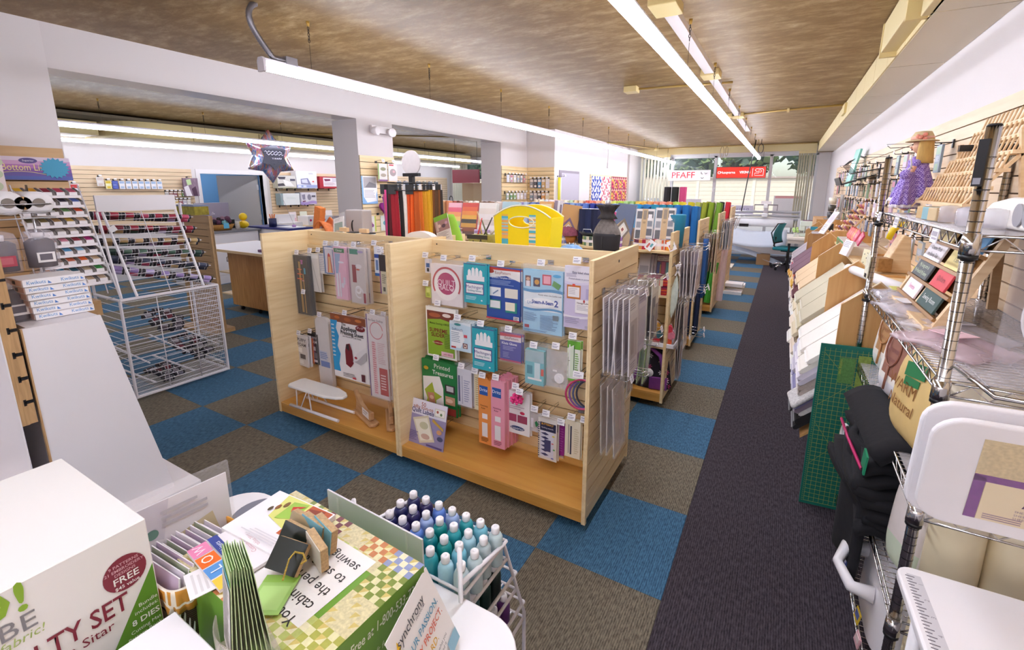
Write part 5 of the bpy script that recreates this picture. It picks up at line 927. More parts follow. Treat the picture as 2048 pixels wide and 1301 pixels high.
# second row lower shelves
a = at(1322, 565, 1, 1.86)
for k, (dx, n) in enumerate(((-.0, 0), (-.0, 1))):
    t = thing('fabric_bundle', 'red orange fat quarter bundle with cream ribbon, %s of the pair' % ('lower', 'upper')[k], 'fabric bundle', (a.x-.07+.012*k, 1.92, .931+.072*k)); rr = random.Random(k)
    for q in range(6): MB().box((-.13+rr.uniform(0,.012), -.1, .011*q), (.13-rr.uniform(0,.012), .1, .011*q+.0105)).build('folded_fabric', mat(('#c8283c','#d8502c','#a82440','#e06a3a','#b83048','#8a2a50')[q], .85, 0, .3, 40), t, bevel=.004, seg=2)
    for xx in (-.07, .06): MB().box((xx, -.104, -.001), (xx+.022, -.1, .068)).box((xx, -.104, .066), (xx+.022, .1, .0685)).build('ribbon', mat('#e8d8b8', .7), t)
kit((1311,512,1343,545), 2.0, '#8a4a5a', [('r',.05,.06,.95,.3,'#e8dcc8'),('t','Sweet Treat',.5,.12,.13,'#6a3a4a'),('t','table runner',.5,.22,.11,'#6a3a4a'),('r',.1,.36,.3,.96,'#4a5a9a'),('r',.4,.36,.6,.96,'#c84a6a'),('r',.68,.36,.9,.96,'#5a9aa8'),('r',.3,.5,.36,.96,'#d8a83a')], 'maroon pattern booklet behind the red bundles', z0=1.06, tilt=-.1)
for i in range(3): kit((1276+6*i,512,1298+6*i,572), 1.88+.03*i, mat('#b8b0b4', .3, 0, .1, 30), [('r',.1,.3,.9,.9,'#8a8488')], 'grey clear bagged fabric pack left of red bundles, %s' % ORD[i], z0=.931, tilt=-.3)
a = at(1300, 690, 1, 1.82); t = thing('white_tray', 'white plastic tray of fabric rolls on the lower shelf', 'tray', (a.x-.02, 1.93, .516))
MB().box((-.2, -.12, 0), (.2, .12, .006)).box((-.21, -.13, .0), (-.2, .13, .035)).box((.2, -.13, 0), (.21, .13, .035)).box((-.21, -.13, 0), (.21, -.12, .035)).box((-.21, .12, 0), (.21, .13, .035)).build('tray', WPLAST, t, bevel=.004)
fc = [('dark green','#2c4a3c'),('plum','#6a3a5a'),('crimson','#c02c3c'),('orange red','#d0502c'),('lilac','#b8a0c8'),('grey','#9a94a0'),('teal','#3a6a78'),('rose','#d07a90'),('denim blue','#5a7a9a'),('white print','#d8d0d0'),('ochre','#c0903a'),('scarlet','#c83848')]
for i, (nm, c) in enumerate(fc):
    r, q = i // 4, i % 4; o = MB().cyl((0, -.085, 0), (0, .085, 0), .03, None, 12).build('fat_quarter_roll', mat(c, .85, 0, .35, 50), None, (a.x-.02-.145+.092*q+.02*(r % 2), 1.93, .555+.05*r), (0, 0, .25)); tag(o, '%s rolled fat quarter in the white tray' % nm, 'fabric roll')
    MB().cyl((0, -.02, 0), (0, .02, 0), .0315, None, 12, 0, False).build('paper_band', PAPER, o)
a = at(1295, 785, 1, 1.86); t = thing('floral_bag', 'black and purple floral fabric bag on the second row bottom deck', 'bag', (a.x-.0, 1.95, .131))
def bagf(u, v): a_ = 2*PI*u; k = 1-.3*v; return (.165*k*(abs(math.cos(a_))**.7)*(1 if math.cos(a_) > 0 else -1), .09*k*math.sin(a_), .34*v)
MB().grid(bagf, 28, 6).build('body', mat('#231c28', .85, 0, .3, 20), t, solid=.008)
fl_ = MB(); rr = random.Random(9)
for i in range(26):
    u, v = rr.uniform(.55, .95), rr.uniform(.08, .9); c_ = Vector(bagf(u, v)); c_.y -= .008; k = rr.randrange(4)
    for p in range(6): a_ = p*PI/3; fl_.poly([(c_.x+.004*math.cos(a_-.5), c_.y-.001*p, c_.z+.004*math.sin(a_-.5)), (c_.x+.02*math.cos(a_-.2), c_.y-.001*p, c_.z+.02*math.sin(a_-.2)), (c_.x+.02*math.cos(a_+.2), c_.y-.001*p, c_.z+.02*math.sin(a_+.2)), (c_.x+.004*math.cos(a_+.5), c_.y-.001*p, c_.z+.004*math.sin(a_+.5))], k)
fl_.build('flower_print', [flat(c) for c in ('#e8dce0', '#c8447a', '#8fb05a', '#b87ab8')], t)
PUR = mat('#7a3a86', .8, 0, .15, 40)
MB().tube([(-.1, -.095, .2), (-.09, -.11, .3), (0, -.1, .36), (.09, -.11, .3), (.12, -.1, .16)], .018, 8).build('strap', PUR, t); MB().obox((.08, -.1, .06), (.14, .02, .11), (.1, 0, .2)).obox((-.12, -.09, .1), (.05, .02, .2), (0, .4, 0)).build('pocket', PUR, t, bevel=.006)
MB().lathe([(1e-4, 0), (.035, 0), (.035, .003), (1e-4, .003)], 16, 0, (.01, -.125, .15), Matrix.Rotation(PI/2, 3, 'X')).build('hang_tag', PAPER, t)

# ---------------------------------------------------------------- white thread display at the left
MDF = wood('mdf', '#a8845a', '#c09a6c', 2, .8, 30)
t = thing('wedge_display', 'white wedge shaped display back on a low white base at left', 'display stand', (0, 0, 0))
MB().box((-3.3, -2.2, .0), (-2.225, -.72, .226)).build('base', WHITEP, t, bevel=.004); MB().box((-3.31, -2.21, .225), (-2.21, -.70, .25)).build('base_top', WHITEP, t, bevel=.004)
MB().prism([(-1.185, .25), (-.80, .25), (-.96, 1.19), (-1.185, 1.19)], -3.2, -2.285, 0).build('body', WHITEP, t); MB().prism([(-1.20, .25), (-.795, .25), (-.955, 1.19), (-1.20, 1.19)], -2.285, -2.27, 0).build('side_panel', WHITEP, t)
MB().box((-2.287, -1.204, .25), (-2.268, -1.199, 1.19)).build('edge_band', MDF, t)
t = thing('slatwall_panel', 'white backed slatwall panel with raw fibreboard edge and black slots, far left', 'panel', (0, 0, 0))
MB().box((-3.3, -1.262, .25), (-2.268, -1.258, 1.48)).build('laminate_back', WHITEP, t); MB().box((-3.3, -1.258, .80), (-2.27, -1.235, 1.48)).build('core', MDF, t)
for i in range(7):
    z = .885+i*.0995; MB().box((-3.3, -1.235, z-.083), (-2.27, -1.212, z+.002)).build('slat', MDF, t)
    MB().box((-2.2705, -1.236, z+.004), (-2.2685, -1.212, z+.014)).box((-2.2705, -1.24, z-.004), (-2.2685, -1.232, z+.022)).build('slot_liner', BLKP, t)
# stack of six white boxes
for i in range(6):
    z = 1.192+.0305*i; o = thing('white_box', 'flat white product box with blue print, %s in the stack of six' % ('lowest','second lowest','third lowest','third highest','second highest','topmost')[i], 'box', (-2.42+.012*(i-2), -1.045-.006*(i-2), z), (0, 0, .06), 'flat white boxes')
    MB().box((-.10, -.10, 0), (.06, .095, .0295)).build('carton', mat('#efecee', .5, 0, .01), o, bevel=.0012, seg=1)
    for y in (-.06, .045):
        text('Kwikuts', .02, flat('#5a9ad0'), o, (.0608, y, .015), (PI/2, 0, PI/2), sx=.9); MB().prism([(y+.035, .006), (y+.047, .006), (y+.036, .018)], .0602, .0608, 0).build('logo', flat('#5a8ad0'), o)
    MB().box((-.09, -.1012, .004), (.05, -.1002, .026), 0).box((-.03, -.102, .008), (-.005, -.1012, .022), 1).build('end_label', [mat('#d8b8ac', .5), flat('#3a3032')], o)
# clear domes with spool kits
for i, (x, y, z) in enumerate(((-2.66, -1.0, 1.192), (-2.46, -1.165, 1.192), (-2.66, -1.0, 1.375), (-2.62, -1.135, 1.375))):
    o = thing('thread_canister', 'clear plastic canister of dark thread, %s' % ('lower right one behind the white boxes', 'lower left one with barcode', 'upper right one with white label', 'upper left one with red oval')[i], 'canister', (x, y, z), group='clear thread canisters')
    MB().lathe([(.048, .005), (.05, .12), (.03, .135)], 18).build('thread', mat('#3c343a', .8, 0, .3, 60), o); MB().lathe([(.018, .135), (.02, .15), (.02, .16), (1e-4, .16)], 12).build('cap', WPLAST, o)
    MB().lathe([(.058, 0), (.06, .13), (.05, .165), (.02, .178), (1e-4, .178)], 20).build('dome', clear('#e8e2ee', .22, .08), o)
    MB().box((.0585, -.03, .03), (.0605, .03, .075), 0).box((.0605, -.022, .04), (.061, .02, .068), 1).build('label', [PAPER, flat('#6a6670')] if i != 3 else [flat('#b84a5c'), flat('#c86a78')], o)
# bobbin display on the wall
t = thing('bobbin_display', 'white tilted wire display of thread boxes under purple sign', 'display rack', (0, 0, 0))
def bx(z): return -3.98+(1.72-z)*.42
ZB = [1.70-.064*i for i in range(10)]
for z in ZB: MB().prism([(bx(z)-.09, z+.012), (bx(z)+.002, z-.018), (bx(z)+.006, z-.034), (bx(z)+.0, z-.034), (bx(z)-.004, z-.022), (bx(z)-.09, z+.006)], -.73, -.41, 1).build('tray', WHITEP, t)
for y in (-.735, -.405): MB().tube([(bx(1.75)-.02, y, 1.75), (bx(1.0)+.02, y, 1.0), (bx(1.0)-.2, y, .95)], .005, 5).tube([(bx(1.75)-.1, y, 1.74), (bx(1.0)-.16, y, 1.0)], .004, 5).build('side_wire', WHITEW, t)
q = MB()
for k in range(12): z = 1.05+.06*k; q.tube([(bx(z)+.01, -.405, z), (bx(z)-.12, -.400, z)], .003, 4)
q.build('side_grid', WHITEW, t)
sg = thing('display_sign', 'purple thread sign with oval logo and teal starburst on the wall', 'sign', (-4.115, -.60, 1.86), (0, -.05, 0))
sm = MB().box((-.006, -.21, -.075), (.0, .21, .075), 0)
for k, c in enumerate(range(6)): sm.poly([(.0006, -.21, .075-.025*k), (.0006, -.21, .05-.025*k), (.0006, .21, .05-.025*k), (.0006, .21, .075-.025*k)], 1+k)
sm.build('panel', [flat(c) for c in ('#8a5a9c', '#d8c8d8', '#c89ac4', '#a86ab0', '#7a4a9a', '#5c4a98', '#4a58a4')], sg)
text('The Bottom Line', .062, flat('#e8d88a'), sg, (.002, -.06, .005), (PI/2, 0, PI/2), sx=.72); MB().poly([(.0015, .0+.045*math.cos(a), .05+.018*math.sin(a)) for a in [2*PI*i/20 for i in range(20)]]).build('oval_logo', flat('#4a3a7c'), sg)
text('Superior', .016, flat('#e8e2f0'), sg, (.003, 0, .05), (PI/2, 0, PI/2)); MB().tube([(.002, -.17+.25*i/8, -.04+.02*math.sin(PI*i/8)) for i in range(9)], .002, 4).build('swoosh', flat('#e8d88a'), sg)
MB().prism([(.125+(.078 if i % 2 else .062)*math.cos(2*PI*i/36), .005+(.07 if i % 2 else .056)*math.sin(2*PI*i/36)) for i in range(36)], .003, .006, 0).build('starburst', flat('#2f93b8'), sg)
bc = [['#e8b828','#d89a20','#8a2434','#c0405a','#d05a78'],['#8a4a8a','#4a3a8a','#3a2c5a','#2c2438','#5a70b8'],['#2a5a7a','#8aa0a8','#6a6a4a','#6a9a5c','#d0502c'],['#6a6248','#7a6a40','#b08a58','#d0a848','#d8b898'],['#5a5452','#8a8480','#a8a09a','#d0c8bc','#26222a'],['#4a3a30','#c0283c','#d88aa0','#9a3a4a','#b0307a'],['#b0987a','#a08a6c','#5a9ac8','#8ab8d8','#2c2a34'],['#b09a84','#8a6a5a','#c86a4a','#e0642a','#c8ac8a'],['#d8902a','#3a9ac8','#2c5a6a','#b0a084','#3a9a4a'],['#c0a888','#b89a78','#c4ac90','#b8a080','#c8b094']]
BBX = {}
for r, z in enumerate(ZB):
    for k in range(5):
        c = bc[r][k]; y = -.73+.064*k+.028
        if (r, k) in ((9, 0), (9, 1), (9, 2)): continue
        if c not in BBX: BBX[c] = MB().prism([(-.085, .03), (-.006, .004), (-.004, -.016), (-.085, .01)], -.021, .021, 1, 0).prism([(-.08, .031), (-.01, .008), (-.01, .006), (-.08, .029)], -.017, .017, 1, 1).prism([(-.085, .034), (-.006, .008), (-.004, -.016), (-.085, .01)], .022, .034, 1, 2).mesh('thread_box', [flat('#e8e4e6'), mat(c, .7, 0, .1, 60), flat('#6a625e')])
        o = obj('thread_box', BBX[c], None, (bx(z), y, z)); tag(o, '%s thread box in the wire display, row %s from top, %s from left' % (cname(c), ORD[r], ORD[k]), 'thread box', 'thread boxes in the wire display')
struct('trim_shelf_left', MB().box((-4.14, -1.2, .9), (-3.62, -.52, 1.0)), TAN); struct('trim_cabinet_left', MB().box((-4.14, -1.2, 0), (-3.66, -.54, .9)), WHITEP)
# tulle rolls on a wire hook
for i, (y, r, c, nm) in enumerate(((-1.03, .045, '#e8e2e4', 'white wrapped'), (-.945, .062, '#efecee', 'larger white'), (-.89, .034, '#c8a070', 'kraft cored'), (-.83, .06, '#efecee', 'rightmost white'))):
    o = thing('stabilizer_roll', '%s stabilizer roll lying on the wire hook at left' % nm, 'roll', (-3.2, y, 1.655), group='stabilizer rolls')
    MB().lathe([(r*.42, 0), (r, 0), (r, -.3), (r*.42, -.3), (r*.42, 0)], 22, 0, (0,0,0), Matrix.Rotation(PI/2, 3, 'Y')).build('roll', mat(c, .6, 0, .03, 30), o); MB().lathe([(r*.4, .004), (r*.42, -.3)], 16, 0, (0,0,0), Matrix.Rotation(PI/2, 3, 'Y')).build('core', mat('#8a8078', .8), o)
t = thing('wire_roll_rack', 'white wire rack holding the stabilizer rolls and canisters', 'rack', (0,0,0))
q = MB(); q.tube([(-3.18, -1.12, 1.65), (-3.18, -.80, 1.65), (-3.5, -.80, 1.65)], .004, 6)
for z in (1.57, 1.60): q.tube([(-3.5, -1.2, z), (-3.15, -1.2, z), (-3.15, -.79, z+.01), (-3.5, -.79, z)], .004, 6)
for y in (-1.2, -.79): q.tube([(-3.5, y, 1.0), (-3.5, y, 1.75)], .006, 6); q.tube([(-3.5, y, 1.65), (-3.18, y, 1.65)], .004, 6)
q.tube([(-3.5, -1.2, 1.0), (-3.5, -.79, 1.0)], .005, 6); q.tube([(-3.5, -.98, 1.0), (-3.5, -.98, 0)], .012, 8); q.cyl((-3.5, -.98, 0), (-3.5, -.98, .02), .16, None, 20)
q.build('frame', WIRE, t)
t = pack('floral_sampler', .5, .40, .01, '#e4d4d4', [('r',0,0,1,1,'#e2d2d0')]+[('c',.1+.2*(i % 5),.12+.18*(i//5),.07+.02*(i % 3),.06,('#d8a0b0','#c8b8c0','#b8c0a0','#e8dce0','#c87a98')[(i*3) % 5]) for i in range(25)], 'pink floral quilt sampler board leaning on the wall at far left', 'sampler', (-3.92, -1.02, 2.08), (0, 0, PI/2))
# ---------------------------------------------------------------- white wire thread rack in the opening
t = thing('wire_thread_rack', 'tall white wire thread rack with slanted top and cage base', 'rack', (0, 0, 0))
y0, y1, xf, xb = -.225, .505, -4.2, -4.66
fr = MB()
def bar(a, b, w=.012): d = (Vector(b)-Vector(a)); fr.cyl(a, b, w, None, 6, 0, True, False)
for y in (y0, y1):
    bar((xf, y, .03), (xf, y, .86)); bar((xb, y, .03), (xb, y, 1.6)); bar((xf, y, .04), (xb, y, .04)); bar((xf, y, .86), (xb, y, .86))
for z in (.04, .86): bar((xf, y0, z), (xf, y1, z), .014)
bar((-4.22, y0+.02, .87), (-4.5, y0+.06, 1.54), .011); bar((-4.22, -.10, .87), (-4.5, -.13, 1.54), .011); bar((-4.22, .40, .87), (-4.5, .39, 1.54), .011)
fr.build('frame', WHITEW, t)
g = MB()
for k in range(20): z = .08+.04*k; g.tube([(xf, y0, z), (xf, y1, z)], .0032, 4); 
for k in range(14): z = .08+.056*k; [g.tube([(xf, y, z), (xb, y, z)], .0028, 4) for y in (y0, y1)]
for y in (.02, .27): g.tube([(xf+.004, y, .04), (xf+.004, y, .86)], .004, 4)
for k in range(16): x = xb+(xf-xb)*k/15; g.tube([(x, y0, .05), (x, y1, .05)], .0028, 4); g.tube([(x, y1, .05), (x, y1, .86)], .0022, 4)
for k in range(17):
    s = (k+.6)/17; x, z = -4.5+.28*s, 1.54-.67*s; g.tube([(x+.006, -.13+.03*s, z), (x+.006, .395, z)], .0032, 4)
g.tube([(-4.5, .13, 1.54), (-4.22, .14, .87)], .004, 4)
for y in (-.2, .1, .35): g.tube([(xb, y, .42), (xf, y+.1, .30)], .007, 5); g.tube([(xb, y, .22), (xf, y+.12, .12)], .009, 5)
for k in range(8): x = xb+.055*k; g.tube([(x, y0, .42-.016*k), (x, y1, .42-.016*k)], .0025, 4)
g.build('wire_grid', WHITEW, t)
MB().box((-4.52, -.165, 1.545), (-4.497, .40, 1.675)).build('header_board', WHITEP, t, bevel=.002); MB().obox((-4.41, -.115, 1.41), (.004, .05, .05), (.5, .3, 0)).build('paper_tag', PAPER, t)
SPM = {}
def spool(p, d, c, lab, r=.021, l=.085, grp='thread spools in the white wire rack'):
    if c not in SPM: SPM[c] = MB().lathe([(r*.9, 0), (r, .004), (r, .014), (r*.8, .018), (r, .022), (r, l-.022), (r*.8, l-.018), (r, l-.014), (r, l-.004), (r*.6, l)], 10, 0, mats=[1,1,1,2,0,2,1,1,2]).mesh('thread_spool', [mat(c, .45, 0, .12, 70), flat('#26222a', .3), clear('#e8e4ec', .8, .15)])
    o = obj('thread_spool', SPM[c], None, p); o.rotation_mode = 'QUATERNION'; o.rotation_quaternion = Vector((0,0,1)).rotation_difference(Vector(d)); tag(o, lab, 'thread spool', grp); return o
rows_ = [(1.53,1.47,'#b03048','crimson'),(1.42,1.37,'#9c2438','dark red'),(1.32,1.26,'#b89a68','gold'),(1.24,1.15,'#4a6a58','green'),(1.19,1.03,'#3c4258','slate'),(1.11,.91,'#a08ac4','lavender')]
alt = ['#c04a6a','#7a2434','#d8b888','#2f4a40','#26283a','#c0b0dc']
for r, (za, zb, c, nm) in enumerate(rows_):
    n = 7; A = Vector((0, -.20, za)); B = Vector((0, .52, zb))
    for P_ in (A, B): P_.x = -4.5+(1.54-P_.z)*.44-.06
    B.x -= .0; d = (B-A).normalized(); L = (B-A).length/n
    for k in range(n): spool(A+d*(L*k+.006), d, c if (k*2+r) % 3 else alt[r], '%s thread spool in rack row %s from top, %s from left' % (nm if (k*2+r) % 3 else cname(alt[r]), ORD[r], ORD[k]), l=.098)
    for k in range(n): spool(A+d*(L*k+.03)+Vector((-.085, 0, -.03)), d, alt[(r+k) % 6], '%s thread spool in the hidden rear line of rack row %s, %s from left' % (cname(alt[(r+k) % 6]), ORD[r], ORD[k]), l=.098)
    rod = MB().tube([A-d*.03, B+d*.02], .004, 5).build('spool_rod', WHITEW, t)
rr = random.Random(12); dk = ['#3a2c34','#8a8288','#5a3038','#6a6470','#2c2830','#a09aa4','#4a3c48','#7a2c3c']
for i in range(48):
    k = i % 8; lay = i // 16; x = -4.60+.05*k; y = (.05, .22, -.02)[lay]+.09*((i//8) % 2)+rr.uniform(-.02, .06); z = (.46, .33, .10)[lay]+.16*(lay == 0)+.018*((i//8) % 2)-.016*k*(lay != 2)+rr.uniform(0, .02)
    c = dk[(i*5) % 8]; spool((x, y, z), (rr.uniform(-.3, .3), 1, rr.uniform(-.15, .15)), c, '%s thread spool lying in the rack cage, %s layer, number %s from the back' % (cname(c), ('upper','middle','lowest')[lay], ORD[i % 16]), l=.085)

# ---------------------------------------------------------------- sloping bolt rack along the right wall
PLY = wood('plywood', '#c08f55', '#d2a56a', 2, .4, 6); PLYX = wood('plywood_edge', '#dcbd92', '#e8cfa8', 0, .5, 12)
br = thing('bolt_rack', 'long plywood bolt rack with peaked partitions and counter along the right wall', 'rack', (0, 0, 0))
YP = [1.11, 1.95, 3.15, 4.28, 5.50, 6.34]
for k, y in enumerate(YP):
    wide = k in (3,)
    poly = [(.6, .94), (.6, 1.15), (.748, 1.278), (.835, 1.20), (1.12, 1.20), (1.12, .0), (.62, .0), (.62, .36)]
    if wide: poly = [(.6, .60), (.6, 1.15), (.748, 1.278), (.80, 1.30), (1.12, 1.30), (1.12, 0), (.62, 0), (.62, .40)]
    MB().prism(poly if not wide else poly, y, y+.019, 1).build('partition', PLY, br, bevel=.002, seg=1)
    MB().prism([(.598, 1.148), (.747, 1.28), (.75, 1.284), (.838, 1.203), (.835, 1.198), (.748, 1.275)], y-.001, y+.021, 1).build('edge_band', PLYX, br)
for k in range(5):
    a, b = YP[k]+.02, YP[k+1]
    MB().box((.80, a, 1.165), (XR-.016, b, 1.185)).build('counter_top', MAPY, br, bevel=.002, seg=1)
    MB().prism([(.50, .345), (.50, .36), (.84, .69), (.84, .675)], a, b, 0+1).build('sloping_tray', PLY, br)
    MB().box((.62, a, 0), (.64, b, .36)).build('kick_panel', PLY, br)
    MB().box((1.0, a, 0), (1.02, b, 1.16)).build('back_panel', PLY, br)
bays = [['#17161a','#d8d4d2','#8a7c8c','#8e8ab4','#a4acc4','#a69a94','#c9c4d4','#ddd6e4','#f0ece4','#f4f0ea'],
        ['#f0eee8','#ece6da','#f2eee6','#efe2d0','#ecdcc8','#e8d6bc','#f0e8d8','#e2d4b4','#d4caa8','#cfc8b0'],
        ['#eef0ea','#f2eee8','#e6ecec','#f0ede4','#ece8dc','#e6d8c0','#e0b03a','#d89a88','#5c2830','#e8cda8'],
        ['#8a8a92','#a8a8ae','#d8d4d0','#e8c8a8','#e0b870','#d8a83a','#e8b040','#d86a3a','#c23a4a','#7a5a6a'],
        ['#b0a8a0','#d8b040','#e0c060','#d8a030','#c84a3a','#a03a5a','#8a6a8a','#c0b0a0','#d0c0b0','#a8a0a8']]
bn = ['nearest','second','third','fourth','farthest']
sl = math.radians(44); rz = random.Random(21); BR = {}
for k in range(5):
    a, b = YP[k]+.03, YP[k+1]-.01; n = 3; wd = (b-a)/n
    for c_ in range(n):
        for j in range(12):
            col = bays[k][min(9, j*10//12)]; key = (col, round(wd, 3))
            if key not in BR:
                th = .0245; m_ = MB();                 pr = [(.0, -th/2), (.44, -th/2), (.455, -th/3), (.46, 0), (.455, th/3), (.44, th/2), (.0, th/2)]
                m_.prism(pr, -wd/2+.006, wd/2-.006, 1, 0); m_.prism([(.45, -th*.3), (.465, -.004), (.45, -.001)], -wd/2+.02, wd/2-.02, 1, 1); m_.prism([(.45, .003), (.466, .006), (.45, th*.34)], -wd/2+.02, wd/2-.02, 1, 1)
                BR[key] = m_.mesh('fabric_bolt', [mat(col, .85, 0, .25 if (k, j) in ((0, 1), (0, 2), (0, 6)) else .05, 60, .15), mat(lighten(col, .45), .85, 0, .05, 30)])
            out = rz.uniform(-.02, .03)+(.03 if (j*3+k) % 4 == 0 else 0); z0 = .375+.0345*j+(.03 if k else 0)
            x0, zz = .475, z0+.02; e_ = .46-out
            o = obj('fabric_bolt', BR[key], None, (x0+e_*math.cos(sl), a+wd*(c_+.5)+rz.uniform(-.006, .006), zz+e_*math.sin(sl)))
            Rm = Matrix(((-math.cos(sl), 0, -math.sin(sl)), (0, -1, 0), (-math.sin(sl), 0, math.cos(sl))))
            o.rotation_mode = 'QUATERNION'; o.rotation_quaternion = Rm.to_quaternion()
            tag(o, '%s fabric bolt on the sloping rack, %s bay, %s column, %s layer up' % (cname(col), bn[k], ('near','middle','far')[c_], ORD[j]), 'fabric bolt', 'bolts lying on the sloping rack')
t = thing('fabric_roll', 'white grey floral folded fabric drooping at the rack end', 'fabric', (.47, 1.2, .60)); MB().obox((.03, 0, .0), (.2, .2, .03), (0, -.78, .1)).build('cloth', mat('#c9c6c6', .9, 0, .5, 90), t, bevel=.02, seg=3)
t = thing('cutting_mat', 'tall green cutting mat with yellow grid standing by the wire shelf', 'cutting mat', (0,0,0))
ma = at(1597,1003,2,.004); mb_ = Vector((.86, 1.075, 0)); h = .945; w_ = .34
t.location = (ma.x, ma.y, .003); t.rotation_euler = (-.0, 0, .11)
m_ = MB().box((0, -.004, 0), (w_, .004, h), 0); G = mat('#0f6a5c', .45, 0, .05, 20); Yl = flat('#b8b24a')
m_.build('mat', G, t, bevel=.002, seg=1); m_ = MB()
for i in range(14): x = .02+.0254*i*.93; m_.box((x, -.0052, .02), (x+.0009, -.004, h-.02))
for i in range(36): z = .02+.0254*i; m_.box((.02, -.0052, z), (w_-.02, -.004, z+.0009))
for i in range(70): m_.box((.008, -.0052, .02+.0127*i), (.016, -.004, .0208+.0127*i))
for (a_, b_) in (((.02, .9), (.32, .55)), ((.02, .6), (.32, .9)), ((.02, .25), (.32, .62)), ((.02, .5), (.3, .1))):
    d_ = Vector((b_[0]-a_[0], 0, b_[1]-a_[1])); n_ = Vector((-d_.z, 0, d_.x)).normalized()*.0006; p_ = Vector((a_[0], -.0048, a_[1])); q_ = Vector((b_[0], -.0048, b_[1])); m_.poly([p_-n_, q_-n_, q_+n_, p_+n_])
m_.build('grid_lines', Yl, t)
MB().box((.09, -.0056, .74), (.16, -.0054, .88), 0).box((.17, -.0056, .72), (.225, -.0054, .90), 1).build('print_block', [mat('#5a8a4a', .5, 0, .5, 120), mat('#8aa04a', .5, 0, .5, 90)], t)
text('cutting mat', .018, Yl, t, (.10, -.006, .83), (PI/2, PI/2, 0))
t2 = thing('cutting_mat', 'second green cutting mat behind the wire shelf far post', 'cutting mat', (.75, 1.20, .003), (0, 0, .05)); MB().box((0, -.004, 0), (.36, .004, .86)).build('mat', G, t2); m_ = MB()
for i in range(13): x = .02+.0254*i; m_.box((x, -.0052, .02), (x+.0009, -.004, .84))
for i in range(32): z = .02+.0254*i; m_.box((.02, -.0052, z), (.34, -.004, z+.0009))
m_.build('grid_lines', Yl, t2)

# ---------------------------------------------------------------- chrome wire shelving by the camera
ws_ = thing('wire_shelving', 'chrome wire shelving unit with grooved posts at right', 'shelving unit', (0,0,0))
X0, X1, Y0, Y1 = .70, 1.125, -.205, 1.11; LV = [.10, .48, .862, 1.238, 1.625]
for x in (X0, X1):
    for y in (Y0, Y1):
        p = MB().cyl((x, y, .03), (x, y, 1.885), .0145, None, 16).build('post', CHROME, ws_)
        r_ = MB()
        for i in range(70): z = .06+.0254*i; r_.cyl((x, y, z), (x, y, z+.0016), .0151, None, 12, 0, False)
        r_.build('groove_rings', DARKM, p); MB().cyl((x, y, 0), (x, y, .03), .016, .012, 12).build('foot', BLACK, p); MB().cyl((x, y, 1.885), (x, y, 1.89), .015, .012, 12).build('cap', BLKP, p)
for z in LV:
    s = MB()
    for x in (X0, X1):
        s.tube([(x, Y0, z), (x, Y1, z)], .0034, 6); s.tube([(x, Y0, z-.036), (x, Y1, z-.036)], .0034, 6)
        n = 34; s.tube([(x, Y0+.02+(Y1-Y0-.04)*i/n, z-.002 if i % 2 else z-.034) for i in range(n+1)], .0022, 4)
    for y in (Y0, Y1):
        s.tube([(X0, y, z), (X1, y, z)], .0034, 6); s.tube([(X0, y, z-.036), (X1, y, z-.036)], .0034, 6)
        s.tube([(X0+.02+(X1-X0-.04)*i/10, y, z-.002 if i % 2 else z-.034) for i in range(11)], .0022, 4)
    sh = s.build('shelf_frame', CHROME, ws_); d_ = MB()
    for i in range(1, 50): y = Y0+(Y1-Y0)*i/50; d_.tube([(X0, y, z+.001), (X1, y, z+.001)], .0017, 4)
    for x in (.80, .91, 1.02): d_.tube([(x, Y0, z-.004), (x, Y1, z-.004)], .003, 4)
    d_.build('wire_deck', CHROME, sh)
    for x in (X0, X1):
        for y in (Y0, Y1): MB().cyl((x, y, z-.046), (x, y, z+.006), .0205, .0185, 16).cyl((x, y, z-.058), (x, y, z-.046), .0195, .0195, 14, 1).build('collar', [CHROME, BLKP], sh)
    if z > .6: MB().box((X0+.01, Y0+.02, z+.003), (X1-.01, Y1-.02, z+.0045)).build('plastic_liner', clear('#f2eef4', .25, .06), sh)
def shelf_tag(y, z, lab):
    o = MB().box((-.003, -.035, -.03), (.0, .035, .012), 0).box((-.0036, -.028, -.02), (-.003, .02, -.014), 1).box((-.0036, -.028, -.01), (-.003, .026, .004), 1).build('shelf_tag', [TAGM, flat('#a8a2b0')], None, (X0-.006, y, z), (0, .1, 0)); tag(o, lab, 'tag')
shelf_tag(1.06, 1.62, 'white price tag at the far end of top wire shelf'); shelf_tag(.66, 1.615, 'white price tag at the middle of top wire shelf'); shelf_tag(.08, 1.61, 'white price tag near the front post of top wire shelf')
o = MB().box((-.003, -.011, -.055), (.003, .011, .055)).box((-.004, -.008, -.05), (-.003, .008, -.035), 1).build('black_label', [BLKP, flat('#8a8890')], None, (X0-.014, Y0-.012, 1.80), (0, 0, .75)); tag(o, 'black plastic label strip clipped on the near chrome post', 'label')
o = MB().box((-.002, -.022, -.06), (.002, .022, .06), 0).box((-.003, -.012, -.055), (-.002, .01, -.035), 1).build('hang_tag', [mat('#e4dfc8', .6, 0, .3, 60), BLACK], None, (X0-.02, Y1-.02, 1.36), (.1, 0, .2)); tag(o, 'cream spotted tag hanging on the far chrome post', 'tag')
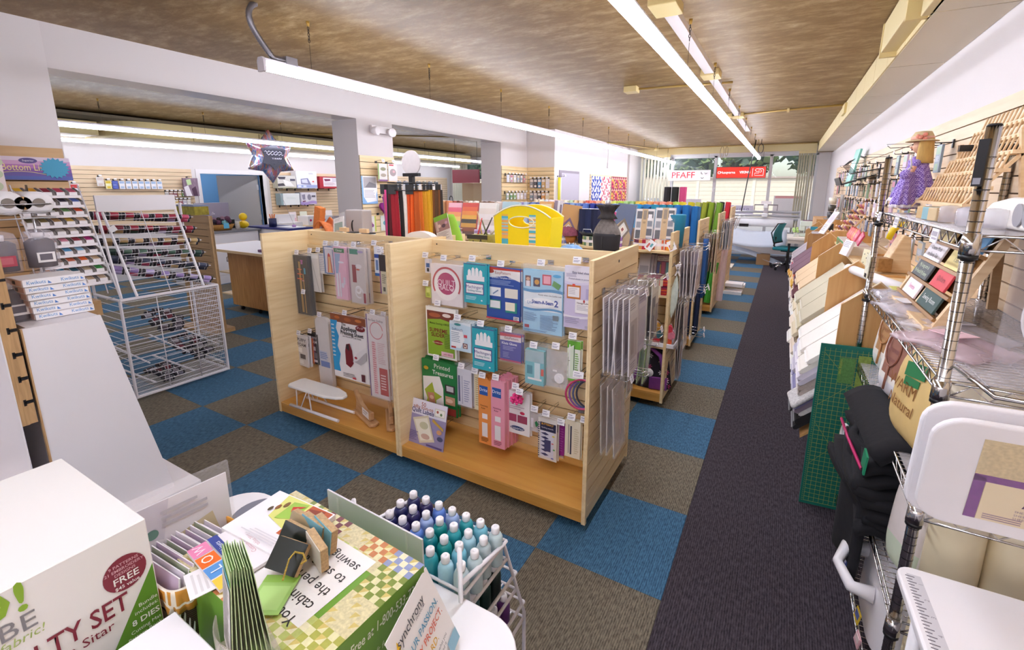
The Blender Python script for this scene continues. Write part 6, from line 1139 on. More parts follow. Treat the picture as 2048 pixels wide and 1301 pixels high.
# batting packages (soft pillows in printed plastic)
def pillow(name, c, size, rot, mats, mfn, lab, cat='batting', txts=(), e=.55):
    w, d, h = size; t = thing(name, lab, cat, c, rot)
    def sg(x, p): return math.copysign(abs(x)**p, x)
    def fn(u, v):
        a = 2*PI*u-PI/2; b = PI*(v-.5); cb = abs(math.cos(b))**e
        wr_ = 1+.02*math.sin(9*a+4*v)
        return (w/2*sg(math.cos(a), e)*cb*wr_, d/2*sg(math.sin(a), e+.15)*cb*wr_, h/2*(1+sg(math.sin(b), e)))
    MB().grid(fn, 40, 20, mfn=mfn).build('pack', mats, t)
    for s_, sz, x, z, col in txts: text(s_, sz, flat(col), t, (x, -d/2-.004, z))
    return t
BAT = mat('#f0ece6', .55, 0, .04, 12, .1); BATC = mat('#eadfc8', .6, 0, .06, 12, .1)
front = lambda u: u < .25 or u > .75
fu = lambda u: (u if u < .5 else u-1)   # 0 at the middle of the printed face
def print1(u, v): f = fu(u); return 1 if abs(f) < .13 and .15 < v < .42 else 2 if ((f/.07)**2+((v-.6)/.16)**2) < 1 and abs(math.sin(60*f)) > .25 else 0
fac = -PI/2-.0
t = pillow('batting_pack', (.86, .90, .864), (.32, .24, .345), (-.12, 0, -PI/2+.25), [BAT, mat('#dfe6e4', .5), mat('#b48a5e', .5)], print1, 'white batting pack with brown racket print, far one on third shelf', txts=(('Dream', .035, -.02, .22, '#a06a4a'), ('Wool', .03, -.02, .18, '#a06a4a')))
def racket(t, d, col):
    b = MB(); b.tube([(-.02+.05*math.cos(a_), -d/2-.004, .22+.07*math.sin(a_)) for a_ in [2*PI*i/20 for i in range(20)]], .004, 5, 0, True).tube([(-.02, -d/2-.004, .15), (-.01, -d/2-.004, .05)], .005, 5); b.build('racket_print', flat(col), t)
racket(t, .24, '#b07a4a')
t = pillow('batting_pack', (.84, .56, .864), (.32, .25, .345), (-.12, 0, -PI/2+.25), [BAT, mat('#e4e2e8', .5), mat('#9a6a5a', .5)], print1, 'white batting pack with dark racket print, middle one on third shelf', txts=(('Dream', .035, -.02, .22, '#8a5a5a'), ('Request', .03, -.02, .18, '#8a5a5a')))
racket(t, .25, '#94604e')
def print3(u, v): f = fu(u); return 1 if -.16 < f < .08 and .04 < v < .86 else 0
t = pillow('batting_pack', (.83, .16, .864), (.38, .27, .355), (-.10, 0, -PI/2+.2), [BATC, mat('#d9ba7c', .5, 0, .1, 20)], print3, 'cream cotton batting pack with tan and green label, near one on third shelf', txts=(('WARM', .06, -.05, .2, '#8a5a2a'), ('Natural', .055, -.03, .14, '#8a5a2a')))
MB().prism([(-.06, .24), (.06, .26), (.06, .31), (-.06, .29)], -.139, -.137, 1).prism([(-.05, .21), (.04, .225), (.04, .25), (-.05, .24)], -.139, -.137, 1).build('green_label', flat('#2c7a4c'), t)
def print4(u, v): f = fu(u); return 1 if abs(f) < .15 and .1 < v < .45 else 2 if abs(f) < .15 and .45 < v < .8 else 0
t = pillow('batting_pack', (.85, .84, .486), (.40, .26, .34), (-.2, 0, -PI/2+.35), [BAT, mat('#d8e4cc', .5, 0, .15, 12), mat('#eae6e6', .5)], print4, 'white batting pack with green garden print on second shelf', txts=(('TUSCANY', .045, 0, .24, '#a05a68'), ('COLLECTION', .04, 0, .19, '#a05a68'), ('by Hobbs', .02, 0, .15, '#8a9a8a')))
MB().box((.04, -.142, .05), (.09, -.138, .09), 0).build('barcode_tag', PAPER, t)
t = pillow('batting_pack', (.775, .03, .486), (.17, .12, .36), (-.06, 0, -1.2), [BAT, mat('#d4e0c8', .5, 0, .15, 12), mat('#e6dcd8', .5)], print4, 'plastic wrapped batting pack with green print beside the near post')
for i, (x, y) in enumerate(((.83, .14), (.97, .12), (.90, -.02), (1.06, .0))):
    t = thing('batting_roll', 'cream folded batting roll on third shelf near the post, %s' % ORD[i], 'batting', (x, y, .866 if i > 1 else .866), group='cream batting rolls')
    MB().lathe([(.03, 0), (.062, .02), (.066, .18), (.06, .30), (.035, .325), (1e-4, .328)], 16).build('roll', BATC, t)
for i, (x, y, r) in enumerate(((.82, -.12, .062), (.95, -.12, .066), (1.065, -.10, .056), (.82, -.12, .064), (.96, -.12, .064), (1.07, -.11, .05))):
    t = thing('batting_roll', 'tall cream batting roll in clear plastic on the %s shelf, %s from the near post' % ('second' if i < 3 else 'bottom', ORD[i % 3]), 'batting', (x, y, .484 if i < 3 else .105), group='tall batting rolls')
    MB().lathe([(r*.6, 0), (r, .02), (r*1.02, .2), (r*.98, .34), (r*.5, .362), (1e-4, .364)], 20).build('roll', mat('#e4d6b4', .6, 0, .1, 8, .2), t)
# black folded fabric
t = thing('black_fabric', 'folded black fabric tied with pink ribbon draped over second shelf', 'fabric', (.78, .40, .492), (0, 0, .05))
BF = mat('#17161b', .95, 0, .25, 40, .3)
MB().grid(lambda u, v: (-.14+.3*u, -.28+.56*v, .32+.02*math.sin(8*u)+.05*math.sin(PI*u)), 14, 10).build('top_fold', BF, t, solid=.05)
for k in range(7): MB().grid(lambda u, v, k=k: (-.16+.03*math.sin(3*v+k)+.27*u, -.26+.5*v+.02*math.sin(6*u+k), .012+.042*k+.012*math.sin(7*u+2*k)), 12, 10).build('fold', BF, t, solid=.035)
MB().grid(lambda u, v: (-.135+.02*math.sin(8*u), -.2+.34*u, .28-.50*v), 14, 12).build('hanging_fold', BF, t, solid=.03)
MB().tube([(-.17, -.26, .27), (-.172, .0, .26), (-.165, .2, .25)], .006, 6).build('ribbon', flat('#c01c64'), t); MB().obox((-.165, -.26, .30), (.006, .05, .08), (.2, 0, 0)).build('green_tag', flat('#1f8a62'), t)
# white machine case with handle
t = thing('machine_case', 'white plastic machine case with loop handle on the bottom shelf', 'case', (.80, .22, .104), (0, 0, .0))
MB().grid(lambda u, v: (-.085*math.cos(2*PI*u)*abs(math.cos(2*PI*u))**-.4*(1-.25*v**3) if abs(math.cos(2*PI*u)) > 1e-3 else 0, .19*math.copysign(abs(math.sin(2*PI*u))**.45, math.sin(2*PI*u)), .34*v), 32, 8).add([(-.06, -.18, .34), (.06, -.18, .34), (.06, .18, .34), (-.06, .18, .34)], [(0,1,2,3)]).build('shell', WPLAST, t)
MB().tube([(-.08, .10, .22), (-.15, .09, .22), (-.185, 0, .20), (-.15, -.09, .18), (-.08, -.10, .18)], [.03, .022, .018, .022, .03], 10).build('handle', WPLAST, t)
t = thing('plastic_ring', 'white plastic ring handle hanging behind black fabric', 'ring', (.665, .86, .50)); MB().tube([(0, .07*math.cos(a_), .09*math.sin(a_)) for a_ in [2*PI*i/20 for i in range(20)]], .012, 8, 0, True).build('ring', WPLAST, t)
for i, (y, z, c1, c2, nm) in enumerate(((.70, .30, '#c84a4a', '#f0e8e0', 'red and white'), (.50, .12, '#4a5aa8', '#d8d4e8', 'blue'), (.14, .16, '#e8c83a', '#6a7ac0', 'yellow and blue'), (.08, .11, '#e8b8c0', '#f0d8d8', 'pink'))):
    o = MB().box((-.002, -.02, -.03), (.002, .02, .03), 0).box((-.004, -.014, -.008), (-.002, .014, .022), 1).build('ribbon_tag', [flat(c1), flat(c2)], None, (X0-.012, y, z), (.3, 0, .2)); tag(o, '%s ribbon tag tied on the bottom shelf edge' % nm, 'tag')
# placemat forms and extension table in front of the near post
FOAM = mat('#ece9ec', .6, 0, .02, 60, .05)
def plate(name, w, h, th, r, loc, rot, m_, lab, cat, group=None):
    o = thing(name, lab, cat, loc, rot, group); pts = []
    for cx_, cz_, a0 in ((w-r, h-r, 0), (r, h-r, PI/2), (r, r, PI), (w-r, r, 1.5*PI)):
        for i in range(7): a_ = a0+PI/2*i/6; pts.append((cx_+r*math.cos(a_), cz_+r*math.sin(a_)))
    MB().prism(pts, 0, th, 1).build('board', m_, o, bevel=.006, seg=3); return o
A = at(1805,1030,1,-.40); plate('placemat_form', .48, .335, .016, .06, (A.x, A.y+.03, A.z+.0), (.22, -.03, .0), FOAM, 'white foam placemat form in plastic, back one of two', 'placemat form', 'placemat forms')
A = at(1822,1030,1,-.44); o = plate('placemat_form', .48, .30, .016, .06, (A.x, A.y, A.z), (.26, -.04, -.02), FOAM, 'white foam placemat form with tan and purple label, front one of two', 'placemat form', 'placemat forms')
lb = MB().box((.085, -.0016, .04), (.43, -.0006, .262), 0).box((.085, -.0022, .04), (.105, -.0016, .165), 1).box((.085, -.0022, .15), (.43, -.0016, .168), 1).box((.165, -.0022, .205), (.43, -.0016, .215), 1).box((.165, -.0022, .205), (.176, -.0016, .262), 1).box((.106, -.0022, .04), (.43, -.0016, .15), 2).box((.177, -.0022, .215), (.43, -.0016, .262), 2)
lb.build('label', [mat('#cbb992', .5, 0, .35, 130), mat('#7a4488', .5, 0, .3, 90), flat('#e2d2b0')], o)
text('inspira', .030, flat('#4a3048'), o, (.235, -.003, .238), shear=.3); text('iSew', .030, flat('#5a3a5e'), o, (.25, -.003, .133), shear=.3); text('Placemat Form', .034, flat('#5a3a5e'), o, (.27, -.003, .107), shear=.3)
for i in range(3): text('SHEETS DOUBLE SIDED FUSIBLE PRODUCT ON', .0085, flat('#8a7488'), o, (.25, -.003, .084-.01*i))
q = MB()
for cx_ in (.115, .2, .285): [q.box((cx_, -.0028, .058-.006*i), (cx_+.062, -.0022, .0605-.006*i)) for i in range(3)]
q.build('small_print', flat('#9a8490'), o); MB().box((-.008, -.004, -.006), (.488, .021, .312)).build('plastic_wrap', clear('#f4f2f6', .06, .08), o)
t = thing('form_hook', 'long chrome hook rail holding the placemat forms by near post', 'hook', (.62, -.20, 1.285)); MB().tube([(.10, .0, 0), (.12, -.20, 0), (.30, -.22, .005), (.52, -.2, 0)], .006, 6).build('rail', CHROME, t)
A = at(1783,1122,2,.80); o = thing('extension_table', 'white sewing extension table with ruler marks and inset, nearest right corner', 'table', (A.x+.006, A.y, .775), (0, 0, .03)); W_, D_ = .50, .62; r = .035; pts = []
for cx_, cy_, a0 in ((W_-r, -r, 0), (r, -r, PI/2), (r, -D_+r, PI), (W_-r, -D_+r, 1.5*PI)):
    for i in range(7): a_ = a0+PI/2*i/6; pts.append((cx_+r*math.cos(a_), cy_+r*math.sin(a_)))
MB().prism(pts, 0, .024, 2).build('table_top', WPLAST, o, bevel=.006, seg=3)
q = MB(); q.box((.018, -.6, .0241), (.046, -.03, .0245), 1)
for i in range(56): y = -.04-.01*i; q.box((.014, y, .0245), (.026 if i % 2 else .032, y+.0022, .025), 0)
q.build('ruler_marks', [flat('#6a6670'), flat('#cfcdd2')], o)
for i in range(11): text(str(i+1), .013, flat('#8a8690'), o, (.040, -.06-.05*i, .0252), (0, 0, PI/2))
q = MB()
for (a_, b_, c__, d__) in ((.19, -.27, .47, -.264), (.19, -.6, .196, -.264)): q.box((a_, min(b_, d__), .0242), (c__, max(b_, d__), .0252))
q.build('inset_groove', flat('#8f8d94'), o); MB().box((.2, -.6, .0242), (.47, -.275, .0262)).build('insert', WHITEP, o, bevel=.002)
for x in (.05, .45):
    for y in (-.06, -.56): MB().cyl((x, y, -.773), (x, y, 0), .014, None, 10).build('leg', WPLAST, o)
# white round template in plastic, big translucent box
A = at(2046,660,1,-.10); t = thing('round_template', 'large white round template sealed in plastic leaning on fourth shelf', 'template', (1.03, -.06, 1.243), (.12, 0, -.25))
MB().cyl((0, 0, .165), (0, .018, .165), .155, None, 48).build('disc', WPLAST, t, bevel=.004); MB().box((-.19, -.006, .0), (.19, .026, .37)).build('plastic_bag', clear('#f4f0f6', .14, .1), t)
t = thing('storage_box', 'translucent white plastic box with grey oval windows on top shelf', 'box', (.955, .04, 1.632), (0, 0, 0))
MB().prism([(-.21, 0), (.27, 0), (.12, .07), (-.0, .085), (-.2, .085)], -.13, .13, 0).build('shell', mat('#eeebe4', .35, 0, .02, 10), t, bevel=.01, seg=3)
MB().cyl((-.135, -.15, .04), (-.1305, -.15, .04), .03, None, 20).cyl((-.135, -.09, .04), (-.1305, -.09, .04), .03, None, 20).build('window', mat('#9c9aa0', .3), t)
# wooden thread racks (tiers of pegs)
PEG = MB().cyl((0,0,0), (0,0,.055), .0042, .0038, 6).mesh('peg', PINE)
def thread_rack(loc, rot, w, tiers, n, lab, step=(.055, .055), legs=True):
    t = thing('thread_rack', lab, 'thread rack', loc, rot)
    for k in range(tiers):
        y, z = step[0]*k, step[1]*k
        bar_ = MB().box((-w/2, y-.018, z), (w/2, y+.018, z+.012)).build('peg_board', PINEX, t)
        for i in range(n): p_ = obj('peg', PEG, bar_, (-w/2+w*(i+.5)/n, y, z+.01), (-.25, 0, 0))
    for x in (-w/2+.02, w/2-.02): MB().prism([(-.03, -.02), (step[0]*(tiers-1)+.02, step[1]*(tiers-1)-.02), (step[0]*(tiers-1)+.02, step[1]*(tiers-1)), (-.03, -.012)], x-.009, x+.009, 0).build('side_rail', PINE, t)
    if legs:
        for x in (-w/2+.02, w/2-.02): MB().obox((x, step[0]*(tiers-1)*.75+.0, step[1]*(tiers-1)*.42), (.018, .02, step[1]*(tiers-1)*.9), (.15, 0, 0)).build('leg', PINE, t)
    return t
thread_rack((.81, .62, 1.68), (0, 0, -PI/2), .66, 6, 16, 'pine thread rack with six tiers of pegs on the top wire shelf', (.031, .056))
thread_rack((1.0, -.02, 1.74), (0, 0, -PI/2), .34, 4, 8, 'second pine thread rack behind the near chrome post', (.035, .065))
# rack of painted word signs
sg = thing('sign_rack', 'sloping beech rack of painted word signs on fourth shelf', 'rack', (.775, .57, 1.245), (0, 0, -PI/2))
tw_ = .60; sa = math.radians(21)
for x in (-tw_/2, 0, tw_/2): MB().prism([(-.02, 0), (.02, 0), (.02+.46*math.sin(sa), .46*math.cos(sa)), (-.0+.46*math.sin(sa), .46*math.cos(sa))], x-.012, x+.012, 0).build('upright', PINE, sg)
MB().box((-tw_/2-.02, -.03, 0), (tw_/2+.02, .05, .03)).build('base_rail', PINEX, sg, bevel=.003)
for k in range(5): z = .05+.075*k; y = z*math.tan(sa); MB().obox((0, y-.012, z), (tw_, .03, .012), (-.4, 0, 0)).build('ledge', WALN, sg); MB().obox((0, y+.024, z+.036), (tw_-.02, .008, .062), (-sa, 0, 0)).build('back_slat', WALN, sg)
MB().prism([(.30, 0), (.33, 0), (.31, .36), (.28, .36)], -tw_/2, -tw_/2+.02, 0).prism([(.30, 0), (.33, 0), (.31, .36), (.28, .36)], tw_/2-.02, tw_/2, 0).build('rear_leg', PINE, sg)
signs = [(-.16, 4, '#5c5c68', 'Fat is the New Fabric', '#e8e4e8', .2), (.14, 4, '#787884', 'Quilt in Progress', '#e8e4e8', .2), (-.17, 3, '#e2d096', 'FABRIC HOARDER', '#4a3a2a', .22), (.14, 3, '#6aa8dc', 'Quilters Rule', '#2a3f78', .24), (-.17, 2, '#f2eef2', 'Creative Minds|are Rarely Tidy', '#4a4a52', .23), (.12, 2, '#ecd890', 'I Sew', '#6a5a3a', .2), (-.17, 1, '#565a5e', 'My Long arm is|My Friend & My Enemy', '#cfe0b8', .22), (.10, 1, '#d84a52', 'Quilters', '#8a1a24', .18), (-.15, 0, '#f4eaf0', 'Sweetie', '#d88ab0', .2), (.12, 0, '#3a5450', 'Sewing Room', '#e8ece8', .22)]
for i, (x, k, c, s_, tc_, w_) in enumerate(signs):
    z = .05+.075*k; y = z*math.tan(sa); R_ = Matrix.Rotation(-PI/2, 3, 'Z'); P_ = R_ @ Vector((x, y-.012, z+.008)) + Vector((.775, .57, 1.245))
    o = thing('word_sign', '%s painted word sign on the sloping rack, %s row up, %s column' % (cname(c) if i not in (0,) else 'charcoal', ORD[k], 'far' if x < 0 else 'near'), 'sign', P_, (-sa, 0, -PI/2), 'painted word signs')
    MB().box((-w_/2, -.004, 0), (w_/2, .004, .07)).build('board', mat(c, .6, 0, .05, 30), o, bevel=.001, seg=1)
    L_ = s_.split('|')
    for q, ln in enumerate(L_): text(ln, .028 if len(L_) == 1 else .023, flat(tc_), o, (0, -.005, .036+(.013 if q == 0 else -.015)*(len(L_)-1)), sx=min(1, w_*.9/(len(ln)*.0145)) if len(L_) == 1 else min(1, w_*.9/(len(ln)*.0118)))
# magnifier box, candle, clear bags on fourth shelf
t = pack('magnifier_pack', .20, .15, .02, '#241f20', [('r',0,0,.45,.25,'#d8d83a'),('t','Magnifying',.22,.08,.09,'#3a3a1a'),('t','Sewing light',.22,.18,.08,'#3a3a1a'),('c',.6,.75,.22,.2,'#c8a898'),('c',.3,.5,.2,.2,'#3a3238'),('r',0,.9,1,1,'#d8d83a'),('t','Magnifier Eyeglasses',.5,.95,.07,'#3a3a1a')], 'black and yellow magnifier box on the fourth wire shelf', 'magnifier', (.86, .80, 1.40), (-.1, 0, -PI/2+.3))
for i, (x, y, c) in enumerate(((.80, .88, '#d8d4e0'), (.78, .60, '#dcd6e0'), (.84, .30, '#e0d8de'), (.80, .12, '#e2c8d0'))):
    t = thing('clear_bag', 'clear plastic bag lying on fourth wire shelf, %s from the far end' % ORD[i], 'bag', (x, y, 1.246), (0, 0, .2*i), 'clear bags on the wire shelf')
    MB().grid(lambda u, v, i=i: (-.1+.2*u, -.13+.26*v, .012+.03*math.sin(PI*u)*math.sin(PI*v)+.006*math.sin(12*u+9*v+i)), 12, 12).build('bag', clear(c, .4, .1), t, solid=.012); MB().box((-.05, -.04, .05), (.03, .05, .052)).build('card', mat(['#d8d878', '#f0eef0', '#e8e4ec', '#eec8d0'][i], .5), t)
# doll in purple gingham dress on the top shelf
GING = nodemat('gingham', lambda N, L, b, tc: (lambda ch: (L.new(tc.outputs['Object'], ch.inputs[0]), L.new(ch.outputs[0], b.inputs[0])))(None) if 0 else None, .85) if 0 else None
def ging(N, L, b, tc):
    ch = N.new('ShaderNodeTexChecker'); ch.inputs['Scale'].default_value = 120; ch.inputs[1].default_value = lin('#6f4fae'); ch.inputs[2].default_value = lin('#b8a4e0'); L.new(tc.outputs['Object'], ch.inputs[0]); L.new(ch.outputs[0], b.inputs['Base Color'])
GING = nodemat('gingham_check', ging, .85); SKIN = mat('#dca88a', .5, 0, .03, 20); HAIR = mat('#c8a460', .7, 0, .25, 90, .3, stretch=(1, 1, .2)); LACE = mat('#efe8f0', .8, 0, .1, 90)
D0 = at(1812, 408, 0, .88); dl = thing('doll', 'blonde doll in purple gingham dress and straw hat on top wire shelf', 'doll', (.80, 1.04, 1.632), (0, 0, -PI/2-.35)); dl.scale = (.78, .78, .78)
SC_ = .40/.5
b = MB(); b.ball((0, 0, .385), .042, 16, 0, (.92, 1, 1.12)); b.ball((0, -.044, .378), .009, 8); b.cyl((0, 0, .32), (0, 0, .35), .016, None, 10)
for s in (-1, 1): b.ball((s*.018, -.037, .392), .005, 6, 1); b.ball((s*.042, 0, .384), .009, 6)
b.ball((0, -.041, .364), .007, 6, 2, (1.5, .5, .6))
for s in (-1, 1): b.tube([(s*.05, 0, .29), (s*.075, -.01, .235), (s*.078, -.04, .19)], [.013, .011, .009], 8); b.ball((s*.078, -.043, .185), .012, 8)
for s in (-1, 1): b.tube([(s*.025, -.0, .09), (s*.03, -.02, .05), (s*.03, -.03, .015)], [.02, .016, .013], 8)
b.build('body', [SKIN, flat('#3a2c28'), flat('#b05a5a')], dl)
hb_ = MB(); hb_.grid(lambda u, v: ((.047+.012*v)*math.cos(PI*(-.05+1.1*u)), (.046+.012*v)*math.sin(PI*(-.05+1.1*u))+.004, .425-.14*v), 20, 8); hb_.build('hair', HAIR, dl, solid=.008)
MB().lathe([(.078, .408), (.076, .412), (.052, .418), (.05, .44), (.038, .463), (1e-4, .468)], 24).build('straw_hat', mat('#c9b48c', .8, 0, .2, 120, .3), dl); MB().lathe([(.054, .417), (.054, .434), (.05, .436)], 24).build('hat_ribbon', mat('#dba898', .7), dl)
q = MB(); [q.ball((.05+.012*math.cos(a_*1.3), .02*math.sin(a_*2), .43+.014*math.sin(a_*1.3)), .012, 8) for a_ in range(6)]; q.build('hat_flowers', mat('#e0907e', .8, 0, .2, 60), dl)
MB().grid(lambda u, v: ((.045+.075*v**.9)*(1+.10*math.sin(11*2*PI*u)*v)*math.cos(2*PI*u), (.036+.065*v**.9)*(1+.10*math.sin(11*2*PI*u)*v)*math.sin(2*PI*u), .30-.21*v), 66, 10).build('dress', GING, dl, solid=.003)
MB().lathe([(.03, .325), (.05, .30), (.046, .26)], 18).build('bodice', GING, dl)
MB().grid(lambda u, v: ((.122+.012*v)*(1+.06*math.sin(14*2*PI*u))*math.cos(2*PI*u), (.103+.012*v)*(1+.06*math.sin(14*2*PI*u))*math.sin(2*PI*u), .09-.022*v), 84, 2).build('lace_hem', LACE, dl, solid=.002)
for s in (-1, 1): MB().ball((s*.055, 0, .285), .026, 12, 0, (1, .9, .9)).build('puff_sleeve', GING, dl); MB().grid(lambda u, v: (s*.03+(.026+.012*v)*math.cos(2*PI*u)*(1+.08*math.sin(16*PI*u)), -.01+(.026+.012*v)*math.sin(2*PI*u), .10-.075*v), 32, 4).build('pantaloon', GING, dl, solid=.002)
dr = thing('doll_dress', 'purple gingham doll dress on white hanger beside the doll', 'dress', (.765, .98, 1.645), (0, 0, -PI/2-.5)); dr.scale = (.72, .72, .72)
MB().tube([(-.07, 0, .235), (0, 0, .265), (.07, 0, .235)], .005, 6).tube([(0, 0, .265), (0, 0, .29), (.018, 0, .31), (.02, 0, .335), (0, 0, .345), (-.014, 0, .335)], .0045, 6).build('hanger', WPLAST, dr)
MB().grid(lambda u, v: ((.05+.085*v)*(1+.09*math.sin(20*PI*u)*v)*math.cos(2*PI*u), (.02+.04*v)*(1+.1*math.sin(20*PI*u)*v)*math.sin(2*PI*u), .235-.2*v), 60, 10).build('dress', GING, dr, solid=.003)
MB().grid(lambda u, v: ((.137)*(1+.06*math.sin(28*PI*u))*math.cos(2*PI*u), .062*(1+.06*math.sin(28*PI*u))*math.sin(2*PI*u), .038-.02*v), 84, 1).build('lace_hem', LACE, dr, solid=.002)
for s in (-1, 1): MB().ball((s*.065, 0, .22), .03, 12).build('puff_sleeve', GING, dr)
t = thing('wall_bracket', 'black display bracket behind the doll on the wall', 'bracket', (1.135, .8, 1.9)); MB().box((-.26, -.012, -.012), (0, .012, .012)).box((-.004, -.04, -.03), (.0, .04, .03)).build('arm', BLKP, t)
for i, (y, c) in enumerate(((.52, '#c8a878'), (.44, '#8ab0b8'), (.36, '#d0b890'))): tag(MB().box((-.03, -.02, 0), (.03, .02, .045)).build('wood_block', mat(c, .6, 0, .1, 20), None, (.76, y, 1.632), (0, 0, .4), bevel=.003), '%s block lying on the top wire shelf below thread rack' % ('tan', 'blue grey', 'pale wood')[i], 'block')
for i in range(4): tag(MB().lathe([(.03, 0), (.03, .05), (.01, .055), (1e-4, .055)], 14).build('clear_jar', clear('#e8e4ec', .35, .08), None, (.77+.03*(i % 2), .30-.09*i, 1.632)), 'small clear jar on the top wire shelf, %s from the far end' % ORD[i], 'jar')

# ---------------------------------------------------------------- foreground table
tb = thing('display_table', 'white rounded display table in the foreground covered with leaflets', 'table', (0,0,0))
x0, x1, y0, y1, r = -1.20, -.105, -2.1, -.985, .11; pts = []
for cx_, cy_, a0 in ((x1-r, y1-r, 0), (x0+r, y1-r, PI/2), (x0+r, y0+r, PI), (x1-r, y0+r, 1.5*PI)):
    for i in range(9): a_ = a0+PI/2*i/8; pts.append((cx_+r*math.cos(a_), cy_+r*math.sin(a_)))
MB().prism(pts, .722, .75, 2).build('table_top', WPLAST, tb, bevel=.006, seg=3)
for x in (x0+.15, x1-.15):
    for y in (y0+.2, y1-.2): MB().cyl((x, y, 0), (x, y, .722), .018, None, 12).build('leg', WHITEP, tb)
MB().cyl((-1.03, -1.06, .7502), (-1.03, -1.06, .7508), .075, None, 28).build('cable_port', mat('#7c7c8a', .5), tb)
# quilt print box
q0 = Vector((-.764, -1.096, .752)); qr = -.048; W_, D_, H_ = .462, .275, .198
bx_ = thing('cabinet_box', 'green cardboard box with quilt block print and upside down lettering', 'box', q0, (0, 0, qr))
GRN = mat('#6c9a34', .45, 0, .04, 10); b = MB(); b.box((0, -D_, 0), (W_, 0, H_)); b.build('carton', GRN, bx_, bevel=.002, seg=1)
b = MB(); cols = ['#d8d2a4','#6a2c34','#a8a850','#8a94b8','#4a4a3c','#c8b46a','#b8c070','#e4dcb8','#c07a4a','#7a8a3c']; cm_ = [mat(c, .35, 0, .18, 90) for c in cols]+[mat('#eeeae6', .35, 0, .01), mat('#cfc49a', .35, 0, .4, 160)]
N1, N2 = 30, 18; rr = random.Random(4)
for i in range(N1):
    for j in range(N2):
        e_ = min(i, N1-1-i, j, N2-1-j)
        if e_ >= 5 or (i > 6 and i < 24 and j > 3 and j < 13): continue
        bk, bj = i//5, j//5; bp = (bk*3+bj*5) % 7; li, lj = i % 5, j % 5
        k = (11 if (bk+bj) % 3 == 0 else (1 if bp == 0 else 2 if bp == 1 else 3 if bp == 2 else 4 if bp == 3 else 9 if bp == 4 else 6 if bp == 5 else 8) if ((li+lj) % 2 == 0 or li == lj) else (0 if (bk+bj) % 2 else 7))
        xa, xb_, ya, yb_ = i*W_/N1, (i+1)*W_/N1, -D_+j*D_/N2, -D_+(j+1)*D_/N2
        if (li+lj) % 4 == 1: b.poly([(xa, ya, H_+.0006), (xb_, ya, H_+.0006), (xb_, yb_, H_+.0006)], k); b.poly([(xa, ya, H_+.0006), (xb_, yb_, H_+.0006), (xa, yb_, H_+.0006)], 5)
        else: b.poly([(xa, ya, H_+.0006), (xb_, ya, H_+.0006), (xb_, yb_, H_+.0006), (xa, yb_, H_+.0006)], k)
b.poly([(.10, -.23, H_+.0009), (.37, -.23, H_+.0009), (.37, -.05, H_+.0009), (.10, -.05, H_+.0009)], 10); b.build('quilt_print', cm_, bx_)
TX = flat('#3c3a3a')
for i, ln in enumerate(('Your new', 'cabinet is', 'the perfect place', 'to store your', 'sewing machine')): text(ln, .031, TX, bx_, (.352, -.232+.036*i+.004, H_+.0014), (0, 0, PI), align='LEFT', bold=.006)
text('Call us Toll-Free at 1-800-533-7347', .030, flat('#f0f4e4'), bx_, (W_+.0008, -.15, .163), (PI/2, 0, PI/2), shear=.2, sx=.62, bold=.012)
text('sewing and craft furniture', .02, flat('#dfe8c8'), bx_, (W_+.0008, -.15, .11), (PI/2, 0, PI/2), shear=.2, sx=.8)
# leaflets on the box
def leaflet(nm, u, v, w, h, rz, z, shapes, base, lab, n=1, cat='leaflet'):
    P_ = at(u, v, 2, z); b, tx_ = card_mb(w, h, .0014*n, shapes, (ms := [mat(base, .3, 0, .01)])); o = b.build(nm, ms, None, (P_.x-math.sin(rz)*h/2, P_.y+math.cos(rz)*h/2, z+.0007*n), (-PI/2, 0, rz)); tag(o, lab, cat)
    for s, x, y, zz in tx_: text(s[1], s[4]*w, flat(s[5]), o, (x, y-.0004, zz))
    return o
zt = .955
leaflet('leaflet_stack', 560, 1052, .20, .15, PI+.05, zt+.0005, [('r',.02,.3,.36,.98,'#b8562a'),('p',[(.36,.98),(.8,.98),(.7,.5),(.36,.4)],'#d8d87a'),('p',[(.1,.6),(.3,.5),(.34,.9),(.12,.96)],'#8a3a24'),('p',[(.36,.62),(.6,.5),(.62,.9),(.4,.96)],'#9ac04a'),('c',.66,.8,.03,.05,'#7a5a30'),('c',.72,.7,.028,.045,'#8a5a30'),('c',.78,.62,.025,.04,'#4a3a20'),('p',[(.4,.9),(.55,.8),(.5,.7)],'#c8402a'),('r',.06,.06,.12,.1,'#3a5ab0'),('l',.2,.08,.8,.24,4,'#d8d4d8'),('t','S',.04,.2,.06,'#2a2a2a')], '#f2eef0', 'stack of sewing furniture leaflets with orange room photo on green box', 9)
leaflet('catalogue', 478, 1105, .165, .14, PI-.12, zt+.0005, [('r',0,.0,.22,.26,'#e8c84a'),('r',.24,0,.48,.26,'#5a94d0'),('r',.5,0,.74,.26,'#e8702a'),('r',.76,0,1,.26,'#e488b0'),('t','W',.88,.13,.17,'#f6e8f0'),('t','O',.62,.13,.19,'#f6ece0'),('t','L',.36,.13,.19,'#eaf2fa'),('t','a',.11,.13,.2,'#8a6a2a'),('r',.0,.28,1,.42,'#3a4a94'),('t','Gorgeous cabinets',.5,.35,.09,'#e8ecf8'),('t','Custom cutting',.5,.62,.08,'#c898a0'),('t','tables 2016',.5,.72,.07,'#c898a0'),('l',.2,.8,.8,.92,3,'#e0ccd0')], '#f0ecee', 'white catalogue with four coloured letter squares on green box', 5)
leaflet('leaflet', 432, 1150, .08, .10, PI-.3, zt+.0002, [('l',.1,.1,.9,.8,7,'#d8d4d4'),('r',.05,.84,.95,.96,'#8ab04a')], '#eeeaea', 'plain white leaflet under the catalogue on green box')
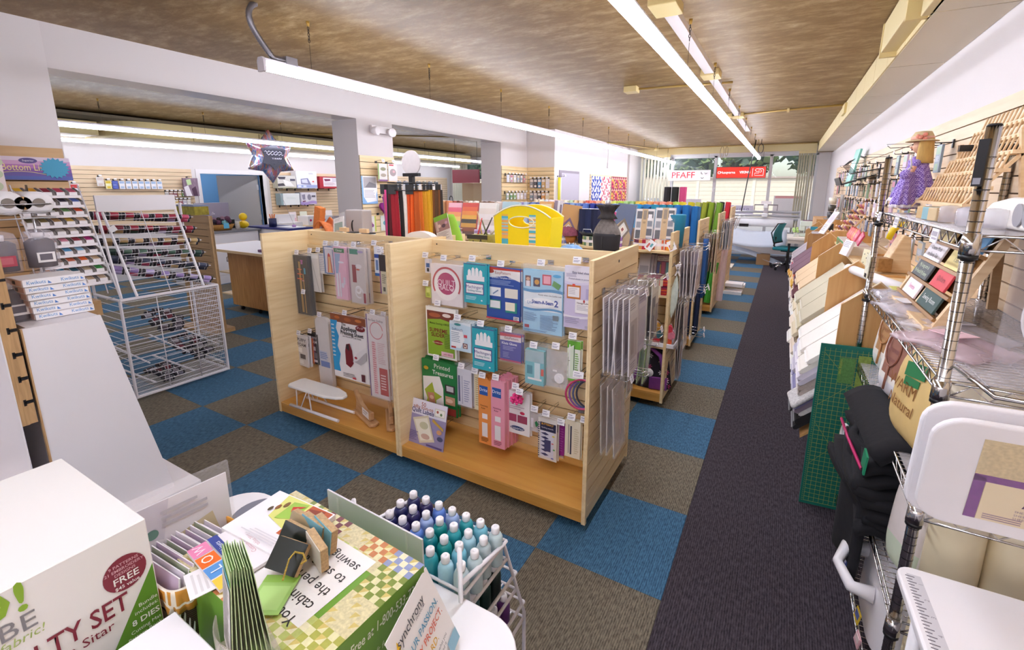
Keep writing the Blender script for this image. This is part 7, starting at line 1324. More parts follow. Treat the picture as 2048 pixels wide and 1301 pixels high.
leaflet('leaflet', 545, 1190, .07, .09, .5, zt+.0015, [('r',0,0,1,.2,'#9ac85a'),('r',.1,.3,.9,.9,'#b4d884')], '#a4cc74', 'pale green leaflet lying beside the laminate samples')
# laminate samples on a chain
WD = mat('#b99a72', .8, 0, .45, 180)
for i, (u, v, c, rz, nm, tl) in enumerate(((578,1118,'#1d221e',.9,'black',.5),(590,1085,'#17201c',.75,'dark green',.75),(628,1068,'#6fa4b4',.6,'steel blue',1.1),(652,1072,'#7ab4c4',.45,'light blue',1.2),(636,1105,'#d8d2c8',.35,'ivory',1.3),(606,1062,'#a89878',.7,'particle board',.95))):
    P_ = at(u, v, 2, zt+.03); o = thing('laminate_sample', '%s laminate sample block chained on green box' % nm, 'sample', (P_.x, P_.y, zt+.036), (tl-PI/2+.3, .15, rz-.6), 'laminate samples on a chain')
    MB().box((-.034, -.008, -.03), (.034, .008, .03)).build('core', WD, o, bevel=.001, seg=1); MB().box((-.034, -.0095, -.03), (.034, -.008, .03)).build('laminate', mat(c, .25, 0, .02), o)
t = thing('ball_chain', 'brass ball chain looped through the laminate samples', 'chain', (0, 0, 0)); q = MB()
P_ = [at(u, v, 2, zt+.05) for u, v in ((566,1160),(572,1140),(578,1120),(590,1105),(606,1108),(612,1122),(600,1130))]
for a_, b_ in zip(P_[:-1], P_[1:]):
    for k in range(5): q.ball(a_.lerp(b_, k/5), .0022, 5)
q.build('chain', mat('#c8a850', .3, .8), t)
# brochure holder
P_ = at(500, 1292, 2, .955); t = thing('brochure_holder', 'clear bent brochure holder at the front of green box', 'holder', (P_.x, P_.y-.005, .953), (0, 0, -.25))
MB().grid(lambda u, v: (-.045+.09*u, -.03-.012*math.cos(PI*(u-.5)), .0+.06*v), 8, 2).add([(-.045, -.03, 0), (.045, -.03, 0), (.045, .04, 0), (-.045, .04, 0)], [(0,1,2,3)]).build('holder', clear('#d8d0c4', .35, .08), t, solid=.002)
for i in range(9):
    o = pack('brochure', .078, .185, .0012, '#c4d4a4', [('r',0,0,1,.16,'#7ab04a'),('r',.0,.02,1,.1,'#cfe0b0'),('r',.1,.14,.9,.2,'#4a9aa0'),('r',.06,.22,.94,.96,'#dcd8d4'),('l',.12,.26,.86,.9,18,'#b4b0ac')], 'green and grey brochure in the clear holder, %s from the front' % ORD[i], 'brochure', (P_.x+.0032*i-.008, P_.y-.012+.0024*i, .955+.186+.003*(i % 3)), (-.09+.02*i, .0, -.35), 'brochures in the clear holder')
# tent card
A, C_ = at(851, 1135, 2, .935), at(908, 1301, 2, .765); best = None
for k in range(60):
    B = at(770, 1290, 2, .753+.003*k); d_ = abs((A-B).normalized().dot((C_-A).normalized()))
    if best is None or d_ < best[0]: best = (d_, B)
B = best[1]; ex = (A-B).normalized(); ez = (A-C_); ez = (ez-ex*ez.dot(ex)).normalized(); ey = ez.cross(ex); TW = (A-B).length; TH = max(.15, (A-C_).length)
t = pack('tent_card', TW, TH, .002, '#f0ebe8', [('t','synchrony',.42,.16,.15,'#4a4a4e',0,0),('t','FINANCIAL',.6,.22,.045,'#8a8686'),('p',[(.08,.19),(.12,.11),(.15,.19),(.12,.23)],'#e8b82a'),('t','YOUR PASSION.',.5,.36,.115,'#5a94b0',0,.01),('t','EVERY PROJECT.',.5,.49,.112,'#d06040',0,.01),('t','ONE CARD.',.36,.62,.115,'#d8a83a',0,.01),('t','The card to get what you',.5,.72,.058,'#8a8686'),('t','want, when you need it',.46,.78,.058,'#8a8686'),('r',.74,.82,.98,.97,'#8ab4c8'),('l',.06,.84,.5,.95,3,'#b8b4b4')], 'white financing tent card leaning at the right of green box', 'tent card', (0,0,0))
mw = Matrix((ex, ey, ez)).transposed().to_4x4(); mw.translation = (A+B)/2; t.matrix_world = mw
pack('photo_card', .09, .12, .002, '#efeae8', [('p',[(.0,.5),(.4,.3),(.5,1),(0,1)],'#c04a3a'),('p',[(.3,.6),(.7,.5),(.7,1),(.3,1)],'#3a3634'),('r',.1,.7,.3,1,'#e0a050')], 'photo printed card behind the tent card', 'card', (-.285, -1.285, .875), (-.1, 0, .95))
# die cutting set box (cut by the frame edge)
t = thing('product_box', 'large white product box with maroon and green print at lower left', 'box', (-.748, -1.42, .752), (0, 0, 0)); HB = .346; LB = .62
MB().box((-.42, -LB, 0), (0, 0, HB)).build('carton', mat('#eae6e2', .35, 0, .01, 8), t, bevel=.002, seg=1)
b = MB(); X_ = .0006
b.poly([(X_, -.135, .02), (X_, -.002, .03), (X_, -.002, .245)], 0)
b.poly([(X_+.0004, -.045+.034*math.cos(a_), .258+.036*math.sin(a_)) for a_ in [2*PI*i/28 for i in range(28)]], 1); b.build('side_print', [flat('#5a8a24'), flat('#7c1c30')], t)
MAR = flat('#7c1c30'); LG = flat('#f2f0ea'); RT = (PI/2, 0, PI/2)
for ln, sz, y, z, m_ in (('9 PATTERNS', .0085, -.045, .279, flat('#d8a8b0')), ('21 EMBROIDERY', .0085, -.045, .270, flat('#d8a8b0')), ('DESIGNS', .0085, -.045, .261, flat('#d8a8b0')), ('FREE', .020, -.045, .247, LG), ('$45 value', .010, -.045, .232, LG)): text(ln, sz, m_, t, (X_+.0009, y, z), RT, bold=.01)
text('SPECIALTY SET', .052, MAR, t, (X_+.0006, -.048, .198), (PI/2, 0, PI/2), align='RIGHT', bold=.012, sx=.72)
text('Edyta Sitar', .026, MAR, t, (X_+.0006, -.075, .165), RT, align='RIGHT')
for i, ln in enumerate(('Bundle', 'includes:')): text(ln, .0115, LG, t, (X_+.0012, -.004, .172-.013*i), RT, align='RIGHT')
text('8 DIES', .017, LG, t, (X_+.0012, -.004, .140), RT, align='RIGHT', bold=.015)
for i, ln in enumerate(('Cutting Mat', 'Pattern Book', 'Step-by-step DVD', 'Embroidery CD', 'Cutter not included')): text(ln, .0105, LG, t, (X_+.0012, -.004, .122-.0125*i), RT, align='RIGHT')
text('GO!', .075, flat('#84a81e'), t, (X_+.0006, -.168, .318), RT, align='RIGHT', bold=.02); text('CUBE', .045, flat('#7a7678'), t, (X_+.0006, -.165, .27), RT, align='RIGHT'); text('just add fabric!', .022, flat('#9aac5a'), t, (X_+.0006, -.160, .245), RT, align='RIGHT', shear=.2)
t = thing('white_carton', 'small plain white box at the bottom edge before the basket', 'box', (-.60, -1.425, .752), (0, 0, -.03)); MB().box((-.08, -.40, 0), (.115, 0, .165)).build('carton', mat('#edeaee', .4, 0, .01), t, bevel=.002, seg=1)
# cloth lined basket of pattern leaflets
bk = thing('fabric_basket', 'brown basket with orange trellis cloth lining holding pattern leaflets', 'basket', (-.80, -1.32, .752), (0, 0, .02))
def bas(u, v):
    a_ = 2*PI*u; q = .8+.2*v; return (.085*q*math.copysign(abs(math.cos(a_))**.35, math.cos(a_)), .09*q*math.copysign(abs(math.sin(a_))**.35, math.sin(a_)), .15*v)
def weave(N, L, b, tc):
    w = N.new('ShaderNodeTexWave'); w.inputs['Scale'].default_value = 60; w.inputs['Distortion'].default_value = 3; w.bands_direction = 'Z'; L.new(tc.outputs['Object'], w.inputs[0]); r_ = ramp(N, [(.2, '#2c2018'), (.8, '#5a4430')]); L.new(w.outputs[0], r_.inputs[0]); L.new(r_.outputs[0], b.inputs['Base Color'])
    bm = N.new('ShaderNodeBump'); bm.inputs['Strength'].default_value = .6; L.new(w.outputs[0], bm.inputs['Height']); L.new(bm.outputs[0], b.inputs['Normal'])
MB().grid(bas, 48, 6).build('basket', nodemat('basket_weave', weave, .7), bk, solid=.008)
def trel(N, L, b, tc):
    v_ = N.new('ShaderNodeTexVoronoi'); v_.feature = 'DISTANCE_TO_EDGE'; v_.inputs['Scale'].default_value = 26; v_.inputs['Randomness'].default_value = .25; L.new(tc.outputs['Object'], v_.inputs[0]); r_ = ramp(N, [(.0, '#f0e6d4'), (.06, '#f0e6d4'), (.08, '#cf8f35'), (1, '#d89a40')]); L.new(v_.outputs[0], r_.inputs[0]); L.new(r_.outputs[0], b.inputs['Base Color'])
def lin_(u, v):
    a_ = 2*PI*u; q = 1.03+.04*math.sin(14*a_)*v; return (.087*q*math.copysign(abs(math.cos(a_))**.35, math.cos(a_)), .092*q*math.copysign(abs(math.sin(a_))**.35, math.sin(a_)), .175-.055*v)
MB().grid(lin_, 60, 4).build('cloth_lining', nodemat('trellis_cloth', trel, .8), bk, solid=.004)
for i in range(14):
    o = pack('pattern_leaflet', .145, .17, .0022, '#ece8ea', [('r',.02,.0,.98,.3,('#c8b4cc','#e4dce6','#a8b098')[i % 3]),('r',.3,.3,.9,.9,'#d8c8c0')], 'bagged pattern leaflet in the fabric basket, %s from the front' % ORD[i], 'leaflet', (-.80+.006, -1.395+.0095*i, .945+.004*(i % 4)), (-.12, .0, .05), 'pattern leaflets in the basket')
t = pack('pattern_card', .02+.18, .235, .003, '#e4e0e4', [('p',[(0,0),(.4,0),(.3,.4),(0,.3)],'#cfcad4'),('p',[(.0,.4),(.3,.5),(.2,1),(0,1)],'#6a3a7a'),('p',[(.3,.45),(.8,.35),(.9,.8),(.4,.9)],'#c8b890'),('c',.2,.3,.06,.06,'#3a7a6a'),('r',.7,.7,1,1,'#7a4a8c'),('l',.3,.1,.8,.3,3,'#b8b4bc')], 'tall clear sleeved pattern with purple dress picture in the basket', 'pattern', (-.865, -1.315, 1.045), (0, .0, PI/2-.1), sleeve=True)
for i in range(6): pack('folded_leaflet', .10, .16, .0014, '#e8e0d8', [('r',.06,.05,.94,.2,'#d8ccc0')], 'cream folded leaflet standing behind the basket, %s from the front' % ORD[i], 'leaflet', (-.80+.006*i, -1.235+.006*i, .925), (-.15, .1, .9), 'folded leaflets')
# thread cone rack beyond the table
ck = thing('cone_rack', 'white wire rack stepped with thread cones beyond the table', 'rack', (0, 0, 0)); q = MB(); XA, XB_ = -.66, -.30
TZ = [(.70, -.985), (.55, -.93), (.40, -.88)]
for z, yb_ in TZ:
    for y in (yb_, yb_+.20): q.tube([(XA, y, z), (XB_, y, z)], .004, 6); q.tube([(XA, y, z+.06), (XB_, y, z+.06)], .004, 6)
    for k in range(9): x = XA+(XB_-XA)*k/8; q.tube([(x, yb_, z), (x, yb_+.20, z)], .0025, 4)
    for x in (XA, XB_): q.tube([(x, yb_, z+.06), (x, yb_+.20, z+.06)], .005, 6); q.tube([(x, yb_, z), (x, yb_+.20, z)], .005, 6)
for x in (XA, XB_): q.tube([(x, -1.0, .90), (x, -1.0, .02), (x, -.68, .02), (x, -.68, .42), (x, -.80, .76), (x, -1.0, .80)], .006, 6)
q.build('wire_frame', WHITEW, ck); 
pa, pb = at(655, 979, 1, -1.03), at(845, 1080, 1, -1.03)
MB().prism([(pa.x, .752), (pb.x, .752), (pb.x, pb.z), (pa.x, pa.z)], -1.032, -1.027, 1).build('header_board', mat('#dcd9dd', .4, 0, .01), ck, bevel=.001)
for f_ in (.12, .85): x = pa.x+(pb.x-pa.x)*f_; MB().box((x-.003, -1.0335, .86), (x+.003, -1.032, .915)).build('tab', WHITEP, ck)
CN = {}
def cone(x, y, z, c, lab, empty=False):
    if c not in CN:
        CN[c] = (MB().lathe([(.020, 0), (.0205, .004), (.0205, .083), (.017, .092), (.0105, .096)], 16).mesh('thread_cone', mat(c, .3, 0, .08, 120, .1)), MB().lathe([(.011, 0), (.0118, .003), (.0118, .017), (.0095, .02), (.004, .02), (.0035, .016), (1e-4, .016)], 14).mesh('cap', WPLAST))
    o = obj('thread_cone', CN[c][0], None, (x, y, z)); tag(o, lab, 'thread cone', 'thread cones in the stepped rack'); obj('cap', CN[c][1], o, (0, 0, .097)); return o
cl = [('navy','#1c1d50'),('navy','#22265a'),('dark violet','#2c2658'),('periwinkle','#6078c0'),('cornflower','#5a80cc'),('pale periwinkle','#98acd8'),('teal','#14828c'),('teal green','#108a88'),('light teal','#2a98a0'),('sky blue','#78bcd0'),('pale aqua','#a4cedc'),('ice grey','#b8ccd0'),('silver grey','#a8b8bc')]
order = [[0,3,5,6,8,10,12],[0,2,4,6,7,9,11],[1,2,5,7,8,10,12],[1,2,4,5,8,9,11]]
nm_r = ['nearest','second','third','farthest']
for rw in range(4):
    for k in range(7):
        nm, c = cl[order[rw][k]]; cone(XA+.035+(XB_-XA-.06)*k/6+.006*(rw % 2), -.963+.05*rw, .703, c, '%s thread cone with white cap, top tier, %s row, %s from the left' % (nm, nm_r[rw], ORD[k]))
dkc = [('dark teal','#12393c'),('deep green','#0f2f2a'),('black green','#14241f'),('charcoal teal','#1c3034'),('violet','#5a2c6a'),('dark plum','#3c2048')]
for ti in (1, 2):
    for rw in range(3):
        for k in range(4):
            nm, c = dkc[(k+rw) % 4] if ti == 1 else dkc[4+(k % 2)]; cone(XB_-.04-.05*k, TZ[ti][1]+.03+.055*rw, TZ[ti][0]+.003, c, '%s thread cone, %s tier, %s row, %s from the right' % (nm, ('middle','bottom')[ti-1], nm_r[rw], ORD[k]))

# ---------------------------------------------------------------- wall goods helper
def wall_packs(axis, plane, face, cells, where, cat='notions pack', grp='packs on wall hooks', proud=.07, dark=True):
    """hanging packs on a slatwall: cells of (along, z, w, h, base, accent, desc)"""
    rot = {(0, 1): PI/2, (0, -1): -PI/2, (1, -1): 0}[(axis, face)]
    for i, (a, z, w_, h_, c, c2, desc) in enumerate(cells):
        loc = (plane+face*proud, a, z) if axis == 0 else (a, plane+face*proud, z)
        o = pack('hanging_pack', w_, h_, .012, c, [('r',.08,.06,.92,.34,c2),('l',.12,.42,.86,.62,4,lighten(c, .5) if c != '#f0eef0' else '#b8b4bc'),('r',.2,.68,.8,.92,c2)], '%s %s' % (desc, where), cat, loc, (0, 0, rot), grp)
        hk = ('wh', dark)
        if hk not in HOOKS: HOOKS[hk] = MB().box((-.012, .05, -.02), (.012, .058, .03)).tube([(0, .05, .012), (0, -.03, .012), (0, -.035, .022)], .0035, 5).box((-.022, -.04, .014), (.022, -.038, .04), 1).mesh('hook', [BLKP if dark else CHROME, TAGM])
        obj('hook', HOOKS[hk], o, (0, 0, .0))
rw = random.Random(33)
PAL = ['#d8dce8','#c8c4d0','#e4dcd8','#9aa8c0','#7a8a9a','#c87a8a','#d8c8a8','#8aa88a','#3a3a44','#e8e4ea','#b8c8d8','#d0a8b8','#5a6a8a','#c8b4d0','#a8c0b0']
cells = []
for k in range(22):
    for r in range(4):
        y = 2.05+.30*k+rw.uniform(-.05, .05); z = 2.0-.2*r+rw.uniform(-.02, .02)
        if rw.random() < .12: continue
        c, c2 = rw.choice(PAL), rw.choice(PAL); cells.append((y, z, rw.uniform(.07, .14), rw.uniform(.12, .17), c, c2, '%s notions pack, %s column from the wire shelf, %s row,' % (cname(c), ORD[k], ('top','second','third','lowest')[r])))
wall_packs(0, XR-.014, -1, cells, 'on right wall', proud=.06)
for k in range(9):
    y = 2.3+.62*k; z = 2.06 if k % 2 else 1.86; o = obj('display_hook', HOOKS.get((.2, True)) or hook_me(.2, 0).mesh('display_hook', BLKP), None, (XR-.016, y, z), (0, 0, -PI/2)); tag(o, 'black empty hook on right wall, %s from the wire shelf' % ORD[k], 'hook', 'slatwall display hooks')
hk_ = None
t = thing('teal_board', 'tall aqua hanging board sticking out high on right wall', 'board', (.99, 5.9, 1.78), (0, .16, .1)); MB().box((-.012, -.12, 0), (.012, .12, .48)).build('board', mat('#7fc4b4', .4, 0, .03), t); MB().tube([(.0, -.05, .40), (.12, -.05, .38)], .006).tube([(0, .05, .40), (.12, .05, .38)], .006).build('bracket', WIRE, t)
t = thing('wire_basket', 'black slanted magazine tray on right wall below teal board', 'tray', (.98, 5.0, 1.84), (0, -.35, 0)); MB().box((-.16, -.3, 0), (.16, .3, .01)).box((-.17, -.3, 0), (-.155, .3, .09)).build('tray', BLKP, t); q = MB(); [q.tube([(-.16+.08*i, -.3, .09), (-.16+.08*i, .3, .09)], .004, 4) for i in range(4)]; q.build('wire', BLKP, t)
t = thing('wire_basket', 'second black wire tray nearer the doll on right wall', 'tray', (1.0, 4.1, 1.92), (0, -.2, 0)); MB().box((-.14, -.22, 0), (.14, .22, .01)).build('tray', BLKP, t); q = MB(); [q.tube([(-.14, -.22+.11*i, 0), (-.2, -.22+.11*i, .1), (-.14, -.22+.11*i, .14)], .004, 4) for i in range(5)]; q.build('wire', BLKP, t)
# counter goods along the bolt rack
def spool_ladder(x, y, z, rz, lab):
    t = thing('thread_ladder', lab, 'thread rack', (x, y, z), (0, 0, rz)); MB().prism([(-.16, 0), (-.14, 0), (.22, .42), (.20, .43)], -.11, -.10, 1).prism([(-.16, 0), (-.14, 0), (.22, .42), (.20, .43)], .10, .11, 1).build('side_rail', PINE, t)
    for k in range(7):
        a_ = (k+.5)/7; b_ = MB().obox((-.15+.36*a_, 0, .42*a_), (.03, .2, .01), (0, -.9, 0)).build('peg_board', PINEX, t)
        for j in range(4):
            c = ('#c87a8a','#d8a878','#b06a7a','#e8c8a0','#8a6a8a','#d89a6a')[(k*2+j) % 6]; o = MB().cyl((0, 0, 0), (-.045, 0, .04), .012, None, 8).build('thread_spool', mat(c, .5, 0, .1, 40), None, Matrix.Rotation(rz, 3, 'Z') @ Vector((-.16+.36*a_, -.07+.047*j, .42*a_+.012))+Vector((x, y, z)), (0, 0, rz)); tag(o, '%s thread spool on the pine ladder, %s tier up, %s from its left' % (cname(c), ORD[k], ORD[j]), 'thread spool', 'spools on the pine ladder')
    return t
spool_ladder(.98, 4.75, 1.186, .5, 'slanted pine ladder of thread spools standing on the counter')
pack('clip_card', .16, .3, .01, '#e8e4e4', [('r',.1,.1,.9,.5,'#c8c0c8'),('l',.1,.6,.8,.9,4,'#a8a0a8')], 'white leaning card beside the thread ladder on the counter', 'card', (.85, 5.05, 1.47), (-.5, 0, -PI/2+.3))
t = thing('mug_stand', 'boxes of green and black mugs stacked on far counter end', 'display', (.92, 6.55, 1.305), (0, 0, -PI/2)); tag(MB().box((.72, 6.38, 0), (1.13, 7.4, 1.304)).build('end_cabinet', PLY), 'plywood end cabinet past the bolt rack under mugs', 'cabinet'); MB().box((-.16, -.1, 0), (.16, .1, .012)).box((-.16, .08, 0), (.16, .1, .36)).build('stand', WIRE, t)
for r in range(3):
    for k in range(3): o = MB().lathe([(.04, 0), (.044, .09), (.04, .09), (.036, .006)], 14).build('mug', mat(('#2c2a2c','#4a463e','#e0d8c4')[r], .4, 0, .2, 20), None, (.90, 6.45+.1*k, 1.317+.105*r)); tag(o, '%s mug in the counter display, %s from the left' % (('black','dark olive','cream')[r], ORD[k]), 'mug')
cl_ = thing('lamp_stand', 'white slim sewing lamp arm with black base on far counter', 'lamp', (.86, 5.75, 1.186)); MB().cyl((0,0,0), (0,0,.1), .035, .03, 14).build('base', BLKP, cl_); MB().tube([(0,0,.1), (.02, -.1, .3)], .012, 8).build('arm', WPLAST, cl_)
for k, (y, c) in enumerate(((3.85, '#c8302c'), (3.72, '#d0402a'), (3.60, '#c8342c'), (3.48, '#e07a2c'), (3.36, '#d84a6a'), (3.1, '#c8406a'))):
    pack('red_pouch', .10, .10, .012, c, [('c',.5,.5,.3,.2,lighten(c, .4))], '%s felt pouch in the counter box, %s from the far end' % (cname(c), ORD[k]), 'pouch', (.90, y, 1.37), (-.35, .3, -PI/2))
t = thing('flower_box', 'green and white flower print box of red pouches on the counter', 'box', (.88, 3.55, 1.186)); MB().box((-.08, -.5, 0), (.08, .5, .075)).build('box', mat('#e0dcd4', .5, 0, .05), t); MB().box((-.082, -.05, .0), (-.080, .5, .07), 0).build('print', mat('#3f9a62', .5, 0, .1), t)
q = MB(); [q.ball((-.083, y, .035), .022, 8, 0, (.1, 1, 1)) for y in (.35, .2, -.12, -.25)]; q.build('flowers', mat('#d8583a', .5), t)
pack('order_form', .17, .13, .02, '#e8e4ea', [('l',.08,.1,.9,.5,4,'#a8a4b0')], 'white lilac card box on the counter beyond the far post', 'card', (.80, 2.95, 1.32), (-.3, 0, -PI/2+.2)); pack('spotted_tag', .09, .12, .004, '#ece4c0', [('c',.3,.3,.06,.05,'#222222'),('c',.7,.5,.06,.05,'#222222'),('c',.4,.8,.06,.05,'#222222'),('c',.75,.2,.05,.04,'#222222')], 'cream card with black spots standing on the counter', 'card', (.84, 2.35, 1.315), (-.1, 0, -PI/2+.3))
t = thing('rotary_holder', 'beech rotary cutter holder with yellow handled cutter on the counter', 'holder', (.96, 2.2, 1.186), (0, 0, -PI/2+.2)); MB().prism([(-.06, 0), (.1, 0), (.1, .02), (.07, .24), (.03, .26), (-.06, .03)], -.05, .05, 0).build('block', PINE, t, bevel=.006); MB().obox((.08, -.08, .06), (.10, .08, .09)).build('foot', WALN, t, bevel=.004)
MB().tube([(-.02, -.03, .22), (-.03, -.01, .28), (-.02, .03, .33), (0, .05, .35)], [.018, .02, .018, .012], 10).build('cutter_handle', mat('#e8c818', .4), t); MB().cyl((-.03, -.055, .2), (-.02, -.055, .2), .03, None, 18).build('blade', CHROME, t)
for k, (y, c, nm) in enumerate(((1.75, '#2c50b8', 'blue'), (1.55, '#a83050', 'red'), (1.42, '#b03a58', 'crimson'))): pack('hanging_tool_pack', .08, .19, .014, '#d8d0dc', [('r',.25,.15,.75,.8,c),('r',.1,.0,.9,.14,'#f0eef2')], '%s tool pack hanging above the counter behind wire shelf' % nm, 'tool pack', (1.125, y, 1.55), (0, 0, -PI/2))
for k in range(3): tag(MB().cyl((0,0,0), (0,0,.13), .016, None, 10).build('black_marker', BLKP, None, (1.10, 1.95-.05*k, 1.42)), 'black marker handle above the counter, %s from the far end' % ORD[k], 'marker')
hook(1.138, 1.95, 1.45, .14, -PI/2, True, 'three black markers')
t = thing('paper_roll', 'white paper roll lying aslant on the counter by the far post', 'paper roll', (.80, 1.62, 1.215)); MB().cyl((-.09, .42, 0), (.08, -.42, .02), .028, None, 18).build('roll', PAPER, t)
t = thing('pine_box', 'small slatted pine box on the counter behind wire shelf', 'box', (.95, 1.35, 1.186)); [MB().box((-.05, -.07, .02*k), (.05, .07, .02*k+.018)).build('slat', PINE, t) for k in range(5)]
# sample strips hanging on the bolt rack partition fronts
for k, (y, z) in enumerate(((5.49, 1.215), (6.33, 1.22))):
    t = MB().box((-.045, -.002, -.016), (.045, 0, .016)).build('label_plate', TAGM, None, (.68, y-.001, z-.035)); tag(t, 'white rounded label plate on plywood partition, %s from the window' % ORD[1-k], 'label')
pack('teal_swatch', .09, .05, .004, '#3aa0b4', [], 'teal fabric swatch tucked on the farthest plywood partition', 'swatch', (.70, 6.325, 1.20))

# ---------------------------------------------------------------- longarm frame, chair and machine by the window
f_ = thing('quilting_machine_bed', 'long white quilting machine frame with rollers under the front window', 'frame', (0, 0, 0)); FR = mat('#d6d8de', .35, .4, .02); FY = 10.9
for z, yy, r_ in ((1.20, .2, .028), (1.12, 0, .028), (1.05, -.15, .035), (.72, -.1, .03)): MB().cyl((-2.6, FY+yy, z), (.62, FY+yy, z), r_, None, 14).build('roller', FR, f_)
for x in (-2.6, .62): MB().box((x-.04, FY-.25, .62), (x+.04, FY+.35, .70)).box((x-.03, FY-.2, .0), (x+.03, FY-.12, 1.08)).box((x-.03, FY+.2, 0), (x+.03, FY+.28, 1.24)).build('end_frame', FR, f_)
MB().box((-2.6, FY-.2, .60), (.62, FY+.35, .63)).box((-2.6, FY-.1, .16), (.62, FY+.1, .19)).build('table_rail', FR, f_)
MB().grid(lambda u, v: (-2.4+2.9*u, FY-.18-.06*v, 1.05-.18*v), 8, 2).build('quilt_backing', mat('#dfe0e6', .8), f_, solid=.004)
MB().grid(lambda u, v: (-.75+1.15*u, FY-.3-.35*v, .82-.34*v-.06*math.sin(PI*u)), 10, 6).build('draped_leader', mat('#c8d0de', .8, 0, .03), f_, solid=.004); MB().grid(lambda u, v: (-.95+1.3*u, FY-.45-.12*v, .45-.36*u-.10*v+.05*math.sin(PI*u)), 10, 4).build('hanging_leader', mat('#c4cede', .8, 0, .03), f_, solid=.004)
m_ = thing('longarm_machine', 'white long arm quilting machine head with carriage on the frame', 'sewing machine', (-.10, FY, 1.10)); MB().box((-.06, -.25, 0), (.06, .3, .08)).box((-.05, .15, .08), (.05, .28, .3)).box((-.045, -.25, .2), (.045, .25, .30)).build('head', WPLAST, m_, bevel=.01); MB().box((-.25, -.05, .26), (.25, .02, .285)).box((-.25, -.05, .14), (-.235, .02, .27)).box((.235, -.05, .14), (.25, .02, .27)).build('handle_bar', mat('#8a8488', .4, .3), m_); MB().box((-.11, -.1, .285), (.11, .05, .36)).build('control_box', mat('#d8d2d4', .4), m_)
MB().box((-.62, FY-.32, .86), (-.42, FY-.26, .93)).build('x', BLKP, None).name = 'laser_box'; tag(bpy.data.objects['laser_box'], 'small black box clipped on the frame front rail', 'box')
ch = thing('office_chair', 'teal office chair with mesh back and chrome five star base', 'chair', (.45, 9.9, 0), (0, 0, 1.2)); TE = mat('#11747f', .8, 0, .1, 40)
for k in range(5):
    a_ = 2*PI*k/5+.3; p_ = (.30*math.cos(a_), .30*math.sin(a_)); MB().tube([(0, 0, .13), (p_[0]*.6, p_[1]*.6, .12), (p_[0], p_[1], .075)], [.026, .022, .016], 8).build('base_arm', CHROME, ch); MB().cyl((p_[0]-.014, p_[1], .03), (p_[0]+.014, p_[1], .03), .03, None, 12).box((p_[0]-.02, p_[1]-.015, .04), (p_[0]+.02, p_[1]+.015, .075)).build('caster', BLKP, ch)
MB().cyl((0,0,.11), (0,0,.26), .035, None, 12).cyl((0,0,.26), (0,0,.42), .022, None, 12).build('gas_lift', BLKP, ch); MB().box((-.12, -.1, .40), (.12, .1, .43)).build('mechanism', BLKP, ch)
MB().box((-.24, -.24, .43), (.24, .24, .50)).build('seat', TE, ch, bevel=.03, seg=3); MB().tube([(0, .20, .43), (0, .30, .50), (0, .28, .70)], .02, 8).build('back_stem', BLKP, ch)
MB().grid(lambda u, v: ((-.22+.44*u)*(1-.2*v*v), .27+.05*math.sin(PI*v)-.05*(2*u-1)**2-.06*v, .58+.42*v), 12, 10).build('backrest', mat('#2f7e88', .7, 0, .3, 120), ch, solid=.012)
MB().tube([(-.22, .22, .58), (-.2, .30, .8), (-.17, .2, 1.0), (.17, .2, 1.0), (.2, .30, .8), (.22, .22, .58), (-.22, .22, .58)], .014, 8).build('back_frame', BLKP, ch)
st = thing('sewing_table', 'white sewing table with black legs beside the bolt rack far end', 'table', (.82, 10.0, 0)); MB().box((-.42, -.55, .70), (.32, .45, .745)).build('table_top', mat('#ece6de', .5), st, bevel=.004); MB().box((-.40, -.5, .62), (.3, .4, .70)).build('apron', mat('#e8e2d8', .5), st)
for x in (-.36, .26):
    for y in (-.48, .38): MB().box((x-.02, y-.02, 0), (x+.02, y+.02, .62)).build('leg', BLKP, st)
sm_ = thing('sewing_machine', 'pale green white sewing machine on the white table near window', 'sewing machine', (.86, 9.95, .746)); MB().box((-.24, -.1, 0), (.22, .1, .06)).box((.10, -.08, .06), (.22, .08, .30)).box((-.24, -.07, .22), (.22, .07, .33)).box((-.24, -.06, .12), (-.14, .06, .24)).build('body', mat('#dce8e0', .35, 0, .02), sm_, bevel=.012, seg=3); MB().cyl((.22, 0, .24), (.25, 0, .24), .05, None, 16).build('hand_wheel', WPLAST, sm_); MB().box((-.2, -.02, .33), (.2, .04, .345)).build('stripe', flat('#7a4a6a'), sm_)
t = thing('flower_sprig', 'small bunch of green white flowers beside the sewing machine', 'flowers', (.55, 9.75, .746)); MB().lathe([(.03, 0), (.035, .08), (.03, .085)], 12).build('vase', clear('#e8f0e8', .5), t); q = MB(); rr = random.Random(1); [q.ball((rr.uniform(-.05, .05), rr.uniform(-.05, .05), .11+rr.uniform(0, .08)), .025, 6) for _ in range(10)]; q.build('blooms', mat('#b8d88a', .7, 0, .3, 30), t)
t = thing('cardboard_box', 'brown cardboard box on the floor under the quilting frame', 'box', (-.03, 10.45, 0), (0, 0, .05)); MB().box((-.14, -.12, 0), (.14, .12, .25)).build('carton', mat('#a8825a', .7, 0, .06, 10), t)
t = thing('floor_panel', 'white long board leaning along the floor before the frame', 'board', (-.9, 9.7, 0)); MB().box((-.1, -.3, .0), (.3, .3, .03)).build('board', mat('#e4dccc', .6), t)
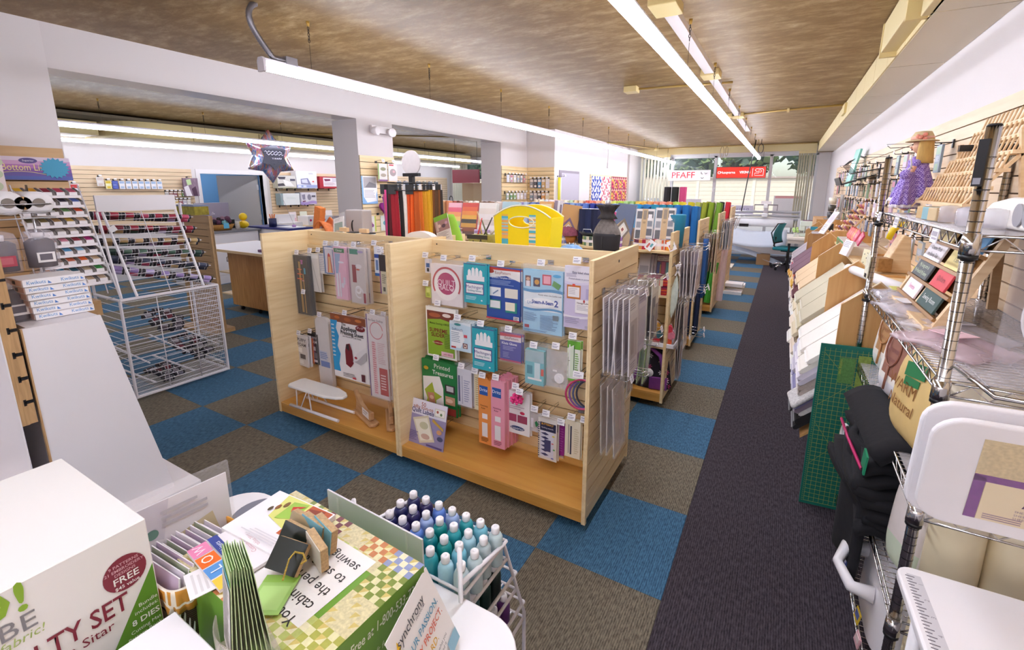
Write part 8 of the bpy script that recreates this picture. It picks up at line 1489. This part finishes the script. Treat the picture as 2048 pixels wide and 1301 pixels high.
# quilts, door and alcove goods on the far left wall
dw = struct('door_2', MB().box((XF-.0, 6.56, 0), (XF+.012, 7.56, 2.09)), mat('#8d8490', .6), wf); MB().box((XF+.012, 6.62, .01), (XF+.03, 7.5, 2.04)).build('door_leaf', mat('#b4aebc', .5, 0, .02), dw); MB().ball((XF+.06, 7.42, 1.0), .03).build('door_knob', CHROME, dw)
def quilt(y0, y1, z0, z1, nm, lab, fn, cols):
    t = thing('wall_quilt', lab, 'quilt', (XF+.02, 0, 0)); n = 16; b = MB()
    for i in range(n):
        for j in range(n):
            ya, yb_, za, zb = y0+(y1-y0)*i/n, y0+(y1-y0)*(i+1)/n, z0+(z1-z0)*j/n, z0+(z1-z0)*(j+1)/n; k1, k2 = fn(i, j)
            b.poly([(.012, ya, za), (.012, yb_, za), (.012, yb_, zb)] if (i+j) % 2 else [(.012, ya, za), (.012, yb_, za), (.012, ya, zb)], k1); b.poly([(.012, ya, za), (.012, yb_, zb), (.012, ya, zb)] if (i+j) % 2 else [(.012, yb_, za), (.012, yb_, zb), (.012, ya, zb)], k2)
    b.build('patchwork', [mat(c, .85, 0, .05, 60) for c in cols], t); MB().box((0, y0, z0), (.011, y1, z1)).build('backing', mat('#e8e0e0', .9), t)
quilt(8.25, 9.5, .9, 2.02, 'a', 'blue white and red star patchwork quilt on far left wall', lambda i, j: ((1 if (abs(i-4)+abs(j-11)) % 3 == 0 else 0, 0 if (i*j) % 2 else 1) if (i < 8 and j > 6) else (2 if (i+j) % 4 < 2 else 0, 2 if (i-j) % 5 == 0 else 0)), ['#eeeaf0', '#3a50a8', '#c83048'])
quilt(9.62, 10.9, .9, 2.04, 'b', 'maroon pink and yellow cross patchwork quilt on far left wall', lambda i, j: (((i//2+j//2) % 3, (i//2+j//2+1) % 3) if (i % 4 < 3 and j % 4 < 3) else (3, 0)), ['#8a1c48', '#e0406a', '#e8c038', '#f0b0a0'])
cells = [(5.5+.12*i, 1.98-.0*i, .08, .13, PAL[i % 9], PAL[(i*5) % 9], '%s pack, top row %s from left,' % (cname(PAL[i % 9]), ORD[i])) for i in range(6)]+[(5.48+.13*i, 1.66, .09, .12, ('#8a9a8a','#3f7a4a','#6a9a5a','#d8d4dc','#e8e4e8','#b8a8b0')[i], '#d8d4dc', '%s spool pack, lower row %s from left,' % (('grey','green','lime','white','pale','mauve')[i], ORD[i])) for i in range(6)]
wall_packs(0, XB+.014, 1, cells, 'on the middle column')
cells = [(-4.0+.085*i, 1.92, .075, .17, ('#8a8a90','#3a3a44','#2a7ab0','#c8a060','#d8d0d8')[i], '#e4dcd8', '%s pack, upper row %s from left,' % (('grey','black','blue','tan','white')[i], ORD[i])) for i in range(5)]+[(-4.0+.085*i, 1.66, .075, .15, ('#7a8a9a','#a8a0a8','#3a3a44','#d08a3a','#d8c8a8')[i], '#e4dcd8', '%s pack, lower row %s from left,' % (('steel','silver','black','orange','beige')[i], ORD[i])) for i in range(5)]
wall_packs(1, 6.36-.014, -1, cells, 'in the alcove')
for k in range(3): tag(MB().cyl((0,0,0), (0,0,-.55), .014, None, 8).build('measuring_stick', mat(('#d8d02a','#e0d83a','#e8e4d8')[k], .4), None, (XF+.05, 6.45+.05*k, 1.95)), '%s measuring stick hanging at the alcove corner' % ('yellow','second yellow','white')[k], 'stick')
hook(XF+.0, 6.5, 1.97, .16, PI/2, True, 'yellow measuring sticks', label='black hook bundle holding yellow measuring sticks')
t = thing('wall_conduit', 'white surface conduit with socket box on the far left wall', 'conduit', (XF, 9.35, 2.3)); MB().box((0, -.012, .05), (.02, .012, ZC-2.3)).build('conduit', WHITEP, t); MB().box((0, -.05, -.07), (.04, .05, .06)).build('socket_box', WHITEP, t, bevel=.004)
# near column goods
pack('pattern_packet', .15, .21, .006, '#dcd8d4', [('r',0,0,.1,1,'#8ab04a'),('c',.55,.3,.3,.14,'#8a8a6a'),('c',.55,.65,.3,.14,'#a89a8a'),('r',0,.9,1,1,'#7a4a7a')], 'pattern with round dishes picture on the near column', 'pattern', (-4.03, 2.47, 2.03), (0, 0, PI/2)); pack('pattern_packet', .15, .21, .006, '#e4dedc', [('r',.1,.04,.6,.12,'#c83a4a'),('c',.5,.5,.36,.3,'#a8989a'),('c',.6,.45,.14,.1,'#d8a8b0')], 'pattern with grey flower picture on the near column', 'pattern', (-4.03, 2.64, 2.035), (0, 0, PI/2))
for y in (2.47, 2.64): hook(XB+.014, y, 2.05, .12, PI/2, True, 'pattern packet', label='black hook on near column holding the %s pattern' % ('dishes' if y < 2.5 else 'grey flower'))
pack('class_poster', .24, .33, .003, '#8ab8e4', [('p',[(.08,0),(1,0),(1,.5),(.9,.7),(.95,.9),(.3,.95),(.1,.75)],'#f0f0f4'),('r',.12,.04,.94,.42,'#b4b0b4'),('p',[(.2,.4),(.5,.2),(.94,.3),(.94,.42)],'#7c7a80'),('l',.15,.5,.85,.8,6,'#c0bcc4')], 'blue and white sewing machine poster on the near column', 'poster', (-4.12, 2.33, 1.88), (0, 0, PI/2))
t = thing('heart_cushion', 'purple magenta heart shaped cushion hanging on near column', 'cushion', (-4.05, 2.50, 1.50))
hp = [(.085*(16*math.sin(a_)**3)/16, .085*(13*math.cos(a_)-5*math.cos(2*a_)-2*math.cos(3*a_)-math.cos(4*a_))/16) for a_ in [2*PI*i/28 for i in range(28)]]; MB().prism(hp, -.02, .02, 0).build('heart', mat('#8a1a7a', .85, 0, .08, 60), t, bevel=.012, seg=3); MB().obox((.0, 0, .09), (.02, .05, .10), (.2, 0, 0)).build('loop', mat('#8a1a7a', .85), t); MB().box((.022, -.02, .02), (.024, .02, .08)).build('price_tag', PAPER, t)
hook(XB+.014, 2.5, 1.63, .1, PI/2, True, 'purple heart cushion', tagged=False)
for k, (y, c, nm) in enumerate(((2.33, '#e4e0d8', 'pink iris'), (2.56, '#d8dcd4', 'teal tulip'), (2.68, '#a8c8e0', 'pale blue'))): pack('flower_card', .15, .19, .006, c, [('c',.45,.5,.2,.18,'#c868a0' if k == 0 else '#5aa0a8'),('c',.6,.6,.16,.14,'#8a4a8a' if k == 0 else '#c8a080'),('r',.85,0,1,1,'#c8d05a' if k == 0 else '#a8a4a0')], '%s picture card low on the near column' % nm, 'card', (-4.128, y, 1.40 if k < 2 else 1.66), (0, 0, PI/2))
hook(XB+.014, 2.45, 1.42, .1, PI/2, True, 'flower picture cards', tagged=False)

# ---------------------------------------------------------------- the next room: counter, cutting table, wall goods
cc = thing('checkout_counter', 'white checkout counter with grey speckled top beyond thread rack', 'counter', (0, 0, 0)); MB().box((-9.35, 2.35, .08), (-8.62, 3.60, .93)).box((-9.3, 2.38, 0), (-8.66, 3.56, .08)).build('carcass', WHITEP, cc); MB().box((-8.62, 2.36, .16), (-8.602, 3.59, .70)).build('front_panel', WHITEP, cc, bevel=.003); MB().box((-8.62, 2.36, .71), (-8.602, 3.59, .925)).build('front_panel', WHITEP, cc, bevel=.003); MB().box((-8.62, 2.36, .0), (-8.595, 3.59, .15)).build('skirting', WHITEP, cc); MB().box((-9.38, 2.33, .93), (-8.57, 3.63, .965)).build('counter_top', mat('#7d7c82', .35, 0, .3, 120), cc, bevel=.004)
CT = .966
lp = thing('laptop_screen', 'silver computer screen with small emblem facing away on counter', 'computer', (-8.95, 2.98, CT), (0, 0, PI/2+.0)); MB().box((-.30, -.012, .10), (.30, .012, .50)).build('screen', mat('#9a94a6', .3, .5, .02), lp, bevel=.006); MB().box((-.08, .0, 0), (.08, .16, .012)).box((-.03, .01, .0), (.03, .03, .12)).build('stand', mat('#8a8494', .3, .5), lp); MB().tube([(-.0, -.014, .33), (-.025, -.014, .28)], .004).tube([(.0, -.014, .33), (.025, -.014, .28)], .004).tube([(-.03,-.014,.29),(.03,-.014,.30)], .004).build('emblem', flat('#e4dce8'), lp)
wk = thing('wicker_basket', 'wicker basket heaped with dark yarn and blue note on counter', 'basket', (-8.80, 3.02, CT)); wk.scale = (1.2, 1.2, 1.2); MB().lathe([(.12, 0), (.17, .09), (.16, .09), (.11, .01)], 20, 0, (0,0,0), Matrix.Diagonal((.7, 1.2, 1))).build('basket', mat('#a87838', .7, 0, .4, 80, .4), wk); q = MB(); rr = random.Random(8); [q.ball((rr.uniform(-.08, .08), rr.uniform(-.15, .15), .09+rr.uniform(0, .09)), rr.uniform(.025, .045), 6, rr.randrange(5)) for _ in range(34)]; q.build('trimmings', [mat(c, .8, 0, .3, 40) for c in ('#2c2030','#5a3048','#7ab0b8','#3a2a28','#8a6a7a')], wk)
MB().box((.115, -.02, .03), (.118, .06, .11)).build('sticky_note', flat('#5ab4d8'), wk)
dk_ = thing('rubber_duck', 'large yellow rubber duck on the checkout counter', 'toy duck', (-8.78, 3.42, CT), (0, 0, .9)); dk_.scale = (1.35, 1.35, 1.35); DY = mat('#f2cc18', .4, 0, .03)
MB().grid(lambda u, v: ((.075*math.sin(PI*v)**.8)*math.cos(2*PI*u), -.13+.25*v, .06+.055*math.sin(PI*v)**.8*math.sin(2*PI*u)+.05*(1-v)**6+.0*v), 20, 14).build('body', DY, dk_); MB().ball((0, .065, .165), .055, 16).build('head', DY, dk_); MB().ball((0, .125, .155), .022, 10, 0, (1.2, 1, .6)).build('beak', mat('#d8742a', .4), dk_); [MB().ball((s*.03, .105, .18), .008, 8).build('eye', BLKP, dk_) for s in (-1, 1)]
t = thing('clear_jar', 'clear lidless jar of beads beside the wicker basket', 'jar', (-8.72, 3.28, CT)); MB().lathe([(.04, 0), (.042, .15), (.038, .15), (.036, .004)], 16).build('jar', clear('#f0eeea', .35), t); MB().cyl((0,0,.004), (0,0,.07), .035, None, 14).build('beads', mat('#e0d0c0', .6, 0, .3, 60), t)
t = thing('wire_rack_small', 'white wire letter tray with dark envelopes on the counter', 'tray', (-8.78, 2.62, CT)); MB().box((-.08, -.10, .01), (.08, .14, .20)).build('envelopes', BLKP, t); q = MB(); [q.tube([(.09, -.12, z), (.09, .16, z), (-.09, .16, z)], .006, 5) for z in (.02, .12, .24)]; [q.tube([(.09, y, 0), (.09, y, .24)], .006, 5) for y in (-.12, .16)]; q.build('wire', WHITEW, t)
t = thing('desk_phone', 'small black phone by the door on the counter', 'phone', (-9.1, 3.40, CT)); MB().box((-.05, -.08, 0), (.05, .08, .05)).box((-.02, -.04, .05), (.02, .04, .17)).build('body', BLKP, t, bevel=.008)
t = thing('back_desk', 'beech side desk with printer and trays left of machine boxes', 'desk', (-9.9, 5.2, 0)); MB().box((-.5, -.55, .82), (.4, 1.7, .86)).build('desk_top', MAPY, t); MB().box((-.5, -.5, 0), (.35, 1.65, .82)).build('cabinet', MAPZ, t)
t = thing('printer', 'white desktop printer with magenta buttons on the side desk', 'printer', (-9.75, 5.75, .861)); MB().box((-.2, -.35, 0), (.2, .35, .22)).build('body', WPLAST, t, bevel=.01); [MB().cyl((.2, y, .12), (.206, y, .12), .028, None, 12).build('button', flat('#c01c64'), t) for y in (-.28, .1)]
t = thing('label_machine', 'white cutting machine with tray on the side desk', 'machine', (-9.75, 5.0, .861)); MB().box((-.15, -.25, 0), (.2, .25, .10)).box((-.15, -.22, .1), (.0, .2, .28)).build('body', WPLAST, t, bevel=.008)
for k, (y, c) in enumerate(((5.45, '#f0e4ea'), (5.75, '#e8eee0'), (6.15, '#f0ecf0'), (6.5, '#ece4e8'))): pack('desk_leaflet', .2, .3, .003, c, [('r',.1,.5,.9,.9,lighten(('#e0a0b8','#a8d090','#d0c0d0','#d8b0c0')[k], .3))], '%s leaflet standing behind the printer, %s from left' % (('pinkish','green','white','rose')[k], ORD[k]), 'leaflet', (-10.2, y, 1.165), (-.1, 0, PI/2))
t = thing('office_chair', 'grey desk chair back showing over the left gondola', 'chair', (-8.6, 5.55, 0)); MB().box((-.03, -.22, .6), (.03, .22, 1.12)).build('backrest', mat('#4a4650', .8), t, bevel=.05, seg=4); MB().box((-.0, -.23, .44), (.45, .23, .52)).build('seat', mat('#4a4650', .8), t, bevel=.02); MB().cyl((.2,0,.05), (.2,0,.44), .03, None, 10).build('gas_lift', BLKP, t); q = MB(); [q.tube([(.2, 0, .1), (.2+.28*math.cos(2*PI*i/5), .28*math.sin(2*PI*i/5), .04)], .02, 6) for i in range(5)]; q.build('base', BLKP, t)
# machine boxes on brackets
mbx = [(5.18, 5.66, 1.73, .30, '#b8b49c', [('r',0,0,1,.9,'#d4d0cc'),('p',[(.0,.1),(.45,.1),(.4,.3),(.1,.3)],'#4a4650'),('p',[(0,.65),(.3,.6),(.4,.8),(0,.85)],'#4a4650'),('p',[(.3,.3),(.7,.5),(.9,.85),(.4,.8)],'#f0eeec'),('r',.68,.25,.96,.42,'#5a5668')], 'grey green sewing machine box, left on the upper wall row'),
       (5.68, 6.26, 1.73, .42, '#eceaf2', [('p',[(.2,.45),(.55,.4),(.7,.8),(.2,.75)],'#8a8ab0'),('p',[(.24,.5),(.5,.46),(.55,.7),(.26,.68)],'#d8d8e8'),('r',0,.8,1,.97,'#a4b0dc'),('r',.05,.83,.2,.94,'#e4e8f8'),('r',.3,.83,.45,.94,'#e4e8f8'),('c',.8,.6,.05,.03,'#d84a4a'),('l',.6,.1,.9,.2,2,'#a8a4b0')], 'tall white and blue sewing machine box, middle of the upper wall row'),
       (6.34, 6.88, 1.73, .30, '#b02838', [('r',.2,.08,.98,.84,'#eee4ea'),('p',[(.25,.2),(.6,.2),(.6,.35),(.3,.4)],'#7a3a5a'),('l',.25,.5,.9,.75,4,'#c8a0b0'),('r',.7,.1,.95,.45,'#d8d0dc')], 'red sewing machine box, right on the upper wall row'),
       (5.22, 5.72, 1.33, .28, '#8fa4a8', [('r',.12,0,1,1,'#e8ecec'),('l',.3,.3,.8,.5,3,'#d4dcda')], 'white box with grey green side on the lower wall row'),
       (5.74, 6.20, 1.33, .30, '#b8b4c0', [('r',.08,0,1,1,'#dcd8e2'),('p',[(.1,.2),(.3,.15),(.3,.6),(.14,.6)],'#8a849a'),('c',.55,.4,.12,.16,'#8a8698'),('r',.7,.25,.94,.4,'#5a5668'),('w',.75,1,.06,1,'#b09ad4'),('p',[(.1,.7),(.3,.66),(.32,.76),(.14,.8)],'#7a3a6a')], 'lilac wave sewing machine box on the lower wall row')]
for y0, y1, z0, h_, c, sh, lab in mbx:
    o = pack('machine_box', y1-y0, h_, .2, c, sh, lab, 'box', (XL+.16, (y0+y1)/2, z0+h_), (0, 0, PI/2))
    for y in (y0+.1, y1-.1): tag(MB().box((0, -.012, -.06), (.022, .012, .03)).box((0, -.012, -.015), (.26, .012, 0)).build('shelf_bracket_arm', BLKP, None, (XL+.014, y, z0)), 'black slatwall bracket under the %s, %s side' % (lab.split(' sewing')[0].split(' with')[0]+' box', 'left' if y < (y0+y1)/2 else 'right'), 'bracket')
cells = [(1.55, 1.80, .13, .22, '#e4e0e8', '#c83a3a', 'white and red ring pack, leftmost,'), (1.92, 1.92, .1, .16, '#e0dcd8', '#d8c8c0', 'pale pack second from left,')]+[(2.03+.10*i, 1.86, .085, .15, ('#f0e8b0' if i == 0 else '#4a5ab0' if i == 1 else '#eceaf0'), ('#e8c83a' if i == 0 else '#5a6ac0' if i == 1 else '#a8c0e0'), '%s needle pack, %s from left in the upper row,' % (('yellow','blue','white')[min(i, 2)], ORD[i])) for i in range(9)]+[(2.93+.075*i, 1.66, .07, .1, ('#a8a4a0','#8a5a4a','#7a2c3c','#b89a6a','#5a8a4a','#6a4a6a')[i % 6], '#e0d8d4', '%s little pack, %s in the small pack row,' % (('grey','brown','maroon','tan','green','plum')[i % 6], ORD[i])) for i in range(6)]+[(2.93+.075*i, 1.50, .07, .1, ('#c8b8a0','#d8d0c8','#c8a03a','#8a3a4a','#b0a8b8','#d0c8c0')[i % 6], '#e8e4e0', '%s little pack, %s in the lower small row,' % (('beige','white','gold','wine','grey','cream')[i % 6], ORD[i])) for i in range(6)]
wall_packs(0, XL+.014, 1, cells, 'on the left room wall')
t = pack('striped_bag', .27, .36, .05, mat('#8a7484', .8, 0, .6, 12, 0, .5, (6, 1, 1)), [('p',[(.2,.1),(.5,.05),(.55,.35),(.25,.4)],'#c0d8a0'),('p',[(0,.5),(.3,.4),(.5,1),(.1,1)],'#e4dce4'),('p',[(.5,.6),(.8,.45),(.9,1),(.6,1)],'#4a2c44')], 'purple and white striped bag hanging left of the doorway', 'bag', (XL+.12, 3.36, 1.93), (0, 0, PI/2)); hook(XL+.014, 3.36, 1.95, .12, PI/2, True, 'purple and white striped bag', tagged=False)
# brown gondola end, print box, cutting table
tg = thing('display_gondola', 'tan slatwall gondola end behind the white wire thread rack', 'display unit', (.10, 0, 0)); MB().box((-6.35, 1.16, .05), (-5.545, 1.175, 1.42)).build('end_panel', TAN, tg); slats(tg, 1, 1.16, -1, -6.3, -5.60, .1, 1.33, TAN); MB().box((-5.60, 1.135, .05), (-5.545, 1.165, 1.42)).box((-6.35, 1.135, 1.335), (-5.60, 1.165, 1.42)).build('frame', TAN, tg); MB().box((-6.3, 1.0, 0), (-5.6, 1.3, .05)).build('foot', TAN, tg)
t = thing('print_box', 'yellow blue print fabric box on top of the tan gondola', 'box', (-5.90, 1.21, 1.42)); MB().box((-.22, -.08, 0), (.18, .08, .10)).build('box', mat('#a89a3a', .8, 0, .7, 22), t, bevel=.004); MB().box((-.225, -.085, .10), (.185, .085, .118)).build('lid', mat('#8a94b0', .6), t)
ct = thing('cutting_table', 'white topped cutting table on oak cabinet with casters', 'table', (0, 0, 0)); MB().box((-7.05, 1.70, .885), (-5.15, 2.62, .91)).build('table_top', mat('#e9e4ea', .4, 0, .01), ct); MB().box((-7.055, 1.695, .878), (-5.145, 1.70, .912)).box((-7.055, 1.695, .878), (-7.05, 2.62, .912)).build('edge_band', MAPX, ct); MB().box((-6.52, 1.86, .09), (-5.5, 2.5, .88)).build('cabinet', OAKZ, ct); MB().box((-6.0, 1.852, .1), (-5.52, 1.862, .87)).build('door', OAKZ, ct, bevel=.002)
for z in (.20, .52): MB().box((-6.86, 1.9, z), (-6.52, 2.45, z+.02)).build('side_shelf', MAPX, ct)
MB().tube([(-6.5, 1.85, .72), (-6.47, 1.82, .72), (-6.47, 1.82, .78), (-6.5, 1.85, .78)], .006).build('handle', CHROME, ct)
for x in (-6.42, -6.0, -5.6): caster(ct, x, 1.93); caster(ct, x, 2.42)
t = thing('waste_bin', 'black mesh bin on the cutting table side shelf', 'bin', (-6.70, 2.1, .541)); MB().lathe([(.10, 0), (.13, .27), (.125, .27), (.095, .01)], 18).build('bin', mat('#2e2c30', .6, .2, .2, 90), t); MB().lathe([(.131, .26), (.134, .275), (.128, .275)], 18).build('rim', WIRE, t)
t = thing('pen_cup', 'blue cup of orange handled scissors beyond cutting table', 'cup', (-8.35, 3.75, 1.0)); MB().cyl((0,0,0), (0,0,.16), .07, None, 16).build('cup', mat('#1e2450', .4), t); [MB().tube([(.0, .02*i, .1), (.02*i, .04*i, .24)], .01, 6).build('scissor_handle', mat('#e87a3a', .4), t) for i in (-1, 0, 1)]
t = thing('blue_desk', 'navy edged counter return behind the cutting table', 'counter', (0,0,0)); MB().box((-9.0, 3.64, .96), (-7.7, 4.15, .995)).build('counter_top', mat('#2a2f78', .4), t); MB().box((-8.95, 3.66, 0), (-7.75, 4.1, .96)).build('carcass', WHITEP, t)
pack('papers', .5, .28, .01, '#f2f0f4', [], 'white papers lying on the navy counter return', 'papers', (-8.0, 4.03, 1.001), (-PI/2, 0, 0))
t = thing('purple_ruler', 'small purple tool lying on the cutting table edge', 'tool', (-5.62, 1.86, .911)); MB().box((-.08, -.05, 0), (.1, .05, .03)).build('tool', mat('#6a3a6a', .5, 0, .2), t, bevel=.004)
# foil balloon
bl = thing('foil_balloon', 'silver rainbow star foil balloon hovering in the next room', 'balloon', (-7.7, 3.42, 2.28), (0, 0, PI/2-.1))
def holo(N, L, b, tc):
    n = N.new('ShaderNodeTexNoise'); n.inputs['Scale'].default_value = 9; n.inputs['Detail'].default_value = 2; mp = N.new('ShaderNodeMapping'); mp.inputs['Scale'].default_value = (3, 1, .6); L.new(tc.outputs['Object'], mp.inputs[0]); L.new(mp.outputs[0], n.inputs[0])
    r_ = ramp(N, [(.3, '#c8c0c8'), (.4, '#4a8ad8'), (.48, '#e0d8e0'), (.55, '#d86aa8'), (.62, '#e8c070'), (.7, '#c0ccd8')]); L.new(n.outputs[0], r_.inputs[0]); L.new(r_.outputs[0], b.inputs['Base Color'])
HO = nodemat('holo_foil', holo, .2, .7); st_ = [(.46 if i % 2 == 0 else .30, PI/2+PI*i/6) for i in range(12)]
def starf(u, v):
    k = u*12; i = int(k) % 12; f = k-int(k); a = Vector((st_[i][0]*math.cos(st_[i][1]), st_[i][0]*math.sin(st_[i][1]))); b = Vector((st_[(i+1) % 12][0]*math.cos(st_[(i+1) % 12][1]), st_[(i+1) % 12][0]*math.sin(st_[(i+1) % 12][1]))); p = a.lerp(b, f); r = math.sin(PI*v); y = -.13*math.cos(PI*v)
    return (p.x*r, y, p.y*r)
MB().grid(starf, 48, 16).build('envelope', HO, bl)
st2 = [(.25*(1 if i % 2 == 0 else .68), PI/2+PI*i/6) for i in range(12)]
MB().prism([(r_*math.cos(a_), r_*math.sin(a_)) for r_, a_ in st2], -.136, -.13, 1).build('black_star', mat('#1e1c2c', .25, .3), bl); q = MB()
for k, (z, x0, x1) in enumerate(((.07, -.16, .14), (.03, -.13, .16), (-.04, -.04, .12))): q.tube([(x0+(x1-x0)*i/16, -.139, z+.016*math.sin(i*1.9+k)) for i in range(17)], .004, 4)
q.build('script_lettering', flat('#d8d4e4'), bl); MB().tube([(0, 0, -.40)]+[tuple(Matrix.Rotation(-(PI/2-.1), 3, 'Z') @ (Vector((-7.85, 3.85, 1.05))-Vector((-7.7, 3.42, 2.28)))*f_+Vector((0,0,-.3*(1-f_)))) for f_ in (.5, 1)], .003, 4).build('string', flat('#c8b8c0'), bl)
w_ = MB().lathe([(.03, 0), (.04, .05), (1e-4, .06)], 12).build('balloon_weight', mat('#b08ac0', .3, .6), None, (-7.74, 3.15, .996-.0)); w_.location.y = 3.85; w_.location.x = -7.85; tag(w_, 'small foil balloon weight on the navy counter', 'weight')
# far part of the next room: red sign, panels and goods on the wall
t = thing('red_hanging_sign', 'dark red hanging sign board with white back panel in the next room', 'sign', (-6.0, 6.9, 2.0)); MB().box((-.37, -.015, -.14), (.36, .015, .15)).build('board', mat('#b03a4c', .3, 0, .03), t); [MB().cyl((x, 0, .15), (x, 0, ZC-2.0), .004, None, 5).build('wire', DARKM, t) for x in (-.3, .3)]
for k in range(2): tag(MB().box((0, -.012, 0), (.29, .012, 1.86)).build('folding_panel', mat('#d0b48c', .5, 0, .02), None, (-6.33+.3*k, 7.2+.03*k, 0), (0, 0, -.15 if k else .15)), 'tan folding screen panel under the red sign, %s one' % ('left','right')[k], 'panel')
t = pack('machine_poster', .22, .5, .01, '#8a6a94', [('p',[(.1,.5),(.5,.3),(.9,.6),(.8,.95),(.2,.9)],'#d8c8dc'),('c',.4,.6,.2,.1,'#4a2c5a')], 'purple sewing machine poster beside the middle column', 'poster', (-5.05, 6.6, 1.82)); MB().box((-.012, .006, -1.82), (.012, .03, 0)).box((-.12, -.1, -1.82), (.12, .14, -1.80)).build('stand', DARKM, t)
cells = []
for k in range(14):
    for r in range(3):
        c, c2 = rw.choice(PAL[:7]+['#e8e8f0','#dfe4ee','#7a94c0']), rw.choice(PAL); cells.append((7.3+.3*k, 1.95-.26*r, .22, .2, c, c2, '%s pack, %s column past the red box, %s row,' % (cname(c), ORD[k], ORD[r])))
wall_packs(0, XL+.014, 1, cells, 'on the left room wall', proud=.06)
o = pack('machine_box', .55, .32, .2, '#e8e4f0', [('r',0,0,1,.1,'#c84a5a'),('r',.5,0,.9,.1,'#e8b8c0'),('p',[(.2,.4),(.6,.3),(.7,.7),(.3,.8)],'#b8c0d8')], 'white machine box with red top edge beyond the zipper rack', 'box', (XL+.16, 8.0, 2.1+.1), (0, 0, PI/2))
t = thing('dress_form', 'small black wire jewellery stand on the third row near middle column', 'stand', (-3.95, 3.7, 1.42)); MB().tube([(0,0,0), (0,0,.1)], .006).tube([(.03*math.sin(a_), 0, .15+.06*math.cos(a_)) for a_ in [2*PI*i/14 for i in range(14)]], .006, 5, 0, True).cyl((0,0,0), (0,0,.01), .06, None, 14).build('stand', DARKM, t)
